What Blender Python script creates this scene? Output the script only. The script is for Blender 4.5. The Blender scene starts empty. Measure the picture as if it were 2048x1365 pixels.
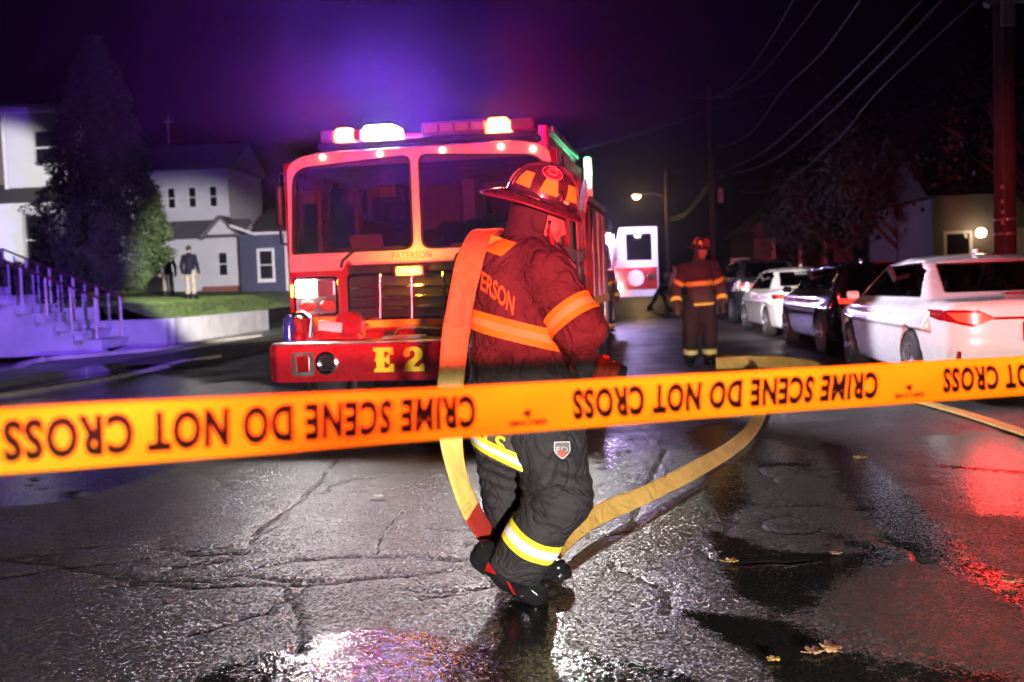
import bpy, bmesh, math, random
import numpy as np
from mathutils import Vector, Matrix
from mathutils.bvhtree import BVHTree

sc = bpy.context.scene
COL = sc.collection
PI = math.pi
R = math.radians

# ------------------------------------------------------------------ camera
CAM_H, PITCH, ROLL, FPX = 1.3, R(3.3), R(2.1), 35 / 36 * 2048
_f = np.array([0, math.cos(PITCH), -math.sin(PITCH)])
_r0 = np.array([1.0, 0, 0])
_u0 = np.array([0, math.sin(PITCH), math.cos(PITCH)])
_R = _r0 * math.cos(ROLL) - _u0 * math.sin(ROLL)
_U = _r0 * math.sin(ROLL) + _u0 * math.cos(ROLL)
_C = np.array([0, 0, CAM_H])
cd = bpy.data.cameras.new('camera')
cam = bpy.data.objects.new('camera', cd)
COL.objects.link(cam)
cam.matrix_world = Matrix(((_R[0], _U[0], -_f[0], 0), (_R[1], _U[1], -_f[1], 0), (_R[2], _U[2], -_f[2], CAM_H), (0, 0, 0, 1)))
cd.sensor_width = 36
cd.lens = 35
cd.clip_start = 0.05
cd.clip_end = 2000
cd.dof.use_dof = True
cd.dof.focus_distance = 4.05
cd.dof.aperture_fstop = 2.8
sc.camera = cam

def at(px, py, Y):
    """measured place of a point of the scene that stands Y metres up the street"""
    d = _f + _R * (px - 1024) / FPX + _U * (682.5 - py) / FPX
    return _C + d * (Y / d[1])

def ground(px, py, z=0.0):
    d = _f + _R * (px - 1024) / FPX + _U * (682.5 - py) / FPX
    return _C + d * ((z - CAM_H) / d[2])

# ------------------------------------------------------------------ night sky, exposure
w = bpy.data.worlds.new('World')
sc.world = w
w.use_nodes = True
nt = w.node_tree
sky = nt.nodes.new('ShaderNodeTexSky')
sky.sky_type = 'NISHITA'
sky.sun_disc = False
sky.sun_elevation = R(-4)
sky.sun_rotation = R(200)
tint = nt.nodes.new('ShaderNodeMix')
tint.data_type = 'RGBA'
tint.blend_type = 'MULTIPLY'
tint.inputs[0].default_value = 1
tint.inputs[7].default_value = (0.8, 0.35, 1.0, 1)
nt.links.new(sky.outputs[0], tint.inputs[6])
bg = nt.nodes['Background']
nt.links.new(tint.outputs[2], bg.inputs[0])
bg.inputs[1].default_value = 0.012
sc.view_settings.view_transform = 'Standard'
sc.view_settings.look = 'None'
sc.view_settings.exposure = 0
sc.view_settings.gamma = 1
sc.view_settings.use_curve_mapping = False
sc.render.engine = 'CYCLES'
cy = sc.cycles
cy.use_denoising = True
cy.denoiser = 'OPENIMAGEDENOISE'
cy.denoising_input_passes = 'RGB_ALBEDO_NORMAL'
cy.denoising_prefilter = 'FAST'
cy.adaptive_threshold = 0.02
cy.max_bounces = 6
cy.diffuse_bounces = 2
cy.glossy_bounces = 3
cy.transmission_bounces = 4
cy.transparent_max_bounces = 10
cy.volume_bounces = 0
cy.caustics_reflective = False
cy.caustics_refractive = False
cy.sample_clamp_indirect = 6
cy.sample_clamp_direct = 0

def lamp(name, kind, loc, power, color, target=None, size=R(60), blend=0.15, radius=0.08, parent=None):
    ld = bpy.data.lights.new(name, kind)
    ld.energy = power
    ld.color = color
    ld.shadow_soft_size = radius
    if kind == 'SPOT':
        ld.spot_size = size
        ld.spot_blend = blend
    o = bpy.data.objects.new(name, ld)
    COL.objects.link(o)
    o.location = loc
    if target is not None:
        o.rotation_euler = (Vector(target) - Vector(loc)).to_track_quat('-Z', 'Y').to_euler()
    if parent:
        o.parent = parent
    return o

# lamps of the emergency vehicle that waits behind the photographer: a roof beacon whose lens throws a flat fan
# of light, and dipped headlights whose cut-off ends their light upwards
def fan(name, loc, power, color, lo, hi, az=None, radius=0.1):
    """point lamp with a lens: lo = (dark below, full above), hi = (full below, dark above) as sines of the elevation,
    az = (left dark, left full, right full, right dark) in degrees from +Y"""
    o = lamp(name, 'POINT', loc, power, color, radius=radius)
    ld = o.data
    ld.use_nodes = True
    t = ld.node_tree
    em = t.nodes['Emission']
    tcn = t.nodes.new('ShaderNodeTexCoord')
    sx = t.nodes.new('ShaderNodeSeparateXYZ')
    t.links.new(tcn.outputs['Normal'], sx.inputs[0])
    def step(v, a, b):
        n = t.nodes.new('ShaderNodeMapRange')
        n.interpolation_type = 'SMOOTHSTEP'
        t.links.new(v, n.inputs[0])
        flip = a > b
        n.inputs[1].default_value, n.inputs[2].default_value = (b, a) if flip else (a, b)
        n.inputs[3].default_value, n.inputs[4].default_value = (1, 0) if flip else (0, 1)
        return n.outputs[0]
    def mul(a, b):
        n = t.nodes.new('ShaderNodeMath'); n.operation = 'MULTIPLY'
        t.links.new(a, n.inputs[0]); t.links.new(b, n.inputs[1])
        return n.outputs[0]
    s = None
    if lo: s = step(sx.outputs[2], *lo)
    if hi:
        q = step(sx.outputs[2], hi[1], hi[0])
        s = q if s is None else mul(s, q)
    if az:
        an = t.nodes.new('ShaderNodeMath'); an.operation = 'ARCTAN2'
        t.links.new(sx.outputs[0], an.inputs[0]); t.links.new(sx.outputs[1], an.inputs[1])
        s = mul(s, mul(step(an.outputs[0], R(az[0]), R(az[1])), step(an.outputs[0], R(az[3]), R(az[2]))))
    t.links.new(s, em.inputs['Strength'])
    return o
fan('roof_beacon_lamp', (0.7, -4.0, 1.52), 13500, (1, 0.068, 0.085), (-0.080, -0.060), (0.05, 0.15), (-17, -11, 15, 23))
fan('dipped_headlamp', (0.9, -3.6, 0.72), 6200, (1, 0.93, 0.86), (-0.9, -0.5), (0.012, 0.030), (-40, -25, 34, 44))
# weak fill added behind the photographer to whiten the tape
lamp('near_fill_lamp', 'POINT', (-5.5, -6.0, 6.0), 70, (1, 0.9, 0.75), radius=0.15)
# spot added out of view at the left to brighten the white house
lamp('house_fill_lamp', 'SPOT', (-15.5, 12.0, 3.2), 18000, (1, 0.97, 0.96), (-16.0, 32.0, 4.6), R(15), 0.5, 0.12)
# fill added beside the barrier tape to yellow its left end
fan('tape_fill_lamp', (-2.2, -0.6, 1.5), 620, (1, 0.92, 0.6), (-0.4, -0.3), (0.05, 0.15), (36, 41, 58, 66), radius=0.04)

# ------------------------------------------------------------------ materials
def new_mat(name):
    m = bpy.data.materials.new(name)
    m.use_nodes = True
    return m, m.node_tree, m.node_tree.nodes['Principled BSDF']

def node(nt, typ, **kw):
    n = nt.nodes.new(typ)
    for k, v in kw.items():
        setattr(n, k, v)
    return n

def noise(nt, scale, detail=4, rough=0.55, vec=None):
    n = node(nt, 'ShaderNodeTexNoise')
    n.inputs['Scale'].default_value = scale
    n.inputs['Detail'].default_value = detail
    n.inputs['Roughness'].default_value = rough
    if vec is not None:
        nt.links.new(vec, n.inputs['Vector'])
    return n

def ramp(nt, fac, stops):
    r = node(nt, 'ShaderNodeValToRGB')
    e = r.color_ramp.elements
    while len(e) < len(stops):
        e.new(0.5)
    for i, (p, c) in enumerate(stops):
        e[i].position = p
        e[i].color = c if len(c) == 4 else (*c, 1)
    nt.links.new(fac, r.inputs[0])
    return r

def math_n(nt, op, a, b=None, clamp=False):
    n = node(nt, 'ShaderNodeMath', operation=op)
    n.use_clamp = clamp
    for i, v in enumerate((a, b)):
        if v is None:
            continue
        if isinstance(v, (int, float)):
            n.inputs[i].default_value = v
        else:
            nt.links.new(v, n.inputs[i])
    return n.outputs[0]

def remap(nt, v, a, b, c=0.0, d=1.0):
    n = node(nt, 'ShaderNodeMapRange', interpolation_type='SMOOTHSTEP')
    nt.links.new(v, n.inputs[0])
    for i, x in enumerate((a, b, c, d)):
        n.inputs[i + 1].default_value = x
    return n.outputs[0]

def bump(nt, h, strength, dist, normal=None):
    b = node(nt, 'ShaderNodeBump')
    b.inputs['Strength'].default_value = strength
    b.inputs['Distance'].default_value = dist
    nt.links.new(h, b.inputs['Height'])
    if normal is not None:
        nt.links.new(normal, b.inputs['Normal'])
    return b.outputs[0]

MATS = {}
def mat(name, col=(0.5, 0.5, 0.5), rough=0.5, metal=0.0, var=0.12, scale=6.0, bmp=0.0, bscale=40.0, bdist=0.01, coat=0.0, emit=None, es=0.0, spec=None, stretch=None):
    if name in MATS:
        return MATS[name]
    m, nt, p = new_mat(name)
    tc = node(nt, 'ShaderNodeTexCoord')
    vec = tc.outputs['Object']
    if stretch:
        mp = node(nt, 'ShaderNodeMapping')
        mp.inputs['Scale'].default_value = stretch
        nt.links.new(vec, mp.inputs[0])
        vec = mp.outputs[0]
    n = noise(nt, scale, 5, 0.6, vec)
    lo = tuple(max(0, c * (1 - var)) for c in col)
    hi = tuple(min(1, c * (1 + var)) for c in col)
    r = ramp(nt, n.outputs[0], [(0.3, lo), (0.7, hi)])
    nt.links.new(r.outputs[0], p.inputs['Base Color'])
    nt.links.new(remap(nt, n.outputs[0], 0.3, 0.7, max(0.02, rough * 0.85), min(1, rough * 1.15)), p.inputs['Roughness'])
    p.inputs['Metallic'].default_value = metal
    p.inputs['Coat Weight'].default_value = coat
    p.inputs['Coat Roughness'].default_value = 0.04
    if spec is not None:
        p.inputs['Specular IOR Level'].default_value = spec
    if bmp:
        b = noise(nt, bscale, 4, 0.6, vec)
        nt.links.new(bump(nt, b.outputs[0], bmp, bdist), p.inputs['Normal'])
    if emit:
        p.inputs['Emission Color'].default_value = (*emit, 1)
        p.inputs['Emission Strength'].default_value = es
    MATS[name] = m
    return m

def glass(name, tint=(0.5, 0.5, 0.55), refl=1.45):
    """thin pane: tinted see-through plus a mirror skin"""
    if name in MATS:
        return MATS[name]
    m, nt, p = new_mat(name)
    nt.nodes.remove(p)
    out = nt.nodes['Material Output']
    t = node(nt, 'ShaderNodeBsdfTransparent')
    t.inputs[0].default_value = (*tint, 1)
    g = node(nt, 'ShaderNodeBsdfGlossy')
    g.inputs['Roughness'].default_value = 0.03
    fr = node(nt, 'ShaderNodeFresnel')
    fr.inputs[0].default_value = refl
    mx = node(nt, 'ShaderNodeMixShader')
    nt.links.new(fr.outputs[0], mx.inputs[0])
    nt.links.new(t.outputs[0], mx.inputs[1])
    nt.links.new(g.outputs[0], mx.inputs[2])
    nt.links.new(mx.outputs[0], out.inputs[0])
    MATS[name] = m
    return m

def cloth(name, col, rough=0.85, wet=0.3, weave=900, fold=0.35):
    if name in MATS:
        return MATS[name]
    m, nt, p = new_mat(name)
    tc = node(nt, 'ShaderNodeTexCoord')
    v = tc.outputs['Object']
    n1 = noise(nt, 5, 5, 0.65, v)
    r = ramp(nt, n1.outputs[0], [(0.32, tuple(c * (1 - wet) for c in col)), (0.5, col), (0.68, tuple(min(1, c * 1.2) for c in col))])
    nt.links.new(r.outputs[0], p.inputs['Base Color'])
    nt.links.new(remap(nt, n1.outputs[0], 0.35, 0.6, rough * 0.75, rough), p.inputs['Roughness'])
    p.inputs['Specular IOR Level'].default_value = 0.16
    n2 = noise(nt, weave / 6, 3, 0.7, v)
    n3 = noise(nt, 16, 4, 0.6, v)
    n5 = noise(nt, 7, 3, 0.5, v)
    n5.inputs['Distortion'].default_value = 1.2
    rdg = math_n(nt, 'POWER', math_n(nt, 'ABSOLUTE', math_n(nt, 'SUBTRACT', n5.outputs[0], 0.5)), 0.6)
    b1 = bump(nt, n2.outputs[0], 0.35, 0.002)
    b2 = bump(nt, n3.outputs[0], fold, 0.012, b1)
    nt.links.new(bump(nt, rdg, min(1.0, fold * 2.2), 0.035, b2), p.inputs['Normal'])
    MATS[name] = m
    return m

def glow(name, col, strength):
    if name in MATS:
        return MATS[name]
    m, nt, p = new_mat(name)
    p.inputs['Base Color'].default_value = (*[min(1, c) for c in col], 1)
    p.inputs['Roughness'].default_value = 0.2
    p.inputs['Emission Color'].default_value = (*col, 1)
    p.inputs['Emission Strength'].default_value = strength
    MATS[name] = m
    return m

# ------------------------------------------------------------------ objects
def tag(o, label=None, cat=None, group=None, kind=None):
    if label: o['label'] = label
    if cat: o['category'] = cat
    if group: o['group'] = group
    if kind: o['kind'] = kind
    return o

def thing(name, label, cat, loc=(0, 0, 0), rz=0.0, group=None):
    o = bpy.data.objects.new(name, None)
    o.empty_display_size = 0.2
    COL.objects.link(o)
    o.location = loc
    o.rotation_euler = (0, 0, rz)
    return tag(o, label, cat, group)

def link(name, me, m=None, parent=None, smooth=False, bevel=0.0, seg=2):
    o = bpy.data.objects.new(name, me)
    COL.objects.link(o)
    if m is not None:
        if isinstance(m, (list, tuple)):
            for q in m: me.materials.append(q)
        elif not me.materials:
            me.materials.append(m)
    if parent is not None:
        o.parent = parent
    if smooth:
        me.polygons.foreach_set('use_smooth', np.ones(len(me.polygons), bool))
    if bevel:
        b = o.modifiers.new('bevel', 'BEVEL')
        b.width = bevel
        b.segments = seg
        b.limit_method = 'ANGLE'
        b.angle_limit = R(40)
        b.harden_normals = False
    return o

def np_mesh(name, V, F):
    """mesh from an (n,3) array and an (m,k) array of equal-sized faces"""
    me = bpy.data.meshes.new(name)
    V = np.asarray(V, np.float32)
    F = np.asarray(F, np.int32)
    k = F.shape[1]
    me.vertices.add(len(V))
    me.vertices.foreach_set('co', V.ravel())
    me.loops.add(F.size)
    me.loops.foreach_set('vertex_index', F.ravel())
    me.polygons.add(len(F))
    me.polygons.foreach_set('loop_start', np.arange(len(F), dtype=np.int32) * k)
    me.update(calc_edges=True)
    me.validate()
    return me

def py_mesh(name, V, F):
    me = bpy.data.meshes.new(name)
    me.from_pydata([tuple(map(float, v)) for v in V], [], F)
    me.update()
    return me

def fix_normals(me):
    bm = bmesh.new(); bm.from_mesh(me)
    bmesh.ops.recalc_face_normals(bm, faces=bm.faces)
    bm.to_mesh(me); bm.free()
    return me

class B:
    """collects shapes, builds ONE mesh object"""
    def __init__(s):
        s.v, s.f = [], []
    def add(s, V, F):
        o = len(s.v)
        s.v += [tuple(map(float, v)) for v in V]
        s.f += [tuple(i + o for i in f) for f in F]
        return s
    def box(s, c, d, rot=None):
        V = [Vector((x * d[0] / 2, y * d[1] / 2, z * d[2] / 2)) for x in (-1, 1) for y in (-1, 1) for z in (-1, 1)]
        if rot is not None:
            V = [rot @ v for v in V]
        V = [v + Vector(c) for v in V]
        return s.add(V, [(0, 1, 3, 2), (4, 6, 7, 5), (0, 4, 5, 1), (2, 3, 7, 6), (0, 2, 6, 4), (1, 5, 7, 3)])
    def box2(s, a, b):
        return s.box([(p + q) / 2 for p, q in zip(a, b)], [abs(q - p) for p, q in zip(a, b)])
    def cyl(s, p0, p1, r0, r1=None, n=16, caps=True):
        r1 = r0 if r1 is None else r1
        p0, p1 = Vector(p0), Vector(p1)
        q = (p1 - p0).to_track_quat('Z', 'Y')
        V = []
        for p, r in ((p0, r0), (p1, r1)):
            V += [p + q @ Vector((r * math.cos(2 * PI * i / n), r * math.sin(2 * PI * i / n), 0)) for i in range(n)]
        F = [(i, (i + 1) % n, n + (i + 1) % n, n + i) for i in range(n)]
        if caps:
            F += [tuple(range(n - 1, -1, -1)), tuple(range(n, 2 * n))]
        return s.add(V, F)
    def tube(s, pts, r, n=8, closed=False):
        pts = [Vector(p) for p in pts]
        m = len(pts)
        rs = r if isinstance(r, (list, tuple)) else [r] * m
        V = []
        up = Vector((0, 0, 1))
        for i, p in enumerate(pts):
            a = pts[(i - 1) % m] if closed or i else p
            b = pts[(i + 1) % m] if closed or i < m - 1 else p
            t = (b - a).normalized()
            x = t.cross(up)
            if x.length < 1e-3:
                x = t.cross(Vector((0, 1, 0)))
            x.normalize()
            y = x.cross(t)
            V += [p + rs[i] * (x * math.cos(2 * PI * k / n) + y * math.sin(2 * PI * k / n)) for k in range(n)]
        F = []
        for i in range(m if closed else m - 1):
            j = (i + 1) % m
            F += [(i * n + k, i * n + (k + 1) % n, j * n + (k + 1) % n, j * n + k) for k in range(n)]
        if not closed:
            F += [tuple(range(n - 1, -1, -1)), tuple(range((m - 1) * n, m * n))]
        return s.add(V, F)
    def lathe(s, prof, c=(0, 0, 0), n=24, axis='Z'):
        V = []
        for r, h in prof:
            for i in range(n):
                a = 2 * PI * i / n
                p = (r * math.cos(a), r * math.sin(a), h)
                if axis == 'Y': p = (p[0], p[2], p[1])
                if axis == 'X': p = (p[2], p[0], p[1])
                V.append((p[0] + c[0], p[1] + c[1], p[2] + c[2]))
        F = [(j * n + i, j * n + (i + 1) % n, (j + 1) * n + (i + 1) % n, (j + 1) * n + i) for j in range(len(prof) - 1) for i in range(n)]
        F += [tuple(range(n)), tuple(range((len(prof) - 1) * n, len(prof) * n))]
        return s.add(V, F)
    def prism(s, poly, y0, y1, plane='XZ'):
        n = len(poly)
        V = []
        for y in (y0, y1):
            for a, b in poly:
                V.append((a, y, b) if plane == 'XZ' else (y, a, b) if plane == 'YZ' else (a, b, y))
        F = [(i, (i + 1) % n, n + (i + 1) % n, n + i) for i in range(n)] + [tuple(range(n - 1, -1, -1)), tuple(range(n, 2 * n))]
        return s.add(V, F)
    def xf(s, mtx):
        s.v = [tuple(mtx @ Vector(v)) for v in s.v]
        return s
    def obj(s, name, m, parent=None, smooth=False, bevel=0.0, seg=2):
        me = py_mesh(name, s.v, s.f)
        fix_normals(me)
        o = link(name, me, m, parent, False, bevel, seg)
        if smooth:
            me.polygons.foreach_set('use_smooth', np.ones(len(me.polygons), bool))
            if smooth != 'all':
                me.set_sharp_from_angle(angle=R(38))
        return o

def copy_tree(o, parent=None):
    c = o.copy()
    COL.objects.link(c)
    c.parent = parent
    for ch in list(o.children):
        copy_tree(ch, c)
    return c

def rrect(x0, x1, y0, y1, r, n=5):
    return rpoly([(x0, y0), (x1, y0), (x1, y1), (x0, y1)], r, n)

def rpoly(P, r, n=5):
    """polygon with rounded corners; r may be a list"""
    out = []
    m = len(P)
    rs = r if isinstance(r, (list, tuple)) else [r] * m
    for i in range(m):
        p0, p, p1 = Vector(P[i - 1]), Vector(P[i]), Vector(P[(i + 1) % m])
        a, b = (p0 - p), (p1 - p)
        d = min(rs[i], a.length * 0.45, b.length * 0.45)
        A, Bv = p + a.normalized() * d, p + b.normalized() * d
        for k in range(n + 1):
            t = k / n
            out.append(tuple((1 - t) ** 2 * A + 2 * t * (1 - t) * p + t * t * Bv))
    return out

def plate(name, outer, holes, y0, y1, m, parent=None, bevel=0.0):
    """flat XZ panel with openings, from depth y0 to y1"""
    cu = bpy.data.curves.new('panel', 'CURVE')
    cu.dimensions = '2D'
    cu.fill_mode = 'BOTH'
    cu.extrude = abs(y1 - y0) / 2
    for lp in [outer] + list(holes):
        s = cu.splines.new('POLY')
        s.points.add(len(lp) - 1)
        for i, q in enumerate(lp):
            s.points[i].co = (q[0], q[1], 0, 1)
        s.use_cyclic_u = True
    me = curve_mesh(cu)
    ym = (y0 + y1) / 2
    for v in me.vertices:
        x, y, z = v.co
        v.co = (x, ym + z, y)
    bm = bmesh.new(); bm.from_mesh(me)
    bmesh.ops.remove_doubles(bm, verts=bm.verts, dist=1e-5)
    bmesh.ops.recalc_face_normals(bm, faces=bm.faces)
    bm.to_mesh(me); bm.free()
    return link(name, me, m, parent, False, bevel)

def curve_mesh(cu):
    o = bpy.data.objects.new('tmp', cu)
    COL.objects.link(o)
    dg = bpy.context.evaluated_depsgraph_get()
    dg.update()
    me = bpy.data.meshes.new_from_object(o.evaluated_get(dg))
    bpy.data.objects.remove(o)
    bpy.data.curves.remove(cu)
    me.materials.clear()
    return me

def text2d(s, size=1.0, bold=0.0, xs=1.0, spacing=1.0):
    """flat lettering: vertices (n,2) and faces, left-bottom at the origin"""
    cu = bpy.data.curves.new('txt', 'FONT')
    cu.body = s
    cu.size = 1.0
    cu.offset = bold
    cu.space_character = spacing
    cu.resolution_u = 3
    me = curve_mesh(cu)
    bm = bmesh.new(); bm.from_mesh(me)
    bmesh.ops.remove_doubles(bm, verts=bm.verts, dist=1e-5)
    V = np.array([v.co[:2] for v in bm.verts])
    F = [[v.index for v in f.verts] for f in bm.faces]
    bm.free()
    bpy.data.meshes.remove(me)
    V -= V.min(0)
    V *= size / V[:, 1].max()
    V[:, 0] *= xs
    return V, F

def strip_cut(V, F, step):
    """cuts a flat text into narrow strips so it can follow a curved surface"""
    bm = bmesh.new()
    bv = [bm.verts.new((v[0], v[1], 0)) for v in V]
    for f in F:
        try: bm.faces.new([bv[i] for i in f])
        except ValueError: pass
    for ax in (0, 1):
        x = V[:, ax].min() + step
        no = Vector((1, 0, 0)) if ax == 0 else Vector((0, 1, 0))
        while x < V[:, ax].max():
            bmesh.ops.bisect_plane(bm, geom=bm.verts[:] + bm.edges[:] + bm.faces[:], plane_co=no * x, plane_no=no)
            x += step
    bm.verts.index_update()
    V2 = np.array([v.co[:2] for v in bm.verts])
    F2 = [[v.index for v in f.verts] for f in bm.faces]
    bm.free()
    return V2, F2

# ------------------------------------------------------------------ implicit surfaces (smooth, continuous bodies)
rng = np.random.default_rng(7)
_tab = rng.random((32, 32, 32)).astype(np.float32)
def vnoise(x, y, z):
    xi, yi, zi = np.floor(x).astype(int), np.floor(y).astype(int), np.floor(z).astype(int)
    fx, fy, fz = x - xi, y - yi, z - zi
    fx, fy, fz = [t * t * (3 - 2 * t) for t in (fx, fy, fz)]
    def g(a, b, c): return _tab[(xi + a) & 31, (yi + b) & 31, (zi + c) & 31]
    def l(a, b, t): return a + (b - a) * t
    return l(l(l(g(0,0,0), g(1,0,0), fx), l(g(0,1,0), g(1,1,0), fx), fy), l(l(g(0,0,1), g(1,0,1), fx), l(g(0,1,1), g(1,1,1), fx), fy), fz) - 0.5

def surface_nets(F, o, h):
    nx, ny, nz = F.shape
    S = F < 0
    n = (nx - 1, ny - 1, nz - 1)
    acc = np.zeros(n + (3,), np.float32)
    cnt = np.zeros(n, np.float32)
    for ax in range(3):
        o1, o2 = [a for a in range(3) if a != ax]
        for i in (0, 1):
            for j in (0, 1):
                oa = [0, 0, 0]; oa[o1] = i; oa[o2] = j
                ob = list(oa); ob[ax] = 1
                sa = tuple(slice(oa[k], oa[k] + n[k]) for k in range(3))
                sb = tuple(slice(ob[k], ob[k] + n[k]) for k in range(3))
                m = S[sa] != S[sb]
                if not m.any(): continue
                A, Bq = F[sa][m], F[sb][m]
                t = A / (A - Bq)
                p = np.empty((len(t), 3), np.float32)
                p[:, ax] = t; p[:, o1] = i; p[:, o2] = j
                acc[m] += p
                cnt[m] += 1
    act = cnt > 0
    idx = -np.ones(n, np.int64)
    idx[act] = np.arange(act.sum())
    V = (acc[act] / cnt[act][:, None] + np.argwhere(act)) * h + np.asarray(o)
    Q = []
    for ax in range(3):
        o1, o2 = [(1, 2), (2, 0), (0, 1)][ax]
        sl = [slice(None)] * 3
        sl[ax] = slice(0, n[ax]); sl[o1] = slice(1, n[o1]); sl[o2] = slice(1, n[o2])
        sl2 = list(sl); sl2[ax] = slice(1, n[ax] + 1)
        a, b = S[tuple(sl)], S[tuple(sl2)]
        m = a != b
        e = np.argwhere(m)
        if not len(e): continue
        fl = a[m]
        e[:, o1] += 1; e[:, o2] += 1
        def c(d1, d2):
            q = e.copy(); q[:, o1] += d1; q[:, o2] += d2
            return idx[q[:, 0], q[:, 1], q[:, 2]]
        q = np.stack([c(-1, -1), c(0, -1), c(0, 0), c(-1, 0)], 1)
        q[~fl] = q[~fl][:, ::-1]
        Q.append(q)
    return V, np.concatenate(Q)

def sdf_mesh(name, fn, lo, hi, h):
    lo, hi = np.asarray(lo, float), np.asarray(hi, float)
    n = np.ceil((hi - lo) / h).astype(int) + 1
    ax = [(lo[k] + h * np.arange(n[k])).astype(np.float32) for k in range(3)]
    X, Y, Z = np.meshgrid(*ax, indexing='ij')
    F = fn(X, Y, Z).astype(np.float32)
    for k in range(3):      # always closed at the box
        s = [slice(None)] * 3
        for e in (0, -1):
            s[k] = e
            F[tuple(s)] = np.maximum(F[tuple(s)], h * 0.5)
    V, Q = surface_nets(F, lo, h)
    return np_mesh(name, V, Q)

def cap(P, a, b, ra, rb=None):
    rb = ra if rb is None else rb
    X, Y, Z = P
    a = np.asarray(a, float); b = np.asarray(b, float)
    d = b - a
    L = max(float(d @ d), 1e-9)
    t = np.clip(((X - a[0]) * d[0] + (Y - a[1]) * d[1] + (Z - a[2]) * d[2]) / L, 0, 1)
    return np.sqrt((X - a[0] - d[0] * t) ** 2 + (Y - a[1] - d[1] * t) ** 2 + (Z - a[2] - d[2] * t) ** 2) - (ra + (rb - ra) * t)

def ell(P, c, r, axes=None):
    X, Y, Z = [p - float(q) for p, q in zip(P, c)]
    if axes is not None:
        A = [np.asarray(a, float) for a in axes]
        X, Y, Z = [X * a[0] + Y * a[1] + Z * a[2] for a in A]
    k0 = np.sqrt((X / r[0]) ** 2 + (Y / r[1]) ** 2 + (Z / r[2]) ** 2)
    k1 = np.sqrt((X / r[0] ** 2) ** 2 + (Y / r[1] ** 2) ** 2 + (Z / r[2] ** 2) ** 2) + 1e-9
    return k0 * (k0 - 1) / k1

def smin(a, b, k):
    h = np.clip(0.5 + 0.5 * (b - a) / k, 0, 1)
    return b + (a - b) * h - k * h * (1 - h)

def smax(a, b, k): return -smin(-a, -b, k)

def half(P, p, n):
    n = np.asarray(n, float) / np.linalg.norm(n)
    return (P[0] - p[0]) * n[0] + (P[1] - p[1]) * n[1] + (P[2] - p[2]) * n[2]

def clip(me, planes):
    """keeps the part of a mesh on the inner side of every (point, outward normal)"""
    bm = bmesh.new(); bm.from_mesh(me)
    for p, n in planes:
        bmesh.ops.bisect_plane(bm, geom=bm.verts[:] + bm.edges[:] + bm.faces[:], plane_co=Vector(p), plane_no=Vector(n), clear_outer=True)
    bm.to_mesh(me); bm.free()
    me.polygons.foreach_set('use_smooth', np.ones(len(me.polygons), bool))
    return me

def spline(P, n):
    """Catmull-Rom through the points (rows may hold any number of values)"""
    P = np.asarray(P, float)
    Q = np.vstack([2 * P[0] - P[1], P, 2 * P[-1] - P[-2]])
    out = []
    for i in range(1, len(Q) - 2):
        for k in range(n):
            t = k / n
            out.append(0.5 * (2 * Q[i] + (Q[i + 1] - Q[i - 1]) * t + (2 * Q[i - 1] - 5 * Q[i] + 4 * Q[i + 1] - Q[i + 2]) * t * t + (3 * Q[i] - Q[i - 1] - 3 * Q[i + 1] + Q[i + 2]) * t ** 3))
    out.append(P[-1])
    return np.array(out)

STREET = R(4.0)
def st(u, v, z=0.0):
    """street frame: u across (right +), v along"""
    return (u * math.cos(STREET) + v * math.sin(STREET), -u * math.sin(STREET) + v * math.cos(STREET), z)
def unst(p):
    return (p[0] * math.cos(STREET) - p[1] * math.sin(STREET), p[0] * math.sin(STREET) + p[1] * math.cos(STREET))

# ------------------------------------------------------------------ the street
def poly_sd(x, y, P):
    """signed distance to a polygon, negative inside"""
    P = np.asarray(P)
    d = np.full(x.shape, 1e9)
    ins = np.zeros(x.shape, bool)
    n = len(P)
    for i in range(n):
        a, b = P[i], P[(i + 1) % n]
        ex, ey = b[0] - a[0], b[1] - a[1]
        wx, wy = x - a[0], y - a[1]
        t = np.clip((wx * ex + wy * ey) / (ex * ex + ey * ey + 1e-12), 0, 1)
        d = np.minimum(d, (wx - ex * t) ** 2 + (wy - ey * t) ** 2)
        c = (a[1] <= y) != (b[1] <= y)
        with np.errstate(divide='ignore', invalid='ignore'):
            ins ^= c & (x < a[0] + (y - a[1]) * ex / (ey if ey != 0 else 1e-9))
    d = np.sqrt(d)
    return np.where(ins, -d, d)

def line_d(x, y, P):
    d = np.full(x.shape, 1e9)
    for a, b in zip(P[:-1], P[1:]):
        ex, ey = b[0] - a[0], b[1] - a[1]
        wx, wy = x - a[0], y - a[1]
        t = np.clip((wx * ex + wy * ey) / (ex * ex + ey * ey + 1e-12), 0, 1)
        d = np.minimum(d, (wx - ex * t) ** 2 + (wy - ey * t) ** 2)
    return np.sqrt(d)

def gp(L): return [ground(*p)[:2] for p in L]

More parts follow.
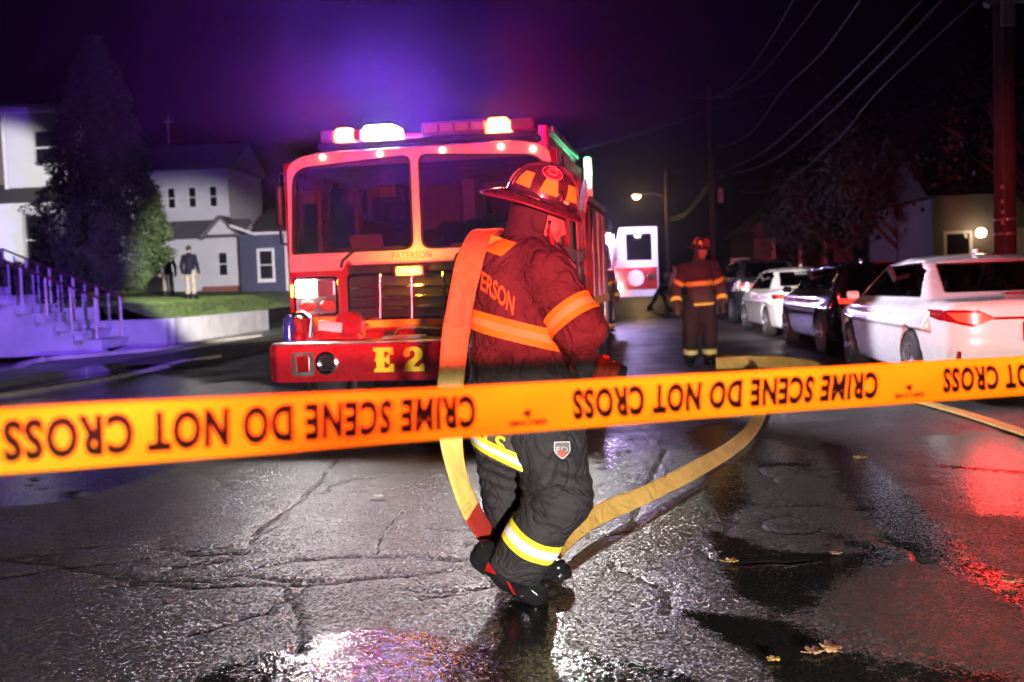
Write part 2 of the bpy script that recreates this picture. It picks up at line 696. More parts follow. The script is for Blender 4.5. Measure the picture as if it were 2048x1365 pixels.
PUDDLES_AND_SHADOW = [
    (0.62, 0.05, gp([(250, 1420), (420, 1335), (540, 1296), (640, 1262), (720, 1252), (820, 1248), (900, 1266), (985, 1292), (1120, 1288), (1190, 1302), (1290, 1318), (1400, 1350), (1480, 1420)])),
    (1.2, 0.10, gp([(1360, 1222), (1450, 1230), (1570, 1248), (1650, 1288), (1730, 1330), (1830, 1400), (1570, 1400), (1530, 1325), (1440, 1275)])),
    (1.15, 0.12, gp([(1415, 1062), (1480, 1080), (1560, 1104), (1690, 1108), (1650, 1150), (1580, 1172), (1640, 1212), (1560, 1226), (1470, 1190), (1440, 1120)])),
    (1.0, 0.16, gp([(1395, 925), (1480, 928), (1505, 1000), (1450, 1062), (1418, 1000)])),
    (1.1, 0.16, gp([(1640, 885), (1700, 896), (1790, 960), (1860, 1035), (1960, 1125), (2100, 1185), (2100, 1250), (1960, 1165), (1780, 1080), (1690, 990)])),
    (0.75, 0.25, gp([(1800, 870), (2200, 840), (2200, 1060), (1900, 1030)])),
    (1.0, 0.12, gp([(-200, 965), (160, 940), (330, 925), (440, 905), (250, 970), (120, 1005), (-200, 1030)])),
    (1.0, 0.2, gp([(340, 775), (480, 760), (560, 775), (760, 790), (900, 800), (860, 850), (500, 850), (330, 800)])),
    (0.9, 0.3, gp([(-300, 745), (200, 730), (420, 760), (330, 820), (-300, 850)])),
    (0.8, 0.25, gp([(1170, 880), (1260, 870), (1250, 940), (1190, 945)])),
    (0.9, 0.2, gp([(1360, 860), (1460, 840), (1480, 900), (1400, 925)])),
    (0.95, 0.16, gp([(1500, 1150), (1640, 1120), (1700, 1100), (1640, 1060), (1700, 1075), (1780, 1090), (1860, 1120), (1780, 1130), (1690, 1160), (1600, 1230), (1540, 1240)])),
    (0.8, 0.2, gp([(1390, 880), (1500, 870), (1640, 900), (1660, 960), (1560, 940), (1450, 930)])),
    (0.7, 0.12, gp([(1560, 1365), (1640, 1290), (1800, 1310), (2048, 1340), (2100, 1400), (1600, 1400)])),
    (0.9, 0.1, gp([(990, 1200), (1135, 1180), (1130, 1300), (985, 1300)])),  # the walking firefighter's dark shadow column, put in as wetness
]
PATCH = gp([(1640, 1165), (1745, 1112), (1900, 1150), (2010, 1228), (2060, 1330), (1850, 1292), (1690, 1250)])
CRACKS = [gp(c) for c in (
    [(-200, 1110), (0, 1118), (80, 1125), (180, 1140), (330, 1160), (430, 1160), (520, 1132), (600, 1118), (700, 1110), (800, 1112), (960, 1121)],
    [(60, 1105), (150, 1135), (280, 1165), (380, 1172), (480, 1170), (560, 1166), (640, 1168), (720, 1155), (820, 1148), (900, 1138)],
    [(150, 985), (165, 1035), (185, 1078)], [(95, 1098), (190, 1094)], [(120, 1050), (165, 1035)], [(60, 1125), (120, 1090), (130, 1050)],
    [(690, 905), (660, 940), (640, 960), (600, 1000), (570, 1020), (520, 1050), (500, 1085)], [(375, 935), (420, 955), (462, 980)],
    [(800, 1025), (765, 1065), (752, 1105)], [(700, 985), (770, 975), (880, 970)], [(1500, 1008), (1560, 1012), (1660, 1010), (1720, 1020)],
    [(1400, 866), (1540, 862), (1680, 852), (1900, 842)], [(1330, 900), (1260, 1060), (1180, 1075)], [(1230, 1130), (1340, 1180), (1330, 1225)],
    [(560, 1166), (600, 1230), (590, 1300)], [(1830, 930), (2050, 945)], [(1000, 915), (860, 905), (760, 890)])]

_cr = random.Random(11)
for _k in range(22):        # fine wandering side cracks
    _p = list(ground(_cr.uniform(0, 1900), _cr.uniform(900, 1180))[:2])
    _a = _cr.uniform(0, 2 * PI)
    _ln = [tuple(_p)]
    for _j in range(_cr.randint(4, 9)):
        _a += _cr.uniform(-0.8, 0.8)
        _p = [_p[0] + 0.11 * math.cos(_a), _p[1] + 0.11 * math.sin(_a)]
        _ln.append(tuple(_p))
    CRACKS.append(_ln)

def axis(segs):
    out = [segs[0][0]]
    for a, b, h in segs:
        n = max(1, int(round((b - a) / h)))
        out += [a + (b - a) * (i + 1) / n for i in range(n)]
    return np.array(out)
gx = axis([(-10.6, -4, 0.22), (-4, -1.7, 0.05), (-1.7, 2.5, 0.016), (2.5, 5, 0.05), (5, 13.5, 0.25)])
gy = axis([(-3, 2.0, 0.25), (2.0, 5.2, 0.016), (5.2, 8, 0.035), (8, 14, 0.1), (14, 40, 0.5), (40, 140, 5)])
X, Y = np.meshgrid(gx, gy, indexing='ij')
wet = np.zeros(X.shape)
for val, soft, P in PUDDLES_AND_SHADOW:
    sd = poly_sd(X, Y, P)
    wet = np.maximum(wet, val * np.clip(0.5 - sd / (2 * soft), 0, 1))
crack = np.full(X.shape, 9.0)
jx = X + 0.035 * vnoise(X * 9, Y * 9, X * 0 + 3.3) + 0.018 * vnoise(X * 28, Y * 28, X * 0 + 1.7)
jy = Y + 0.035 * vnoise(X * 9, Y * 9, X * 0 + 8.3) + 0.018 * vnoise(X * 28, Y * 28, X * 0 + 5.7)
for c in CRACKS:
    crack = np.minimum(crack, line_d(jx, jy, c))
near = np.clip((9 - Y) / 3, 0, 1)
Z = 0.012 * vnoise(X * 0.9, Y * 0.9, X * 0) * near - 0.010 * np.exp(-(crack / 0.016) ** 2) - 0.0045 * np.exp(-(crack / 0.06) ** 2) * near
Z += (0.004 * vnoise(X * 5, Y * 5, X * 0 + 2) + 0.0025 * vnoise(X * 40, Y * 40, X * 0 + 9)) * near * (1 - np.clip(wet, 0, 1))
u_ = X * math.cos(STREET) - Y * math.sin(STREET)
Z += -0.015 * np.clip(np.abs(u_) - 4, 0, 4) * 0.5
nx, ny = X.shape
I = np.arange(nx * ny).reshape(nx, ny)
Q = np.stack([I[:-1, :-1], I[1:, :-1], I[1:, 1:], I[:-1, 1:]], -1).reshape(-1, 4)
me = np_mesh('road', np.stack([X, Y, Z], -1).reshape(-1, 3), Q)
for nm, arr in (('wet', wet), ('crack', np.minimum(crack, 1)), ('patch', np.clip(0.5 - poly_sd(X, Y, PATCH) / 0.12, 0, 1))):
    a = me.attributes.new(nm, 'FLOAT', 'POINT')
    a.data.foreach_set('value', arr.astype(np.float32).ravel())

m, nt, p = new_mat('wet_asphalt')
tc = node(nt, 'ShaderNodeTexCoord').outputs['Object']
def attr(n): return node(nt, 'ShaderNodeAttribute', attribute_name=n).outputs['Fac']
aw, ac, ap = attr('wet'), attr('crack'), attr('patch')
n1 = noise(nt, 1.1, 5, 0.6, tc).outputs[0]
n2 = noise(nt, 9, 4, 0.65, tc).outputs[0]
n3 = noise(nt, 42, 3, 0.6, tc).outputs[0]
n4 = noise(nt, 130, 2, 0.6, tc).outputs[0]
wob = math_n(nt, 'ADD', math_n(nt, 'ADD', math_n(nt, 'MULTIPLY', math_n(nt, 'SUBTRACT', n2, 0.5), 0.7), math_n(nt, 'MULTIPLY', math_n(nt, 'SUBTRACT', n3, 0.5), 0.6)), math_n(nt, 'MULTIPLY', math_n(nt, 'SUBTRACT', n4, 0.5), 0.9))
wetf = remap(nt, math_n(nt, 'ADD', aw, wob), 0.4, 0.66)                       # standing water
damp = remap(nt, math_n(nt, 'ADD', n1, math_n(nt, 'MULTIPLY', wob, 0.4)), 0.38, 0.62)
ck = remap(nt, math_n(nt, 'ADD', ac, math_n(nt, 'MULTIPLY', math_n(nt, 'SUBTRACT', n3, 0.5), 0.012)), 0.003, 0.012, 1, 0)
ck2 = remap(nt, math_n(nt, 'ADD', ac, math_n(nt, 'MULTIPLY', math_n(nt, 'SUBTRACT', n3, 0.5), 0.05)), 0.0, 0.05, 1, 0)
vo = node(nt, 'ShaderNodeTexVoronoi')
vo.inputs['Scale'].default_value = 112
nt.links.new(tc, vo.inputs['Vector'])
vo2 = node(nt, 'ShaderNodeTexVoronoi')
vo2.inputs['Scale'].default_value = 230
nt.links.new(tc, vo2.inputs['Vector'])
sep = node(nt, 'ShaderNodeSeparateColor')
nt.links.new(vo.outputs['Color'], sep.inputs[0])
sep2 = node(nt, 'ShaderNodeSeparateColor')
nt.links.new(vo2.outputs['Color'], sep2.inputs[0])
base = ramp(nt, sep.outputs[1], [(0.0, (0.028, 0.026, 0.026)), (0.6, (0.06, 0.056, 0.054)), (0.93, (0.10, 0.094, 0.088)), (1.0, (0.17, 0.16, 0.15))])
big = ramp(nt, n1, [(0.3, (0.75, 0.72, 0.7)), (0.7, (1.15, 1.1, 1.06))])
mul = node(nt, 'ShaderNodeMix', data_type='RGBA', blend_type='MULTIPLY'); mul.inputs[0].default_value = 1
nt.links.new(base.outputs[0], mul.inputs[6]); nt.links.new(big.outputs[0], mul.inputs[7])
pm = node(nt, 'ShaderNodeMix', data_type='RGBA')
nt.links.new(remap(nt, math_n(nt, 'ADD', ap, math_n(nt, 'MULTIPLY', wob, 0.5)), 0.4, 0.6), pm.inputs[0])
nt.links.new(mul.outputs[2], pm.inputs[6]); pm.inputs[7].default_value = (0.075, 0.058, 0.052, 1)
dk = node(nt, 'ShaderNodeMix', data_type='RGBA')
nt.links.new(math_n(nt, 'MAXIMUM', math_n(nt, 'MULTIPLY', wetf, 0.8), ck), dk.inputs[0])
nt.links.new(pm.outputs[2], dk.inputs[6]); dk.inputs[7].default_value = (0.008, 0.008, 0.009, 1)
nt.links.new(dk.outputs[2], p.inputs['Base Color'])
rg = math_n(nt, 'SUBTRACT', 0.46, math_n(nt, 'MULTIPLY', damp, 0.16))
rg = math_n(nt, 'ADD', math_n(nt, 'MULTIPLY', rg, math_n(nt, 'SUBTRACT', 1.0, wetf)), math_n(nt, 'MULTIPLY', wetf, 0.07))
rg = math_n(nt, 'MAXIMUM', rg, math_n(nt, 'MULTIPLY', ck, 0.9))
nt.links.new(rg, p.inputs['Roughness'])
p.inputs['IOR'].default_value = 1.4
# every stone of the surface tilts its own way; water evens them out
tilt = math_n(nt, 'ADD', 0.13, math_n(nt, 'MULTIPLY', math_n(nt, 'SUBTRACT', 1.0, wetf), math_n(nt, 'SUBTRACT', 0.68, math_n(nt, 'MULTIPLY', ap, 0.25))))
def tl(a, b): return math_n(nt, 'MULTIPLY', math_n(nt, 'ADD', math_n(nt, 'SUBTRACT', a, 0.5), math_n(nt, 'MULTIPLY', math_n(nt, 'SUBTRACT', b, 0.5), 0.6)), tilt)
cx3 = node(nt, 'ShaderNodeCombineXYZ')
nt.links.new(tl(sep.outputs[0], sep2.outputs[0]), cx3.inputs[0]); nt.links.new(tl(sep.outputs[2], sep2.outputs[2]), cx3.inputs[1])
geo = node(nt, 'ShaderNodeNewGeometry')
va = node(nt, 'ShaderNodeVectorMath', operation='ADD'); nt.links.new(cx3.outputs[0], va.inputs[0]); nt.links.new(geo.outputs['Normal'], va.inputs[1])
vn = node(nt, 'ShaderNodeVectorMath', operation='NORMALIZE'); nt.links.new(va.outputs[0], vn.inputs[0])
rip = noise(nt, 60, 3, 0.6, tc).outputs[0]
nt.links.new(bump(nt, math_n(nt, 'SUBTRACT', rip, math_n(nt, 'MULTIPLY', ck2, 0.5)), 0.35, 0.004, vn.outputs[0]), p.inputs['Normal'])
ROAD_MAT = m
road = tag(link('road', me, m, None, True), 'wet cracked asphalt road with puddles', None, None, 'structure')

# ground beyond, pavement and lawns
def grid(name, us, vs, zf, m, smooth=True):
    U, Vv = np.meshgrid(us, vs, indexing='ij')
    Zz = zf(U, Vv)
    c, s = math.cos(STREET), math.sin(STREET)
    V = np.stack([U * c + Vv * s, -U * s + Vv * c, Zz], -1).reshape(-1, 3)
    a, b = U.shape
    I = np.arange(a * b).reshape(a, b)
    return tag(link(name, np_mesh(name, V, np.stack([I[:-1, :-1], I[1:, :-1], I[1:, 1:], I[:-1, 1:]], -1).reshape(-1, 4)), m, None, smooth), None, None, None, 'structure')

SOIL = mat('dark_soil', (0.03, 0.03, 0.024), 0.95, var=0.4, scale=0.6, bmp=0.5, bscale=8)
grid('terrain', np.linspace(-700, 700, 15), np.linspace(-120, 1200, 15), lambda u, v: u * 0 - 0.16, SOIL)
LAWN = mat('lawn_turf', (0.08, 0.125, 0.03), 0.9, var=0.5, scale=2.2, bmp=0.9, bscale=60, bdist=0.03)
def lawn_z(u, v):
    t = np.clip((-u - 10.42) / 1.5, 0, 1)
    return 0.70 + 0.42 * t * t * (3 - 2 * t) + 0.02 * np.clip(-u - 12, 0, 10) + 0.012 * np.clip(v - 30, 0, 60) + 0.05 * vnoise(u * 0.6, v * 0.6, u * 0 + 4)
grid('lawn', axis([(-60, -18, 3), (-18, -10.42, 0.2)]), axis([(24.35, 36, 0.25), (36, 120, 4)]), lawn_z, LAWN)
grid('near_lawn', axis([(-60, -16.4, 3)]), axis([(8, 24.6, 2)]), lambda u, v: u * 0 + 1.3, LAWN)
def lawn2_z(u, v): return 0.16 + 0.1 * np.clip((u - 9) / 5, 0, 3)
grid('far_side_lawn', axis([(9.2, 14, 0.5), (14, 70, 5)]), axis([(6, 60, 2), (60, 140, 10)]), lawn2_z, LAWN)
PAVE = mat('concrete_pavement', (0.26, 0.25, 0.235), 0.75, var=0.2, scale=3, bmp=0.25, bscale=90)
WPAVE = mat('wet_concrete_pavement', (0.12, 0.115, 0.11), 0.35, var=0.3, scale=2, bmp=0.2, bscale=60)
def slab_row(name, u0, u1, vs, z0, z1, m, label):
    root = tag(thing(name, label, None), None, None, None, 'structure')
    proto = None
    for a, b in zip(vs[:-1], vs[1:]):
        q = B().box2((u0, a + 0.012, z0), (u1, b - 0.012, z1 + random.uniform(-0.006, 0.006)))
        q.v = [st(*v) for v in q.v]
        q.obj('paving_slab', m, root, bevel=0.012)
    return root
random.seed(5)
slab_row('left_pavement', -10.15, -8.75, list(np.arange(14, 48, 1.5)), -0.1, 0.10, WPAVE, 'wet concrete pavement along the retaining wall')
slab_row('right_pavement', 7.75, 9.15, list(np.arange(6, 66, 1.5)), -0.1, 0.14, PAVE, 'concrete pavement behind the parked cars')
def kerb(name, u0, u1, vs, z, label):
    root = tag(thing(name, label, None), None, None, None, 'structure')
    for a, b in zip(vs[:-1], vs[1:]):
        q = B().box2((u0, a + 0.006, -0.2), (u1, b - 0.006, z))
        q.v = [st(*v) for v in q.v]
        q.obj('kerb_stone', PAVE, root, bevel=0.02)
kerb('right_kerb', 6.55, 6.72, list(np.arange(4, 66, 2.0)), 0.13, 'concrete kerb beside the parked cars')
VERGE = mat('muddy_verge', (0.05, 0.046, 0.026), 0.75, var=0.55, scale=2.5, bmp=0.9, bscale=25, bdist=0.03)
grid('right_verge', np.linspace(6.72, 7.75, 6), np.linspace(6, 66, 60), lambda u, v: 0.10 + 0.03 * vnoise(u * 3, v * 3, u * 0), VERGE)
grid('left_verge', np.linspace(-8.75, -6.9, 16), np.linspace(17.5, 48, 90), lambda u, v: 0.10 - 0.11 * np.clip((u + 7.9) / 1.0, 0, 1) + 0.04 * vnoise(u * 2, v * 2, u * 0), VERGE)

# grass blades of the lit lawn, one mass
N = 26000
gu = rng.uniform(-17.5, -10.45, N); gv = 24.5 + rng.random(N) ** 1.4 * 11
gz = lawn_z(gu, gv)
hh = rng.uniform(0.035, 0.085, N); aa = rng.uniform(0, 2 * PI, N); ww = 0.007
lx, ly = rng.normal(0, 0.03, N), rng.normal(0, 0.03, N)
Vg = np.empty((N, 3, 3))
c_, s_ = math.cos(STREET), math.sin(STREET)
gX, gY = gu * c_ + gv * s_, -gu * s_ + gv * c_
Vg[:, 0] = np.stack([gX - ww * np.cos(aa), gY - ww * np.sin(aa), gz - 0.01], -1)
Vg[:, 1] = np.stack([gX + ww * np.cos(aa), gY + ww * np.sin(aa), gz - 0.01], -1)
Vg[:, 2] = np.stack([gX + lx, gY + ly, gz + hh], -1)
GR = mat('grass_blades', (0.11, 0.17, 0.035), 0.6, var=0.5, scale=3)
tag(link('grass', np_mesh('grass', Vg.reshape(-1, 3), np.arange(3 * N).reshape(N, 3)), GR), 'short green grass on the raised front lawn', 'grass', None, 'stuff')

# ------------------------------------------------------------------ barrier tape across the foreground
TP = [(-420, 1.0, 838, 1005), (0, 1.105, 815, 951), (500, 1.24, 790, 913), (1024, 1.5, 768, 867), (1500, 1.69, 740, 832), (2048, 1.9, 711, 792), (2500, 2.07, 688, 762)]
cen = np.array([at(x, (a + b) / 2, d) for x, d, a, b in TP])
_S = spline(cen, 60)
_len = np.concatenate([[0], np.cumsum(np.linalg.norm(np.diff(_S, axis=0), axis=1))])
TW = 0.076
def tape_pt(s, t, off=0.0):
    """s metres along, t metres up from the middle line"""
    s = np.asarray(s, float); t = np.asarray(t, float)
    P = np.stack([np.interp(s, _len, _S[:, k]) for k in range(3)], -1)
    e = 0.01
    D = np.stack([np.interp(s + e, _len, _S[:, k]) - np.interp(s - e, _len, _S[:, k]) for k in range(3)], -1)
    D /= np.linalg.norm(D, axis=-1, keepdims=True)
    tw = R(4) * np.sin(s * 2.1 + 0.4) + R(3) * np.sin(s * 5.3)
    nrm = np.cross(D, np.array([0, 0, 1.0])); nrm /= np.linalg.norm(nrm, axis=-1, keepdims=True)
    up = np.cross(nrm, D)
    U = up * np.cos(tw)[..., None] + nrm * np.sin(tw)[..., None]
    Nn = nrm * np.cos(tw)[..., None] - up * np.sin(tw)[..., None]
    rip = 0.0016 * np.sin(s * 9 + t * 30) + 0.0011 * np.sin(s * 23 - t * 55) + 0.0012 * np.cos(t * 95 + s * 3)
    return P + U * t[..., None] + Nn * (rip + off)[..., None]
def s_at(px):
    Pj = _S - _C
    X = 1024 + FPX * (Pj @ _R) / (Pj @ _f)
    return float(np.interp(px, X, _len))
ss = np.linspace(0, _len[-1], 420)
tt = np.linspace(-TW / 2, TW / 2, 13)
Sg, Tg = np.meshgrid(ss, tt, indexing='ij')
base_ = Vector(cen[0] * [1, 1, 0])
P1 = tape_pt(Sg, Tg, 0 * Sg - 0.00006); P2 = tape_pt(Sg, Tg, 0 * Sg + 0.00006)
a, b = Sg.shape
I = np.arange(a * b).reshape(a, b)
q1 = np.stack([I[:-1, :-1], I[1:, :-1], I[1:, 1:], I[:-1, 1:]], -1).reshape(-1, 4)
Vt = np.concatenate([P1.reshape(-1, 3), P2.reshape(-1, 3)]) - np.array(base_)
rim = []
n_ = a * b
loop = list(I[:, 0]) + list(I[-1, 1:]) + list(I[-2::-1, -1]) + list(I[0, -2:0:-1])
for i in range(len(loop)):
    j = (i + 1) % len(loop)
    rim.append((loop[i], loop[j], loop[j] + n_, loop[i] + n_))
m, nt, p = new_mat('yellow_barrier_film')
tcv = node(nt, 'ShaderNodeTexCoord').outputs['Object']
nz = noise(nt, 3, 4, 0.5, tcv)
rr = ramp(nt, nz.outputs[0], [(0.3, (0.88, 0.62, 0.010)), (0.7, (0.95, 0.72, 0.015))])
nt.links.new(rr.outputs[0], p.inputs['Base Color'])
p.inputs['Roughness'].default_value = 0.27
p.inputs['Subsurface Weight'].default_value = 0.0
mpn = node(nt, 'ShaderNodeMapping'); mpn.inputs['Scale'].default_value = (2.5, 2.5, 60)
nt.links.new(tcv, mpn.inputs[0])
nz2 = noise(nt, 2, 4, 0.6, mpn.outputs[0])
nt.links.new(bump(nt, nz2.outputs[0], 0.5, 0.003), p.inputs['Normal'])
tape = tag(link('barrier_tape', np_mesh('barrier_tape', Vt, np.concatenate([q1, q1[:, ::-1] + n_, np.array(rim)])), m, None, True),
           'yellow plastic barrier tape with black upside-down lettering stretched across the road', 'barrier tape')
tape.location = base_
INK = mat('black_ink', (0.004, 0.004, 0.004), 0.6, var=0.2, spec=0.2)
INK2 = mat('brown_ink', (0.05, 0.018, 0.006), 0.5, var=0.2)
def on_tape(name, V, F, s0, s1, t0, t1, m):
    """flat lettering turned upside down and laid on the camera side of the tape between s0 and s1"""
    V, F = strip_cut(V, F, (V[:, 0].max()) / 160)
    u = 1 - V[:, 0] / V[:, 0].max()
    v = 1 - V[:, 1] / V[:, 1].max()
    P = tape_pt(s0 + (s1 - s0) * u, t0 + (t1 - t0) * v, 0 * u + 0.0006) - np.array(base_)
    return link(name, py_mesh(name, P, F), m, tape)
WORDS = 'CRIME SCENE DO NOT CROSS'
VW, FW = text2d(WORDS, 1.0, 0.045, 0.62, 1.12)
gap = s_at(1145) - s_at(950)
ln = s_at(1755) - s_at(1145)
for e in (s_at(950), s_at(1755)):
    if e - ln > _len[-1] - 0.02: continue
    s0, s1 = max(e - ln, 0.01), e
    on_tape('lettering', VW, FW, s_at(4) if e < s_at(1000) else e - ln, e, -0.025, 0.0245, INK)
e3 = s_at(1885)
VL, FL = text2d('CROSS', 1.0, 0.045, 0.62, 1.12)
full = VW[:, 0].max()
wl = VL[:, 0].max() / full * ln
VN, FN = text2d('NOT CROSS', 1.0, 0.045, 0.62, 1.12)
wn = VN[:, 0].max() / full * ln
if e3 + wn < _len[-1]:
    on_tape('lettering', VN, FN, e3, e3 + wn, -0.024, 0.0235, INK)
VS, FS = text2d('SIRCHIE', 1.0, 0.03, 0.9, 1.02)
for c in (s_at(1054), s_at(1817)):
    on_tape('maker_lettering', VS, FS, c - 0.034, c + 0.034, -0.0275, -0.0185, INK2)
    # small bird-like mark above the (inverted) name
    ang = np.linspace(0, 2 * PI, 14, endpoint=False)
    mk = np.array([(0.5 + 0.5 * math.cos(t) * (0.7 + 0.3 * math.cos(3 * t)), 0.5 + 0.5 * math.sin(t) * (0.75 + 0.25 * math.sin(5 * t))) for t in ang])
    on_tape('maker_emblem', mk, [list(range(14))], c - 0.010, c + 0.010, -0.015, -0.001, INK2)

# ------------------------------------------------------------------ the fire engine
RED = mat('red_paint', (0.36, 0.006, 0.012), 0.28, var=0.06, coat=0.8)
WHITE = mat('white_paint', (0.72, 0.72, 0.72), 0.3, var=0.04, coat=0.6)
CHROME = mat('chrome', (0.75, 0.75, 0.76), 0.12, 1.0, var=0.05)
STEEL = mat('brushed_steel', (0.5, 0.5, 0.51), 0.35, 1.0, var=0.1, scale=12)
ALU = mat('tread_plate', (0.6, 0.6, 0.6), 0.32, 0.9, var=0.1, bmp=0.6, bscale=45)
BLACK = mat('black_plastic', (0.015, 0.015, 0.016), 0.5, var=0.2, bmp=0.1, bscale=120)
RUBBER = mat('tyre_rubber', (0.018, 0.018, 0.018), 0.75, var=0.25, bmp=0.3, bscale=60)
GOLD = mat('yellow_reflective_sheet', (0.92, 0.62, 0.01), 0.45, var=0.05)
DARKRED = mat('dark_red_lens', (0.25, 0.004, 0.006), 0.15, var=0.1, coat=1)
GLASS = glass('windscreen_glass', (0.62, 0.58, 0.68), 1.42)
L_WHITE = glow('lit_white_lamp', (1, 0.97, 0.95), 30)
L_RED = glow('lit_red_lamp', (1, 0.13, 0.03), 34)
L_BLUE = glow('lit_blue_white_lamp', (0.55, 0.62, 1.0), 70)
L_AMBER = glow('lit_amber_lamp', (1, 0.42, 0.03), 16)
L_MARK = glow('lit_marker_lamp', (1, 0.5, 0.25), 9)
ENG_LOC, ENG_ROT = (-0.87, 8.22, 0), -R(10)

SLAB_E = [(0, 0), (0.98, 0), (1.0, .33), (.80, .33), (.72, .17), (.52, .17), (.52, .42), (.62, .42), (.66, .33), (.78, .33), (.78, .68), (.66, .68), (.62, .58), (.52, .58), (.52, .83), (.70, .83), (.78, .70), (.97, .70), (.97, 1.0), (0, 1.0), (0.0, .87), (.13, .84), (.13, .60), (.06, .55), (.06, .47), (.13, .43), (.13, .16), (0, .13)]
SLAB_2 = [(0, 0), (.98, 0), (1.0, .30), (.84, .30), (.78, .19), (.50, .19), (.60, .33), (.80, .47), (.92, .60), (.93, .78), (.85, .91), (.68, .99), (.45, 1.0), (.22, .95), (.08, .83), (.05, .66), (.18, .58), (.32, .62), (.36, .72), (.34, .80), (.45, .86), (.55, .82), (.60, .72), (.56, .60), (.42, .50), (.30, .44), (.20, .36), (.08, .20)]

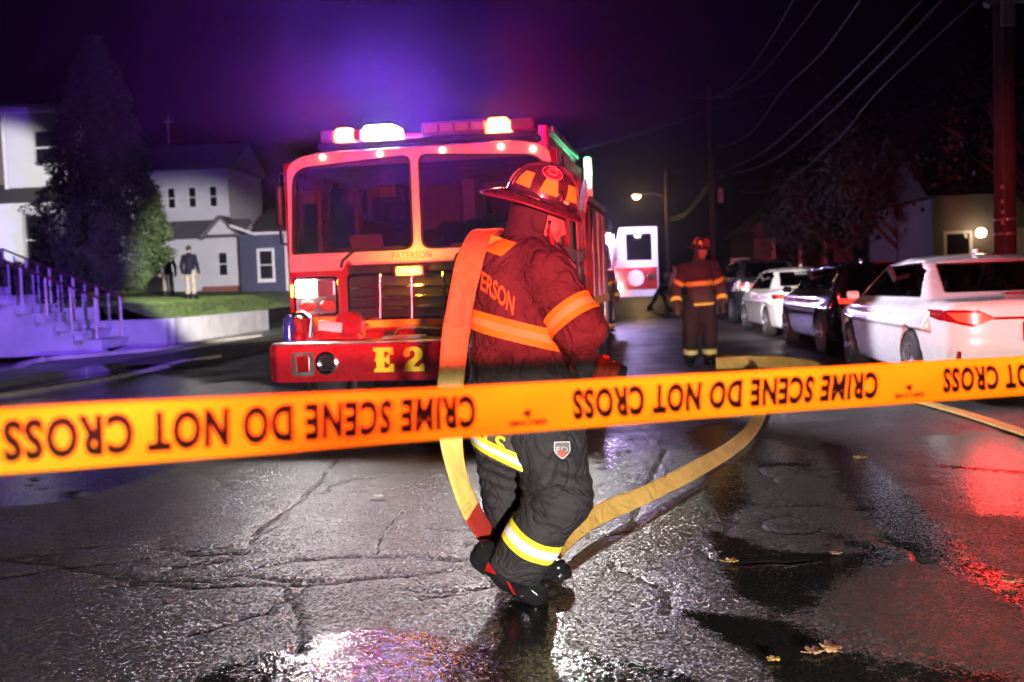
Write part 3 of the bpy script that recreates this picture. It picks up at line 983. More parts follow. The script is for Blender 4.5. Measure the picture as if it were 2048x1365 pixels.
def engine(loc, rot, label, lit=True, name='fire_engine', length=5.9, unit=True, group=None):
    T = thing(name, label, 'fire engine', loc, rot, group)
    cx = -0.03
    # bumper
    bp = B().prism([(-1.25, 0.10), (-1.15, 0), (1.13, 0), (1.25, 0.10), (1.25, 0.66), (-1.25, 0.66)], 0.53, 0.845, 'XY').obj('bumper', RED, T, bevel=0.012)
    B().prism([(-1.235, 0.11), (-1.145, 0.015), (1.125, 0.015), (1.235, 0.11), (1.235, 0.66), (-1.235, 0.66)], 0.847, 0.862, 'XY').obj('bumper_deck', ALU, bp, bevel=0.004)
    if unit:
        for pts, x0, x1 in ((SLAB_E, -0.29, -0.115), (SLAB_2, -0.045, 0.145)):
            B().prism([(x0 + (x1 - x0) * a, 0.605 + 0.205 * b) for a, b in pts], -0.007, 0.003).obj('unit_letter', GOLD, bp)
    plate('flasher_bezel', rrect(-1.005, -0.815, 0.585, 0.785, 0.012), [rrect(-0.975, -0.845, 0.617, 0.755, 0.01)], -0.014, 0.004, STEEL, bp)
    lens = B().box2((-0.97, -0.008, 0.622), (-0.85, 0.01, 0.75)).obj('flasher_lens', DARKRED, bp, bevel=0.01)
    B().lathe([(0.098, 0.0), (0.098, -0.022), (0.082, -0.028), (0.078, -0.01), (0.03, 0.012)], (-0.70, 0, 0.69), 28, 'Y').obj('siren_speaker', CHROME, bp, smooth=True)
    for k in range(5):
        B().box((-0.70, -0.021, 0.69 + (k - 2) * 0.028), (0.15 * math.cos((k - 2) * 0.42), 0.006, 0.009)).obj('speaker_bar', BLACK, bp)
    B().cyl((-0.57, 0.3, 0.36), (-0.57, 0.32, 0.55), 0.035, n=10).obj('tow_eye', BLACK, T)
    # cab shell
    fy = 0.62
    ws_l = rpoly([(-1.18 + cx, 1.635), (-0.05 + cx, 1.635), (-0.05 + cx, 2.465), (-1.14 + cx, 2.40)], [0.03, 0.10, 0.09, 0.16], 7)
    ws_r = rpoly([(0.03 + cx, 1.635), (1.18 + cx, 1.635), (1.14 + cx, 2.40), (0.03 + cx, 2.465)], [0.10, 0.03, 0.16, 0.09], 7)
    outer = rpoly([(-1.215 + cx, 1.40), (1.215 + cx, 1.40), (1.195 + cx, 2.43), (1.05 + cx, 2.512), (-1.05 + cx, 2.512), (-1.195 + cx, 2.43)], [0, 0, 0.1, 0.25, 0.25, 0.1], 6)
    cab = plate('cab_front', outer, [ws_l, ws_r], fy, fy + 0.06, WHITE, T)
    for q in (ws_l, ws_r):
        pane = plate('windscreen_pane', [(x * 0.995 if 0 else x, z) for x, z in q], [], fy + 0.034, fy + 0.04, GLASS, T)
        c0 = np.mean(q, 0)
        plate('window_seal', [tuple(c0 + (np.array(v) - c0) * 1.012) for v in q], [tuple(c0 + (np.array(v) - c0) * 0.975) for v in q][::-1] and [[tuple(c0 + (np.array(v) - c0) * 0.975) for v in q]], fy - 0.006, fy + 0.012, BLACK, pane)
    # red lower front with V-shaped break between the white and the red
    low = [(-1.215 + cx, 0.92), (1.215 + cx, 0.92), (1.215 + cx, 1.47), (0.62, 1.47), (0.50, 1.50), (0.26, 1.515), (-0.46, 1.515), (-0.57, 1.44), (-0.68, 1.56), (-0.74, 1.475), (-1.215 + cx, 1.475)]
    B().prism(low, fy - 0.035, fy + 0.05).obj('cab_lower_front', RED, T, bevel=0.012)
    B().prism([(-1.2 + cx, 0.62), (1.2 + cx, 0.62), (1.2 + cx, 0.918), (-1.2 + cx, 0.918)], fy - 0.02, fy + 0.05).obj('cab_skirt', RED, T, bevel=0.01)
    # maker's plate lettering above the grille
    V, F = text2d('PATERSON', 0.062, 0.0, 0.82, 1.05)
    me = py_mesh('cab_lettering', [(-0.28 + x, fy - 0.005, 1.553 + z) for x, z in V], F)
    link('cab_lettering', me, mat('faded_red_print', (0.45, 0.16, 0.15), 0.4), cab)
    # side walls, roof
    for s in (-1, 1):
        x0 = cx + s * 1.215
        prof = [(fy + 0.05, 0.62), (2.75, 0.62), (2.75, 2.50), (fy + 0.05, 2.46)]
        win = rpoly([(fy + 0.16, 1.62), (1.42, 1.62), (1.42, 2.36), (fy + 0.24, 2.36)], 0.08)
        win2 = rpoly([(1.72, 1.62), (2.55, 1.62), (2.55, 2.36), (1.72, 2.36)], 0.08)
        o = plate('cab_side', prof, [win, win2], x0 - 0.03, x0 + 0.03, RED, T)
        me = o.data
        for v in me.vertices: v.co = (v.co.y, v.co.x, v.co.z)
        fix_normals(me)
        for wq in (win, win2):
            o2 = plate('side_window', wq, [], x0 - 0.004, x0 + 0.004, GLASS, T)
            for v in o2.data.vertices: v.co = (v.co.y, v.co.x, v.co.z)
        o3 = plate('white_band', [(fy + 0.05, 1.50), (2.75, 1.50), (2.75, 2.49), (fy + 0.05, 2.455)], [rpoly([(fy + 0.15, 1.61), (1.43, 1.61), (1.43, 2.37), (fy + 0.23, 2.37)], 0.08), rpoly([(1.71, 1.61), (2.56, 1.61), (2.56, 2.37), (1.71, 2.37)], 0.08)], x0 + s * 0.031 - 0.001, x0 + s * 0.031 + 0.002, WHITE, o)
        for v in o3.data.vertices: v.co = (v.co.y, v.co.x, v.co.z)
        B().box((x0 + s * 0.05, 1.38, 1.30), (0.03, 0.16, 0.035)).obj('door_handle', CHROME, o, bevel=0.008)
        B().tube([(x0 + s * 0.04, 1.58, 1.1), (x0 + s * 0.09, 1.58, 1.12), (x0 + s * 0.09, 1.58, 2.2), (x0 + s * 0.04, 1.58, 2.22)], 0.016).obj('grab_rail', STEEL, o, smooth=True)
        # mirror on its arm
        mr = B().box((x0 + s * 0.085, fy + 0.06, 2.08), (0.07, 0.10, 0.40)).obj('mirror', BLACK, T, bevel=0.03)
        B().tube([(x0 + s * 0.0, fy + 0.12, 2.36), (x0 + s * 0.08, fy + 0.04, 2.38), (x0 + s * 0.085, fy + 0.03, 2.28)], 0.014).obj('mirror_arm', CHROME, mr, smooth=True)
        B().tube([(x0 + s * 0.0, fy + 0.12, 1.72), (x0 + s * 0.08, fy + 0.04, 1.74), (x0 + s * 0.085, fy + 0.03, 1.88)], 0.014).obj('mirror_arm', CHROME, mr, smooth=True)
    B().prism([(cx + x, z) for x, z in rpoly([(-1.2, 2.40), (1.2, 2.40), (1.14, 2.485), (0.95, 2.545), (-0.95, 2.545), (-1.14, 2.485)], [0, 0, .08, .2, .2, .08])], fy + 0.0601, 2.75).obj('cab_roof', WHITE, T, bevel=0.02)
    B().box2((cx - 1.0, 1.72, 2.56), (cx + 1.04, 4.2, 2.83)).obj('raised_roof', RED, T, bevel=0.03)
    B().box2((cx + 1.041, 1.9, 2.77), (cx + 1.075, 4.2, 2.835)).obj('roof_rail', ALU, T, bevel=0.008)
    B().box2((cx - 1.15, 2.76, 0.55), (cx + 1.15, 2.80, 2.5)).obj('cab_rear_wall', mat('cab_lining', (0.26, 0.22, 0.24), 0.7), T)
    B().box2((cx - 1.19, fy + 0.07, 0.80), (cx + 1.19, 2.75, 0.9)).obj('cab_floor', BLACK, T)
    # grille
    gx0, gx1, gz0, gz1 = -0.665, 0.60, 1.035, 1.425
    B().box2((gx0 - 0.01, fy - 0.05, gz0 - 0.01), (gx1 + 0.01, fy - 0.036, gz1 + 0.09)).obj('grille_backing', mat('grille_mesh', (0.03, 0.028, 0.03), 0.5, 0.5, var=0.3, bmp=0.8, bscale=120), T)
    gr = plate('grille_frame', rrect(gx0 - 0.012, gx1 + 0.012, gz0 - 0.012, gz1 + 0.012, 0.05), [rrect(gx0 + 0.012, gx1 - 0.012, gz0 + 0.012, gz1 - 0.012, 0.04)], fy - 0.095, fy - 0.05, CHROME, T)
    for x in (-0.385, -0.095, 0.195, 0.45):
        B().cyl((x, fy - 0.088, gz0), (x + 0.012, fy - 0.088, gz1), 0.016, n=10).obj('grille_bar', CHROME, gr, smooth=True)
    for z in (1.135, 1.225, 1.315):
        B().cyl((gx0, fy - 0.07, z), (gx1, fy - 0.07, z), 0.008, n=8).obj('grille_rod', CHROME, gr, smooth=True)
    B().prism([(-0.62, 1.438), (0.58, 1.438), (0.36, 1.505), (-0.42, 1.505)], fy - 0.075, fy - 0.03).obj('grille_cowl', BLACK, T, bevel=0.008)
    am = B().box2((-0.235, fy - 0.13, 1.395), (0.035, fy - 0.07, 1.492)).obj('grille_flasher', STEEL, T, bevel=0.015)
    B().box2((-0.205, fy - 0.142, 1.412), (0.005, fy - 0.128, 1.478)).obj('amber_lens', L_AMBER if lit else DARKRED, am, bevel=0.006)
    # headlight clusters
    for s in (-1, 1):
        x0, x1 = sorted((cx + s * 1.155, cx + s * 0.74))
        hb = plate('headlight_bezel', rrect(x0, x1, 1.075, 1.425, 0.04), [rrect(x0 + 0.02, x1 - 0.02, 1.095, 1.405, 0.03)], fy - 0.085, fy - 0.03, CHROME, T)
        B().box2((x0 + 0.015, fy - 0.045, 1.09), (x1 - 0.015, fy - 0.033, 1.41)).obj('bezel_back', STEEL, hb)
        xm = (x0 + x1) / 2
        out = (x0 + 0.025, xm - 0.008) if s < 0 else (xm + 0.008, x1 - 0.025)
        inn = (xm + 0.008, x1 - 0.025) if s < 0 else (x0 + 0.025, xm - 0.008)
        B().box2((out[0], fy - 0.08, 1.245), (out[1], fy - 0.046, 1.398)).obj('headlight', L_WHITE if lit else CHROME, hb, bevel=0.02)
        B().box2((inn[0], fy - 0.08, 1.245), (inn[1], fy - 0.046, 1.398)).obj('headlight', mat('headlamp_glass', (0.5, 0.45, 0.47), 0.15, 0.6), hb, bevel=0.02)
        for q in (out, inn):
            e = B().lathe([(0.0, -0.035), (0.55, -0.03), (0.9, -0.015), (1.0, 0.0)], (0, 0, 0), 20, 'Y')
            e.v = [((q[0] + q[1]) / 2 + x * (q[1] - q[0]) * 0.46, fy - 0.046 + y, 1.165 + z * 0.055) for x, y, z in e.v]
            e.obj('indicator_lens', mat('amber_red_lens', (0.5, 0.10, 0.04), 0.25, coat=0.6), hb, smooth=True)
        B().box2((cx + s * 1.165 - 0.012, fy - 0.075, 1.25), (cx + s * 1.165 + 0.03 * s + 0.012, fy + 0.0, 1.36)).obj('side_indicator', L_AMBER if lit and s < 0 else DARKRED, hb, bevel=0.01)
        B().cyl((cx + s * 1.02, fy - 0.09, 0.985), (cx + s * 1.02, fy - 0.03, 0.985), 0.06, n=20).obj('fog_lens', DARKRED, T, smooth=True)
    # yellow reflective band with its kink
    B().prism([(-1.06, 0.985), (-0.70, 0.955), (0.95, 0.955), (1.10, 0.985), (1.10, 1.06), (0.92, 1.06), (0.86, 1.018), (-0.68, 1.018), (-0.76, 1.06), (-1.06, 1.06)], fy - 0.043, fy - 0.0345).obj('reflective_band', GOLD, T)
    # wipers
    for x in (-0.72, 0.32):
        wp = B().tube([(x - 0.02, fy - 0.05, 1.50), (x, fy - 0.06, 1.56), (x + 0.10, fy - 0.04, 1.64)], 0.014).obj('wiper_arm', BLACK, T, smooth=True)
        B().box((x + 0.26, fy - 0.03, 1.66), (0.62, 0.015, 0.018)).obj('wiper_blade', BLACK, wp)
    # roof marker lamps
    for x in (-0.88, -0.35, 0.22, 0.74, 1.02):
        B().lathe([(0.026, 0.004), (0.026, -0.014), (0.016, -0.026), (0.004, -0.03)], (x, fy, 2.489 if abs(x) < 0.95 else 2.45), 14, 'Y').obj('marker_lamp', L_MARK if lit else DARKRED, T, smooth=True)
    # light bar
    lb = B().box2((-1.05, 0.95, 2.605), (1.0, 1.35, 2.66)).obj('light_bar', BLACK, T, bevel=0.015)
    B().box2((-0.06, 0.97, 2.665), (0.54, 1.3, 2.80)).obj('light_bar_housing', mat('smoked_lens', (0.16, 0.05, 0.07), 0.2, coat=0.6), lb, bevel=0.025)
    for k in range(4):
        B().box2((-0.03 + k * 0.145, 0.955, 2.70), (0.095 + k * 0.145, 0.972, 2.775)).obj('led_window', mat('clear_led_lens', (0.45, 0.3, 0.33), 0.15, coat=0.8), lb, bevel=0.01)
    B().box2((-1.03, 0.97, 2.665), (-0.90, 1.3, 2.79)).obj('beacon_module', mat('smoked_lens'), lb, bevel=0.025)
    B().box2((-0.89, 0.97, 2.665), (-0.73, 1.3, 2.80)).obj('red_beacon', L_RED if lit else DARKRED, lb, bevel=0.04, seg=3)
    B().box2((-0.715, 0.97, 2.67), (-0.63, 1.3, 2.78)).obj('beacon_module', DARKRED, lb, bevel=0.025)
    B().box2((-0.615, 0.96, 2.665), (-0.31, 1.3, 2.805)).obj('blue_beacon', L_BLUE if lit else DARKRED, lb, bevel=0.04, seg=3)
    B().box2((0.56, 0.96, 2.665), (0.74, 1.3, 2.80)).obj('red_beacon', L_RED if lit else DARKRED, lb, bevel=0.03, seg=3)
    B().box2((0.76, 0.97, 2.665), (0.98, 1.3, 2.79)).obj('beacon_module', DARKRED, lb, bevel=0.03)
    for x in (-0.9, -0.1, 0.6): B().box2((x, 1.0, 2.54), (x + 0.1, 1.3, 2.61)).obj('light_bar_foot', BLACK, lb)
    # pump panel and body
    B().box2((cx - 1.16, 2.85, 0.55), (cx + 1.16, 3.55, 2.05)).obj('pump_panel', STEEL, T, bevel=0.02)
    for s in (-1, 1):
        for z in (0.95, 1.3, 1.6):
            for y in (3.02, 3.32):
                B().cyl((cx + s * 1.15, y, z), (cx + s * 1.21, y, z), 0.07, n=16).obj('gauge', CHROME, T, smooth=True)
    B().box2((cx - 1.24, 3.6, 0.5), (cx + 1.24, length, 2.24)).obj('body', RED, T, bevel=0.02)
    B().box2((cx - 1.25, 3.58, 2.241), (cx + 1.25, length + 0.02, 2.29)).obj('body_coping', ALU, T, bevel=0.01)
    for s in (-1, 1):
        for k in range(3):
            a = 3.68 + k * (length - 3.75) / 3
            b2 = a + (length - 3.75) / 3 - 0.06
            d = B().box2((cx + s * 1.245 - 0.004, a, 0.62), (cx + s * 1.245 + 0.012, b2, 2.16)).obj('roller_door', STEEL, T, bevel=0.004)
            for j in range(10):
                B().box2((cx + s * 1.257 - 0.001, a + 0.03, 0.68 + j * 0.148), (cx + s * 1.257 + 0.006, b2 - 0.03, 0.815 + j * 0.148)).obj('door_slat', STEEL, d)
        B().tube([(cx + s * 1.28, 2.9, 0.7), (cx + s * 1.32, 2.9, 0.75), (cx + s * 1.32, 2.9, 2.1), (cx + s * 1.28, 2.9, 2.15)], 0.02).obj('handrail', CHROME, T, smooth=True)
        B().tube([(cx + s * 1.28, length - 0.05, 0.7), (cx + s * 1.33, length - 0.05, 0.75), (cx + s * 1.33, length - 0.05, 2.1), (cx + s * 1.28, length - 0.05, 2.15)], 0.022).obj('handrail', CHROME, T, smooth=True)
        B().box2((cx + s * 1.262, 3.6, 1.02), (cx + s * 1.268, length, 1.12)).obj('side_stripe', GOLD, T)
        for y in ([1.55] if length < 5 else [1.55, length - 1.3]):
            wheel(T, (cx + s * 1.06, y, 0.5), 0.5, 0.3, s)
            B().lathe([(0.56, -0.02), (0.60, 0.0), (0.60, 0.02), (0.56, 0.03)], (cx + s * 1.235, y, 0.5), 32, 'X').obj('wheel_arch', BLACK, T, smooth=True)
    B().box2((cx + 1.12, 4.3, 2.30), (cx + 1.22, 4.36, 2.80)).obj('light_post', STEEL, T)
    B().box2((cx + 1.14, 4.24, 2.44), (cx + 1.20, 4.30, 2.80)).obj('green_strip_lamp', glow('lit_green_lamp', (0.12, 1.0, 0.45), 9) if lit else DARKRED, T, bevel=0.01)
    # inside the cab
    LINING = mat('seat_cloth', (0.07, 0.06, 0.08), 0.8, var=0.3)
    B().box2((cx - 1.17, fy + 0.12, 1.40), (cx + 1.17, fy + 0.5, 1.64)).obj('dashboard', BLACK, T, bevel=0.06, seg=3)
    B().box((-0.55, fy + 0.14, 1.715), (0.30, 0.02, 0.15), Matrix.Rotation(0.35, 3, 'X')).obj('clipboard', mat('paper', (0.6, 0.45, 0.42), 0.7), T)
    for x in (-0.62, 0.58):
        se = B().box2((x - 0.26, 1.55, 0.95), (x + 0.26, 1.72, 1.98)).obj('seat_back', LINING, T, bevel=0.07, seg=3)
        B().box2((x - 0.14, 1.56, 1.98), (x + 0.14, 1.68, 2.2)).obj('headrest', LINING, se, bevel=0.05, seg=3)
        B().box2((x - 0.27, 1.12, 1.15), (x + 0.27, 1.6, 1.32)).obj('seat_cushion', LINING, se, bevel=0.05, seg=3)
    B().tube([(0.62 + 0.21 * math.cos(t), fy + 0.62 + 0.1 * math.sin(t), 1.70 + 0.19 * math.sin(t)) for t in np.linspace(0, 2 * PI, 24, endpoint=False)], 0.017, 8, True).obj('steering_wheel', BLACK, T, smooth=True)
    B().box2((-0.20, 1.9, 1.0), (0.12, 2.4, 1.95)).obj('engine_cover', LINING, T, bevel=0.08, seg=3)
    B().box2((0.02, 2.2, 1.6), (0.16, 2.7, 2.4)).obj('cab_locker', mat('locker_grey', (0.4, 0.36, 0.36), 0.5), T, bevel=0.02)
    B().box2((-0.9, 2.3, 1.5), (-0.72, 2.7, 2.4)).obj('cab_locker', mat('locker_grey'), T, bevel=0.02)
    for x, z in ((-0.33, 1.78), (-0.45, 2.02), (-0.12, 1.72), (0.35, 1.82)):
        q = B().lathe([(0.02, -0.1), (0.11, -0.08), (0.14, 0.0), (0.12, 0.09), (0.03, 0.12)], (x, 1.35 + 0.2 * abs(x), z), 16)
        q.obj('stowed_helmet', LINING, T, smooth=True)
    return T

def wheel(parent, c, r, wdt, s, rim=None, name='wheel'):
    x, y, z = c
    prof = [(r * 0.62, -wdt / 2 + 0.01), (r * 0.9, -wdt / 2), (r * 0.97, -wdt / 2 + 0.02), (r, -wdt / 2 + 0.05), (r, wdt / 2 - 0.05), (r * 0.97, wdt / 2 - 0.02), (r * 0.9, wdt / 2), (r * 0.62, wdt / 2 - 0.01)]
    t = B().lathe(prof, c, 36, 'X').obj(name, RUBBER, parent, smooth=True)
    rm = rim or CHROME
    e = s * wdt / 2
    B().lathe([(r * 0.66, e * 0.5), (r * 0.66, e * 1.02), (r * 0.60, e * 1.03), (r * 0.57, e * 0.80), (r * 0.2, e * 0.62)], c, 32, 'X').obj('rim', rm, t, smooth=True)
    for k in range(5):
        a = 2 * PI * k / 5 + 0.3
        p0 = Vector((x + e * 0.93, y + r * 0.12 * math.cos(a), z + r * 0.12 * math.sin(a)))
        p1 = Vector((x + e * 0.97, y + r * 0.61 * math.cos(a), z + r * 0.61 * math.sin(a)))
        for da in (-0.13, 0.13):
            d = Vector((0, -math.sin(a), math.cos(a))) * da * r * 0.6
            B().cyl(p0 + d * 0.4, p1 + d, r * 0.06, r * 0.055, 8).obj('spoke', rm, t, smooth=True)
    B().cyl((x + e * 0.6, y, z), (x + e * 0.99, y, z), r * 0.16, r * 0.14, 16).obj('hub', rm, t, smooth=True)
    return t

ENG = engine(ENG_LOC, ENG_ROT, 'red and white fire engine with lit roof beacons and E 2 on its bumper')

# equipment carried on the front bumper
def on_engine(x, y, z):
    c, s = math.cos(ENG_ROT), math.sin(ENG_ROT)
    return (ENG_LOC[0] + x * c - y * s, ENG_LOC[1] + x * s + y * c, z)
bell = thing('air_horn', 'chrome and red air horns standing on the fire engine bumper end', 'air horn', on_engine(-1.08, 0.36, 0.862), ENG_ROT)
B().lathe([(0.055, 0.0), (0.06, 0.05), (0.05, 0.06), (0.038, 0.10), (0.05, 0.18), (0.04, 0.21), (0.015, 0.225)], (0, 0, 0.002), 18).obj('horn_body', DARKRED, bell, smooth=True)
B().lathe([(0.05, 0.0), (0.052, 0.12), (0.045, 0.20), (0.02, 0.23)], (-0.115, 0.06, 0.002), 18).obj('blue_beacon_lens', mat('blue_lens', (0.02, 0.03, 0.45), 0.15, coat=1), bell, smooth=True)
B().tube([(0.10, 0.02, 0.03), (0.10, 0.03, 0.2), (0.02, 0.09, 0.235), (-0.1, 0.1, 0.22)], 0.03, 10).obj('horn_pipe', CHROME, bell, smooth=True)
mon = thing('bumper_hose_reel', 'red hose inlet drum with a white card on the fire engine bumper', 'hose inlet', on_engine(-0.62, 0.36, 0.862), ENG_ROT)
B().prism([(-0.26, 0.003), (0.16, 0.003), (0.10, 0.08), (-0.20, 0.10)], -0.1, 0.12).obj('drum_base', RED, mon, bevel=0.02)
B().lathe([(0.03, -0.10), (0.115, -0.10), (0.12, -0.08), (0.12, 0.06), (0.10, 0.10), (0.03, 0.11)], (0.02, 0, 0.13), 26, 'Y').obj('drum', RED, mon, smooth=True)
B().box((-0.12, -0.135, 0.128), (0.21, 0.012, 0.085), Matrix.Rotation(R(8), 3, 'Y')).obj('white_card', mat('white_card', (0.78, 0.78, 0.8), 0.5), mon, bevel=0.003)
B().cyl((0.14, -0.05, 0.10), (0.14, 0.06, 0.10), 0.035, n=14).obj('drum_handle', mat('amber_red_lens'), mon, smooth=True)
stp = thing('folded_strap', 'folded grey webbing strap lying on the fire engine bumper', 'strap', on_engine(0.05, 0.3, 0.862), ENG_ROT)
WEB = mat('grey_webbing', (0.28, 0.27, 0.24), 0.8)
B().tube([(-0.26, 0, 0.02), (-0.2, -0.02, 0.09), (-0.05, 0, 0.10), (0.08, 0.02, 0.05), (0.2, 0.03, 0.06), (0.34, 0.02, 0.12), (0.46, 0, 0.11), (0.5, 0, 0.03)], 0.012, 6).obj('strap_loop', WEB, stp, smooth=True)
B().box((-0.12, -0.12, 0.022), (0.36, 0.14, 0.03)).obj('folded_end', WEB, stp, bevel=0.012)
B().box((0.08, 0.04, 0.055), (0.28, 0.12, 0.08), Matrix.Rotation(0.1, 3, 'Y')).obj('strap_buckle', BLACK, stp, bevel=0.03, seg=3)
B().box((-0.28, 0.02, 0.04), (0.1, 0.08, 0.05)).obj('strap_end_clip', BLACK, stp, bevel=0.015)

# lamps of the engine, and spots added for the parked cars
def elamp(name, x, y, z, kind, power, col, to=None, size=R(100), blend=0.4, radius=0.06):
    return lamp(name, kind, on_engine(x, y, z), power, col, to and on_engine(*to), size, blend, radius)
def efan(name, x, y, z, *a, **k): return fan(name, on_engine(x, y, z), *a, **k)
for az_ in ((-181, -180, 0, 14), (66, 84, 180, 181)):     # gap cut in the beam to keep blue off the right-hand trees
    efan('blue_beacon_lamp', -0.46, 1.12, 2.85, 10500, (0.22, 0.05, 1.0), (-0.200, -0.178), (0.998, 0.999), az_, radius=0.12)
efan('red_beacon_lamp', -0.81, 1.12, 2.86, 3800, (1, 0.03, 0.75), (-0.200, -0.178), (0.998, 0.999), (-181, -180, -78, -62), radius=0.08)
efan('red_beacon_lamp', 0.65, 1.12, 2.86, 750, (1, 0.03, 0.05), (-0.200, -0.178), (0.998, 0.999), (84, 100, 180, 181), radius=0.08)
elamp('blue_beacon_sweep', -1.0, 1.2, 2.95, 'SPOT', 20000, (0.2, 0.08, 1.0), (-12.8, 13.6, 0.7), R(24), 0.5)
elamp('blue_beacon_front_lamp', -0.46, 0.72, 2.86, 'SPOT', 95, (0.30, 0.25, 1.0), (-0.2, -6.0, 0), R(70), 0.5, 0.09)
elamp('red_beacon_front_lamp', -0.81, 0.72, 2.86, 'SPOT', 60, (1, 0.10, 0.22), (-0.5, -6.0, 0), R(70), 0.5, 0.07)
elamp('red_beacon_front_lamp', 0.65, 0.72, 2.86, 'SPOT', 70, (1, 0.14, 0.06), (0.4, -6.0, 0), R(70), 0.5, 0.07)
elamp('headlamp', -1.05, 0.45, 1.32, 'SPOT', 175, (1, 0.97, 0.95), (-0.6, -6, 0.1), R(110), 0.6, 0.07)
elamp('headlamp', 1.0, 0.45, 1.32, 'SPOT', 300, (1, 0.97, 0.95), (3.6, -6, 0.1), R(110), 0.6, 0.07)
elamp('amber_lamp', -0.1, 0.40, 1.445, 'POINT', 14, (1, 0.4, 0.03), radius=0.05)
elamp('green_lamp', 1.22, 4.2, 2.65, 'POINT', 4, (0.1, 1, 0.4), radius=0.05)
elamp('left_scene_lamp', -1.5, 3.4, 2.75, 'SPOT', 48000, (1, 0.95, 0.92), (-13.3, 23.4, 1.7), R(19), 0.5, 0.12)
elamp('far_sedan_fill_lamp', 1.5, 4.6, 2.6, 'SPOT', 9500, (1, 0.94, 0.95), (3.73, 14.37, 0.7), R(17), 0.5, 0.12)  # narrow spot added to whiten the lettered sedan
elamp('near_sedan_fill_lamp', 1.45, 4.4, 2.5, 'SPOT', 1500, (0.86, 0.8, 1.0), (4.4, 2.6, 0.5), R(66), 0.5, 0.12)  # added without a fixture to brighten the near sedan's side

# ------------------------------------------------------------------ people
JACKET = cloth('turnout_jacket_cloth', (0.080, 0.062, 0.058), 0.9, 0.45, fold=0.38)
PANTS = cloth('turnout_trouser_cloth', (0.030, 0.026, 0.028), 0.8, 0.35)
HOODC = cloth('black_knit_hood', (0.06, 0.05, 0.05), 0.95, 0.15, fold=0.15)
BOOT = mat('wet_black_boot_rubber', (0.012, 0.012, 0.013), 0.18, var=0.3, bmp=0.35, bscale=22)
GLOVE = mat('glove_leather', (0.05, 0.04, 0.035), 0.6, var=0.3, bmp=0.4, bscale=60)
SKIN = mat('skin', (0.42, 0.26, 0.19), 0.5, var=0.08, scale=25, bmp=0.08, bscale=150, bdist=0.003)
TRIM_Y = mat('lime_yellow_trim', (0.82, 0.66, 0.03), 0.6, var=0.08, bmp=0.2, bscale=90, bdist=0.003)
TRIM_P = mat('glare_tinted_silver_trim', (0.95, 0.88, 0.22), 0.45, var=0.1, bmp=0.3, bscale=70, bdist=0.004)  # silver strip tinted yellow to imitate the lamp light it returns
TRIM_S = mat('silver_trim', (0.72, 0.70, 0.72), 0.38, var=0.1, bmp=0.3, bscale=70, bdist=0.004)
HELM = mat('helmet_black_shell', (0.07, 0.035, 0.035), 0.28, var=0.25, scale=14, coat=0.5)
STRAP = mat('black_strap', (0.02, 0.017, 0.018), 0.6)

def part_from_sdf(name, fn, lo, hi, h, m, parent, origin, planes=(), solid=0.0):
    me = sdf_mesh(name, fn, lo, hi, h)
    if planes:
        clip(me, planes)
    if origin is not None:
        co = np.empty(len(me.vertices) * 3, np.float32)
        me.vertices.foreach_get('co', co)
        co = co.reshape(-1, 3) - np.asarray(origin, np.float32)
        me.vertices.foreach_set('co', co.ravel())
    me.update()
    return link(name, me, m, parent, True)

def stack(P, rows):
    """torso-like volume from ellipses: rows (z, cx, cy, a, b)"""
    X, Y, Z = P
    r = np.asarray(sorted(rows, key=lambda q: q[0]), float)
    cx, cy, a, b = [np.interp(Z, r[:, 0], r[:, k]).astype(np.float32) for k in (1, 2, 3, 4)]
    f = (np.sqrt(((X - cx) / a) ** 2 + ((Y - cy) / b) ** 2) - 1) * np.minimum(a, b)
    return np.maximum(f, np.maximum(r[0, 0] - Z, Z - r[-1, 0]))

def folds(P, amp, sx=1, sy=1, sz=1, ph=0.0):
    X, Y, Z = P
    return amp * (vnoise(X * 6 * sx + ph, Y * 6 * sy, Z * 6 * sz) + 0.5 * vnoise(X * 15 * sx, Y * 15 * sy + ph, Z * 15 * sz))

def hand_mesh(curl=0.9, spread=0.05, glove=True):
    """right hand in its own frame: wrist at the origin, fingers along +X, palm facing -Z, thumb towards +Y"""
    g = 1.18 if glove else 1.0
    segs = []
    for k, (y, L) in enumerate(((0.030, 0.072), (0.010, 0.080), (-0.011, 0.074), (-0.031, 0.058))):
        p = np.array([0.092, y, 0.0]); a = 0.12
        for j, fr in enumerate((0.45, 0.32, 0.23)):
            a += curl * (0.55 if j == 0 else 0.85)
            q = p + L * fr * 1.05 * np.array([math.cos(a), spread * (1.5 - k) * 0.3, -math.sin(a)])
            segs.append((p, q, (0.0098 - 0.0012 * j) * g, (0.0088 - 0.0012 * j) * g))
            p = q
    th = [np.array([0.028, 0.036, -0.006]), np.array([0.058, 0.060, -0.022]), np.array([0.080, 0.058, -0.042]), np.array([0.094, 0.046, -0.056])]
    for a, b, r0, r1 in zip(th[:-1], th[1:], (0.0145, 0.012, 0.0105), (0.012, 0.0105, 0.009)):
        segs.append((a, b, r0 * g, r1 * g))
    def fn(*P):
        f = ell(P, (0.052, 0.0, 0.0), (0.055, 0.044 * g, 0.018 * g))
        f = smin(f, cap(P, (-0.03, 0, 0), (0.02, 0, 0), 0.030 * g, 0.030 * g), 0.02)
        for a, b, r0, r1 in segs:
            f = smin(f, cap(P, a, b, r0, r1), 0.006)
        return f
    return sdf_mesh('hand', fn, (-0.075, -0.075, -0.10), (0.19, 0.09, 0.05), 0.0048)

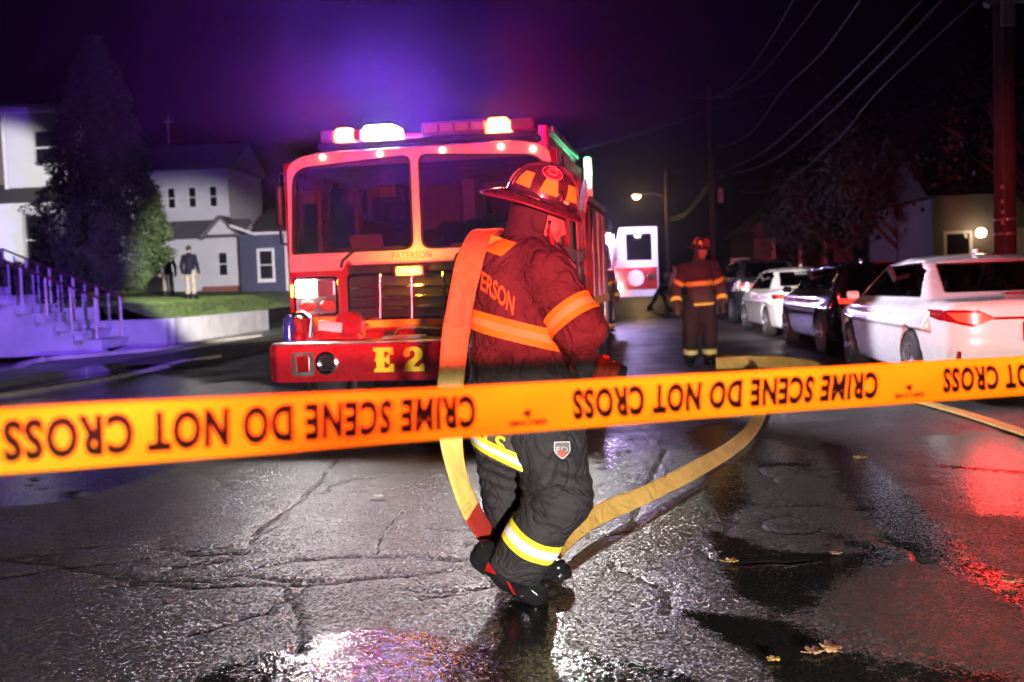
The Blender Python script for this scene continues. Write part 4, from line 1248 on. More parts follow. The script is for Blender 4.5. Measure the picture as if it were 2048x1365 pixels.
def put_hand(name, me, parent, at_, fwd, palm, m, mirror=False):
    x = Vector(fwd).normalized()
    z = (-Vector(palm)); z = (z - x * z.dot(x)).normalized()
    y = z.cross(x)
    M3 = Matrix((x, y * (-1 if mirror else 1), z)).transposed().to_4x4()
    M3.translation = Vector(at_)
    mm = me.copy()
    mm.transform(M3)
    if mirror: mm.flip_normals()
    return link(name, mm, m, parent, True)

HAND_GRIP = hand_mesh(1.0)
HAND_REST = hand_mesh(0.35)

def helmet(parent, c, fwd, up, sc_=1.0, detail=True, m=None):
    """traditional fire helmet: ribbed dome, long rear brim, front shield; c is the centre of the brim plane"""
    f_ = Vector(fwd).normalized(); u_ = Vector(up); u_ = (u_ - f_ * u_.dot(f_)).normalized(); s_ = u_.cross(f_)
    c = Vector(c)
    def W(a, b, h): return c + (f_ * a + s_ * b + u_ * h) * sc_
    def dome(az, t, off=0.0):
        # az 0 = front, t 0 = rim, 1 = top
        e = t * PI / 2
        ra, rb, hh = 0.142 + off, 0.112 + off, 0.135 + off
        k = math.cos(e) ** 0.8
        return W(ra * k * math.cos(az) - 0.012, rb * k * math.sin(az), hh * math.sin(e) ** 0.92)
    n, r = 40, 12
    V = [dome(2 * PI * i / n, j / r * 0.995) for j in range(r + 1) for i in range(n)]
    F = [(j * n + i, j * n + (i + 1) % n, (j + 1) * n + (i + 1) % n, (j + 1) * n + i) for j in range(r) for i in range(n)] + [tuple(r * n + i for i in range(n))]
    hm = B().add(V, F).obj('helmet', m or HELM, parent, smooth='all')
    # brim
    def brim_w(az): return 0.030 + 0.022 * abs(math.sin(az)) + 0.058 * max(0, -math.cos(az)) ** 2.2
    V = []
    prof = [(0.0, 0.004), (0.25, 0.006), (0.6, 0.002), (0.9, -0.004), (1.0, -0.010), (0.98, -0.016), (0.85, -0.010), (0.4, -0.006), (0.0, -0.006)]
    for i in range(56):
        az = 2 * PI * i / 56
        wv = brim_w(az)
        drop = 0.030 * max(0, -math.cos(az)) ** 3 + 0.012 * max(0, math.cos(az)) ** 2
        for q, h in prof:
            V.append(W((0.140 + wv * q) * math.cos(az) - 0.012, (0.110 + wv * q * 0.8) * math.sin(az), h - drop * q + 0.012 * abs(math.sin(az)) * q * -1))
    np_ = len(prof)
    F = [(i * np_ + j, ((i + 1) % 56) * np_ + j, ((i + 1) % 56) * np_ + j + 1, i * np_ + j + 1) for i in range(56) for j in range(np_ - 1)]
    B().add(V, F).obj('brim', m or HELM, hm, smooth='all')
    edge = [W((0.140 + brim_w(a)) * math.cos(a) - 0.012, (0.110 + brim_w(a) * 0.8) * math.sin(a), -0.012 - 0.030 * max(0, -math.cos(a)) ** 3 - 0.012 * max(0, math.cos(a)) ** 2 - 0.012 * abs(math.sin(a))) for a in np.linspace(0, 2 * PI, 56, endpoint=False)]
    B().tube(edge, 0.0045 * sc_, 8, True).obj('brim_edge', mat('dark_red_edging', (0.16, 0.02, 0.025), 0.35), hm, smooth='all')
    # ribs
    for k in range(8):
        az = PI / 8 + k * PI / 4
        B().tube([dome(az, t, 0.003) for t in np.linspace(0.04, 0.93, 14)], 0.0052 * sc_, 6).obj('rib', m or HELM, hm, smooth='all')
    B().lathe([(0.03, 0), (0.028, 0.01), (0.015, 0.016), (0.003, 0.018)], (0, 0, 0), 16).xf(Matrix.Translation(dome(0, 0.985)) @ Matrix((f_, s_, u_)).transposed().to_4x4()).obj('crown_button', m or HELM, hm, smooth='all')
    # front shield leaning back against the dome
    sh = [(-0.055, 0.0), (0.055, 0.0), (0.062, 0.06), (0.040, 0.105), (0.0, 0.122), (-0.040, 0.105), (-0.062, 0.06)]
    V = [W(0.150 - 0.030 * (z / 0.12) + t + 0.0, y, 0.012 + z) for t in (0.0, 0.006) for y, z in sh]
    k = len(sh)
    B().add(V, [tuple(range(k)), tuple(range(2 * k - 1, k - 1, -1))] + [(i, (i + 1) % k, k + (i + 1) % k, k + i) for i in range(k)]).obj('front_shield', mat('shield_leather', (0.22, 0.05, 0.05), 0.45, bmp=0.5, bscale=60), hm)
    B().tube([dome(0, t, 0.010) for t in np.linspace(0.62, 1.0, 6)] + [dome(PI, t, 0.006) for t in (0.95, 0.85)], 0.008 * sc_, 8).obj('comb', m or HELM, hm, smooth='all')
    if not detail:
        return hm
    # reflective trapezoids between the ribs
    def patch(az0, az1, t0, t1, sh=0.72, off=0.0035):
        V, F = [], []
        na, nt_ = 7, 5
        for j in range(nt_ + 1):
            t = t0 + (t1 - t0) * j / nt_
            w_ = 1 - (1 - sh) * j / nt_
            for i in range(na + 1):
                a = (az0 + az1) / 2 + (az1 - az0) * (i / na - 0.5) * w_
                V.append(dome(a, t, off))
        F = [(j * (na + 1) + i, j * (na + 1) + i + 1, (j + 1) * (na + 1) + i + 1, (j + 1) * (na + 1) + i) for j in range(nt_) for i in range(na)]
        return B().add(V, F)
    for k in range(8):
        a = k * PI / 4
        if k == 0: continue
        patch(a - 0.26, a + 0.26, 0.14, 0.44).obj('reflective_panel', TRIM_Y, hm, smooth='all')
    # goggle strap and buckles round the dome
    for s in (-1, 1):
        B().tube([dome(s * a, 0.05 + 0.02 * math.sin(a * 7), 0.008) for a in np.linspace(0.5, 2.7, 18)], 0.007 * sc_, 6).obj('goggle_strap', STRAP, hm, smooth='all')
    B().xf  # noqa
    for s in (-1, 1):
        p = dome(s * 1.05, 0.10, 0.010)
        B().box((0, 0, 0), (0.030, 0.014, 0.020), Matrix((f_, s_, u_)).transposed()).xf(Matrix.Translation(p)).obj('strap_buckle', mat('brass_buckle', (0.7, 0.5, 0.2), 0.25, 1.0), hm, bevel=0.004)
        B().tube([dome(s * 1.15, 0.16, 0.006), dome(s * 1.22, 0.26, 0.012), dome(s * 1.32, 0.22, 0.012), dome(s * 1.30, 0.10, 0.008)], 0.003 * sc_, 6).obj('wire_clip', CHROME, hm, smooth='all')
    # eight-pointed badge high on each side of the dome
    for s in (1, -1):
        V = [dome(s * 1.62, 0.62, 0.006)]
        ct, ca = 0.62, s * 1.62
        for i in range(32):
            a = 2 * PI * i / 32
            rr_ = 1.0 if (i % 8) in (1, 2, 3, 5, 6, 7, 0, 4) and (i % 8) not in (0,) else 0.72
            V.append(dome(ca + 0.42 * rr_ * math.cos(a), ct + 0.20 * rr_ * math.sin(a), 0.005))
        bd = B().add(V, [(0, 1 + i, 1 + (i + 1) % 32) for i in range(32)]).obj('badge', mat('badge_red', (0.45, 0.05, 0.04), 0.4), hm, smooth='all')
        for q in (0.98, 0.45):
            B().tube([dome(ca + 0.42 * q * math.cos(a), ct + 0.20 * q * math.sin(a), 0.007) for a in np.linspace(0, 2 * PI, 24, endpoint=False)], 0.0016, 5, True).obj('badge_ring', TRIM_S, bd, smooth='all')
    return hm

def head_sdf(P, c, fwd, up, k=1.0, hair=False):
    f_ = Vector(fwd).normalized(); u_ = Vector(up); u_ = (u_ - f_ * u_.dot(f_)).normalized(); s_ = u_.cross(f_)
    A = [np.array(f_), np.array(s_), np.array(u_)]
    c = np.asarray(c, float)
    def L(a, b, h): return c + (A[0] * a + A[1] * b + A[2] * h) * k
    f = ell(P, L(-0.008, 0, 0.028), (0.098 * k, 0.076 * k, 0.098 * k), A)           # cranium
    f = smin(f, ell(P, L(0.028, 0, -0.045), (0.068 * k, 0.058 * k, 0.075 * k), A), 0.035)   # face and jaw
    f = smin(f, ell(P, L(0.066, 0, -0.100), (0.022 * k, 0.024 * k, 0.018 * k), A), 0.03)    # chin
    f = smin(f, cap(P, L(0.088, 0, 0.0), L(0.108, 0, -0.034), 0.009 * k, 0.014 * k), 0.014)  # nose
    f = smin(f, ell(P, L(0.084, 0, 0.018), (0.018 * k, 0.052 * k, 0.010 * k), A), 0.018)    # brow
    for s in (-1, 1):
        f = smax(f, -ell(P, L(0.094, s * 0.032, -0.002), (0.016 * k, 0.018 * k, 0.010 * k), A), 0.012)   # sockets
        f = smin(f, ell(P, L(0.074, s * 0.032, -0.002), (0.013 * k, 0.013 * k, 0.012 * k), A), 0.006)    # eyes
        f = smin(f, ell(P, L(0.062, s * 0.046, -0.032), (0.022 * k, 0.018 * k, 0.018 * k), A), 0.02)     # cheeks
        f = smin(f, ell(P, L(-0.008, s * 0.078, -0.012), (0.020 * k, 0.008 * k, 0.032 * k), A), 0.008)   # ears
    f = smin(f, ell(P, L(0.092, 0, -0.060), (0.012 * k, 0.024 * k, 0.008 * k), A), 0.010)   # upper lip
    f = smin(f, ell(P, L(0.088, 0, -0.076), (0.012 * k, 0.022 * k, 0.008 * k), A), 0.010)   # lower lip
    return f

# ---- the firefighter in the middle of the road, walking with the hose over the shoulder
def q(x, y, Y): return at(x, y, Y)
FO = ground(1085, 1190); FO = np.array([FO[0], FO[1] + 0.1, 0.0])
HC = q(1082, 433, 4.08); HF, HU = (0.93, 0.18, -0.33), (0.33, 0.0, 0.94)
SH_R, EL_R, WR_R = q(1088, 552, 3.98), q(1160, 655, 3.90), q(1158, 700, 4.00)
SH_L, EL_L, WR_L = q(1005, 540, 4.30), q(1085, 650, 4.42), q(1140, 690, 4.36)
HIP_R, KN_R, AN_R = q(1090, 850, 4.00), q(1118, 985, 3.90), q(1030, 1140, 3.99)
HIP_L, KN_L, AN_L = q(1015, 860, 4.15), q(1018, 1000, 4.22), q(1068, 1135, 4.34)
TORSO = []
for yp, xl, xr, Yc, dh in ((462, 1030, 1095, 4.12, 0.075), (480, 1000, 1105, 4.12, 0.12), (500, 968, 1122, 4.12, 0.17), (530, 950, 1138, 4.12, 0.205), (580, 944, 1140, 4.12, 0.215), (640, 943, 1134, 4.12, 0.215), (700, 941, 1138, 4.12, 0.215), (770, 938, 1156, 4.12, 0.22), (850, 940, 1168, 4.12, 0.225), (960, 942, 1172, 4.12, 0.23)):
    a, b = q(xl, yp, Yc), q(xr, yp, Yc)
    TORSO.append(((a[2] + b[2]) / 2, (a[0] + b[0]) / 2, Yc, (b[0] - a[0]) / 2, dh))
HEM_N = np.array([-0.36, 0, -1.0])
HEM_P = q(1010, 918, 4.1)

def torso_f(P, grow=0.0):
    X, Y, Z = P
    f = stack(P, TORSO)
    f = smin(f, ell(P, q(1045, 520, 4.12), (0.185, 0.19, 0.085)), 0.05)
    # long soft folds that run down from the shoulder to the front
    s = (X - TORSO[4][1]) * 0.8 + (Z - 1.2)
    f = f + 0.006 * np.sin(s * 42 + 4 * vnoise(X * 3, Y * 3, Z * 3)) * np.clip((1.28 - Z) * 3, 0, 1) + folds(P, 0.016)
    return f - grow
def arm_f(P, grow=0.0):
    f = smin(cap(P, SH_R, EL_R, 0.118, 0.096), cap(P, EL_R, WR_R, 0.094, 0.070), 0.04)
    X, Y, Z = P
    return f + folds(P, 0.016, 1.2, 1.2, 1.4, 5) + 0.003 * np.sin((X * 0.7 - Z) * 60 + 3 * vnoise(X * 5, Y * 5, Z * 5)) - grow
def arml_f(P): return smin(cap(P, SH_L, EL_L, 0.11, 0.095), cap(P, EL_L, WR_L, 0.09, 0.07), 0.04) + folds(P, 0.014)
def jacket_f(*P):
    f = smin(torso_f(P), arml_f(P), 0.04)
    f = smin(f, arm_f(P), 0.022)
    collar = smax(cap(P, q(1058, 492, 4.11), q(1064, 462, 4.11), 0.105, 0.088), -cap(P, q(1056, 500, 4.11), q(1068, 430, 4.11), 0.082, 0.074), 0.01)
    f = smin(f, collar, 0.02)
    f = smax(f, -cap(P, WR_R, WR_R + (WR_R - EL_R) * 2, 0.058), 0.01)
    return smax(f, half(P, HEM_P, HEM_N), 0.006)

def legs(P, grow=0.0):
    X, Y, Z = P
    fr = smin(cap(P, HIP_R, KN_R, 0.155, 0.128), cap(P, KN_R, AN_R, 0.128, 0.112), 0.05)
    fr = smax(fr, half(P, AN_R, AN_R - KN_R), 0.008)
    fl = smin(cap(P, HIP_L, KN_L, 0.145, 0.115), cap(P, KN_L, AN_L, 0.115, 0.105), 0.05)
    fl = smax(fl, half(P, AN_L, AN_L - KN_L), 0.008)
    return fr, fl
def pants_f(*P):
    X, Y, Z = P
    fr, fl = legs(P)
    f = smin(fr, fl, 0.03)
    f = smin(f, ell(P, q(1052, 850, 4.12), (0.215, 0.21, 0.19)), 0.05)
    kz = KN_R[2]
    wr = np.exp(-((Z - kz - 0.02) / 0.10) ** 2)
    f = f + 0.0045 * wr * np.sin(Z * 120 + X * 40 + 5 * vnoise(X * 4, Y * 4, Z * 4)) + folds(P, 0.020, 1, 1, 1.3, 2)
    return f

def body_f(*P):
    f = head_sdf(P, HC, HF, HU)
    f = smin(f, cap(P, q(1052, 500, 4.12), q(1066, 450, 4.11), 0.065, 0.06), 0.03)
    f = smin(f, stack(P, [(r[0], r[1], r[2], r[3] * 0.8, r[4] * 0.8) for r in TORSO[2:8]]), 0.04)
    for a, b, c in ((SH_R, EL_R, WR_R), (SH_L, EL_L, WR_L)):
        f = smin(f, smin(cap(P, a, b, 0.055, 0.045), cap(P, b, c, 0.045, 0.034), 0.02), 0.02)
    for a, b, c in ((HIP_R, KN_R, AN_R), (HIP_L, KN_L, AN_L)):
        f = smin(f, smin(cap(P, a, b, 0.09, 0.065), cap(P, b, c, 0.06, 0.045), 0.03), 0.04)
    return f
FF = part_from_sdf('person', body_f, (-0.30, 3.75, 0.08), (0.42, 4.6, 1.72), 0.0075, SKIN, None, FO)
FF.location = FO
tag(FF, 'firefighter in turnout gear walking with a flat yellow hose over one shoulder', 'person')
W0, W1 = (-0.33, 3.68, 0.0), (0.52, 4.66, 1.75)
part_from_sdf('jacket', jacket_f, (-0.30, 3.70, 0.55), (0.50, 4.62, 1.58), 0.0075, JACKET, FF, FO)
part_from_sdf('trousers', pants_f, (-0.32, 3.68, 0.03), (0.48, 4.56, 1.1), 0.0075, PANTS, FF, FO)
def hood_f(*P):
    f = head_sdf(P, HC, HF, HU)
    f = smin(f, cap(P, q(1050, 498, 4.12), q(1064, 440, 4.11), 0.088, 0.082), 0.05) - 0.013
    f = f + folds(P, 0.006, 2, 2, 2)
    c = np.asarray(HC) + np.array(Vector(HF).normalized()) * 0.018 - np.array([0, 0, 0.03])
    return smax(f, half(P, c, np.array([0.92, 0.0, -0.22])), 0.006)
part_from_sdf('hood', hood_f, HC - np.array([0.18, 0.18, 0.28]), HC + np.array([0.16, 0.18, 0.16]), 0.006, HOODC, FF, FO)
# chin strap and the loose collar flap
def loc(p): return tuple(np.asarray(p) - FO)
flap = [loc(q(1096, 470, 4.02)), loc(q(1108, 492, 4.0)), loc(q(1126, 516, 3.99)), loc(q(1148, 541, 3.99))]
V = []
for i, p in enumerate(flap):
    wv = 0.014 + 0.002 * i
    d = Vector((0.75, 0, 0.66))
    for s, t in ((-1, 0), (1, 0), (1, 0.008), (-1, 0.008)):
        V.append(Vector(p) + d * s * wv + Vector((0, t, 0)))
B().add(V, [(i * 4 + j, i * 4 + (j + 1) % 4, i * 4 + 4 + (j + 1) % 4, i * 4 + 4 + j) for i in range(3) for j in range(4)] + [(0, 1, 2, 3), (15, 14, 13, 12)]).obj('collar_strap', STRAP, FF, bevel=0.003)
B().tube([loc(q(1100, 442, 4.0)), loc(q(1098, 462, 4.0)), loc(q(1104, 486, 4.0)), loc(q(1116, 498, 4.06))], 0.008, 8).obj('chin_strap', mat('red_strap', (0.3, 0.05, 0.05), 0.6), FF, smooth='all')
helmet(FF, loc(q(1088, 404, 4.08)), (0.93, 0.15, -0.345), (0.345, -0.12, 0.93), 1.06)

# reflective bands follow the cloth they are sewn to
def band(name, fn, lo, hi, p, n, w, extra=(), ext=(0.34, 0.34, 0.17), sil=0.36, h=0.008, parent=FF, org=FO, centre=None):
    n = np.asarray(n, float) / np.linalg.norm(n)
    p = np.asarray(p, float)
    lo, hi = np.maximum(np.asarray(lo, float), p - ext), np.minimum(np.asarray(hi, float), p + ext)
    pl = [(p + n * w / 2, n), (p - n * w / 2, -n)] + list(extra)
    o = part_from_sdf(name, lambda *P: fn(P, 0.005), lo, hi, h, TRIM_Y, parent, org, pl)
    ws = w * sil
    pl = [(p + n * ws / 2, n), (p - n * ws / 2, -n)] + list(extra)
    part_from_sdf('silver_strip', lambda *P: fn(P, 0.0068), lo, hi, h, centre or TRIM_S, o, org, pl)
    return o
bl, br = q(945, 640, 4.0), q(1132, 686, 4.0)
dirn = br - bl
band('chest_band', torso_f, (-0.3, 3.75, 0.9), (0.4, 4.6, 1.4), (bl + br) / 2, np.cross(dirn, [0, 1, 0.0]) * -1, 0.082, [((0, 4.25, 0), (0, 1, 0))], centre=TRIM_P)
band('hem_band', torso_f, (-0.3, 3.75, 0.5), (0.4, 4.6, 0.95), q(1005, 903, 4.0), np.array([0.42, 0, 1.0]), 0.058, [((0, 4.2, 0), (0, 1, 0)), (q(1055, 900, 4.0), (1, 0, 0.3))])
ax_arm = EL_R - SH_R
band('sleeve_band', arm_f, (-0.1, 3.72, 0.9), (0.5, 4.3, 1.5), q(1142, 634, 3.92), ax_arm, 0.08, ext=(0.2, 0.22, 0.2), centre=TRIM_P)
def legr_f(P, grow=0.0): return legs(P)[0] + folds(P, 0.020, 1, 1, 1.3, 2) - grow
def legl_f(P, grow=0.0): return legs(P)[1] + folds(P, 0.020, 1, 1, 1.3, 2) - grow
ax_leg = AN_R - KN_R
band('leg_band', legr_f, (-0.3, 3.68, 0.05), (0.45, 4.3, 0.7), q(1060, 1070, 3.95), ax_leg, 0.088, sil=0.42, ext=(0.26, 0.26, 0.2))
band('leg_band', legl_f, (-0.3, 3.9, 0.05), (0.45, 4.6, 0.7), AN_L + (KN_L - AN_L) * 0.3, AN_L - KN_L, 0.085, sil=0.42)
# shoulder label, back lettering, hem lettering and trouser shield, laid on the cloth
def bvh(o):
    me = o.data
    return BVHTree.FromPolygons([tuple(v.co) for v in me.vertices], [tuple(p_.vertices) for p_ in me.polygons])
JB = bvh([c for c in FF.children if c.name.startswith('jacket')][0])
PB = bvh([c for c in FF.children if c.name.startswith('trousers')][0])
def lay(name, V, F, corners, tree, m, off=0.004, parent=FF, org=FO, direct=(0, 1, 0)):
    """lays flat 0..1 shapes on a surface between four picture corners (bl, br, tr, tl)"""
    Cn = [np.array(at(x, y, 3.6)) - np.asarray(org) for x, y in corners]
    P = []
    eye = _C - np.asarray(org)
    for u, v in V:
        p = (Cn[0] * (1 - u) + Cn[1] * u) * (1 - v) + (Cn[3] * (1 - u) + Cn[2] * u) * v
        d = Vector(p - eye).normalized()
        hit = tree.ray_cast(Vector(eye), d)
        P.append(hit[0] - d * off if hit[0] else Vector(p) + d * 0.35)
    return link(name, py_mesh(name, P, F), m, parent)
def unit_text(s, bold=0.0, xs=1.0, step=0.03):
    V, F = text2d(s, 1.0, bold, xs)
    V[:, 0] /= V[:, 0].max(); V[:, 1] /= V[:, 1].max()
    return strip_cut(V, F, step)
V, F = unit_text('PATERSON', 0.02, 0.6, 0.02)
# the word bends down towards the front of the body
V2 = V.copy()
us = np.interp(V[:, 0], [0, 0.25, 1], [-0.62, 0.0, 1.0])
Cb = [(951, 578), (968, 590), (990, 612), (1012, 624)]
def back_pt(u, v):
    x = 948 + 78 * u
    yb = 572 + 2 * u * 10 + 40 * max(u, 0) ** 1.25
    yt = 536 + 2 * u * 8 + 42 * max(u, 0) ** 1.35
    return x + 4 * v, yb + (yt - yb) * v
P = []
eye = _C - FO
for (u, v), uu in zip(V, us):
    x, y = back_pt(uu, v)
    d = Vector(at(x, y, 3.6) - _C).normalized()
    hit = JB.ray_cast(Vector(eye), d)
    P.append(hit[0] - d * 0.004 if hit[0] else Vector(eye) + d * 4.05)
_miss = [JB.ray_cast(Vector(eye), (p_ - Vector(eye)).normalized())[0] is None for p_ in P]
F = [f_ for f_ in F if not any(_miss[i] for i in f_)]
link('back_lettering', py_mesh('back_lettering', P, F), mat('yellow_lettering', (0.75, 0.42, 0.05), 0.6), FF)
sq = strip_cut(np.array([(0, 0), (1, 0), (1, 1), (0, 1)], float), [[0, 1, 2, 3]], 0.1)
lay('shoulder_label', sq[0], sq[1], [(972, 503), (1003, 513), (1034, 486), (982, 470)], JB, TRIM_Y, 0.006)
V, F = unit_text('LS', 0.02, 0.7, 0.1)
lay('hem_lettering', V, F, [(966, 903), (1010, 908), (1012, 874), (968, 866)], JB, TRIM_Y, 0.007)
shp = rpoly([(0.08, 1.0), (0.92, 0.98), (0.95, 0.45), (0.5, 0.0), (0.05, 0.45)], [0.05, 0.05, 0.2, 0.2, 0.2], 4)
PCor = [(1106, 921), (1144, 921), (1143, 882), (1105, 884)]
def fan(poly):
    c = tuple(np.mean(poly, 0))
    return np.array([c] + list(poly)), [[0, i + 1, (i + 1) % len(poly) + 1] for i in range(len(poly))]
V, F = fan(shp)
lay('trouser_badge', V, F, PCor, PB, mat('badge_grey', (0.12, 0.11, 0.115), 0.7), 0.004)
ring = np.array(shp); inner = (ring - 0.5) * 0.86 + 0.5
n_ = len(shp)
lay('badge_edge', np.vstack([ring, inner]), [[i, (i + 1) % n_, n_ + (i + 1) % n_, n_ + i] for i in range(n_)], PCor, PB, mat('badge_border', (0.4, 0.36, 0.36), 0.6), 0.0055)
V, F = unit_text('FD', 0.0, 0.8, 0.2)
lay('badge_lettering', V * [0.6, 0.3] + [0.2, 0.42], F, PCor, PB, mat('badge_border'), 0.006)
V, F = fan([(0.5 + 0.2 * math.cos(a), 0.36 + 0.2 * math.sin(a)) for a in np.linspace(0, 2 * PI, 14, endpoint=False)])
lay('badge_globe', V, F, PCor, PB, mat('badge_red_print', (0.35, 0.06, 0.04), 0.6), 0.0065)

# boots
def boot_f(shaft_top, ankle, heel, ball, toe, sole_n):
    sole_n = np.asarray(sole_n, float) / np.linalg.norm(sole_n)
    fw = np.asarray(toe, float) - heel; fw = fw / np.linalg.norm(fw)
    def f(*P):
        g = smin(cap(P, shaft_top, ankle, 0.090, 0.070), cap(P, ankle, heel + sole_n * -0.03, 0.066, 0.056), 0.03)
        g = smin(g, cap(P, ankle, ball, 0.064, 0.058), 0.04)
        g = smin(g, cap(P, ball, toe - sole_n * 0.008, 0.060, 0.054), 0.02)
        d = half(P, heel, sole_n)
        g = g + 0.0035 * np.sin(half(P, ankle, ankle - shaft_top) * 170) * np.clip(half(P, ankle, shaft_top - ankle) * 20 + 0.6, 0, 1)   # creased ankle
        g = smax(g, d, 0.006)
        out = smin(cap(P, heel, ball, 0.056, 0.066), cap(P, ball, toe, 0.066, 0.058), 0.02)
        s = smax(smax(out, d - 0.016, 0.004), -0.010 - d, 0.004)                      # welt and sole
        along = half(P, heel, fw)
        hb = smax(smax(smax(out, d - 0.040, 0.004), -0.010 - d, 0.004), along - 0.045, 0.004)   # heel block
        return np.minimum(np.minimum(g, s), hb)
    return f
heel = q(966, 1116, 4.05); toe = np.array([*ground(1070, 1202)[:2], 0.030]); ball = heel + (toe - heel) * 0.74
side = np.array([0.72, 0.62, 0.0]); sn = np.cross(side, toe - heel); sn = sn * (-1 if sn[2] > 0 else 1)
part_from_sdf('boot', boot_f(AN_R + (KN_R - AN_R) * 0.12, AN_R + np.array([-0.02, 0, -0.01]), heel, ball, toe, sn), (-0.30, 3.60, -0.03), (0.30, 4.30, 0.35), 0.0065, BOOT, FF, FO)
toe2 = np.array([*ground(1118, 1166)[:2], 0.040]); heel2 = np.array([toe2[0] - 0.20, toe2[1] + 0.10, 0.042]); ball2 = heel2 + (toe2 - heel2) * 0.74
part_from_sdf('boot', boot_f(AN_L + (KN_L - AN_L) * 0.12, AN_L + np.array([0, 0, -0.03]), heel2, ball2, toe2, (0, 0, -1)), (-0.20, 4.0, -0.03), (0.45, 4.62, 0.35), 0.0065, BOOT, FF, FO)
RT = mat('red_boot_tab', (0.4, 0.01, 0.012), 0.3, coat=0.5)
BT = bvh([c for c in FF.children if c.name == 'boot'][0])
for cs in ([(1002, 1148), (1014, 1148), (1014, 1118), (1004, 1114)], [(968, 1142), (992, 1150), (990, 1130), (978, 1122)], [(1012, 1160), (1020, 1168), (1032, 1190), (1026, 1190)]):
    lay('boot_tab', sq[0], sq[1], cs, BT, RT, 0.004)

# gloved hands; the right one closes on the hose coupling
cp0, cp1 = q(1158, 728, 3.97), q(1232, 748, 3.93)
cax = (cp1 - cp0) / np.linalg.norm(cp1 - cp0)
put_hand('glove', HAND_GRIP, FF, loc(q(1160, 700, 3.92)), (0.30, -0.05, -0.95), (0.0, 1.0, 0.0), GLOVE)
put_hand('glove', HAND_GRIP, FF, loc(q(1146, 690, 4.30)), (0.5, -0.2, -0.4), (0.1, 0.0, -0.9), GLOVE, mirror=True)
cpl = thing('hose_coupling', 'red ribbed hose coupling held in the firefighter glove', 'hose coupling', tuple(cp0))
CPR = mat('red_anodised', (0.62, 0.07, 0.03), 0.3, 0.3, coat=0.4)
QM = Vector(cax).to_track_quat('Z', 'Y').to_matrix().to_4x4()
B().lathe([(0.034, -0.03), (0.042, 0.0), (0.042, 0.03), (0.050, 0.036), (0.050, 0.058), (0.045, 0.062), (0.045, 0.078), (0.052, 0.084), (0.052, 0.112), (0.046, 0.118), (0.046, 0.132), (0.051, 0.138), (0.051, 0.160), (0.044, 0.168), (0.030, 0.168)], (0, 0, 0), 32).xf(QM).obj('coupling_body', CPR, cpl, smooth=True)
for k in range(6):
    a = k * PI / 3 + 0.3
    B().box((0.053 * math.cos(a), 0.053 * math.sin(a), 0.098), (0.016, 0.016, 0.026), Matrix.Rotation(a, 3, 'Z')).xf(QM).obj('lug', CPR, cpl, bevel=0.003)
B().lathe([(0.028, 0.160), (0.040, 0.160), (0.041, 0.186), (0.036, 0.190), (0.028, 0.190)], (0, 0, 0), 24).xf(QM).obj('rubber_ring', RUBBER, cpl, smooth=True)
B().cyl((0.0, 0.0, 0.0), (0.0, 0.0, 0.001), 0.0005, n=6).xf(QM)

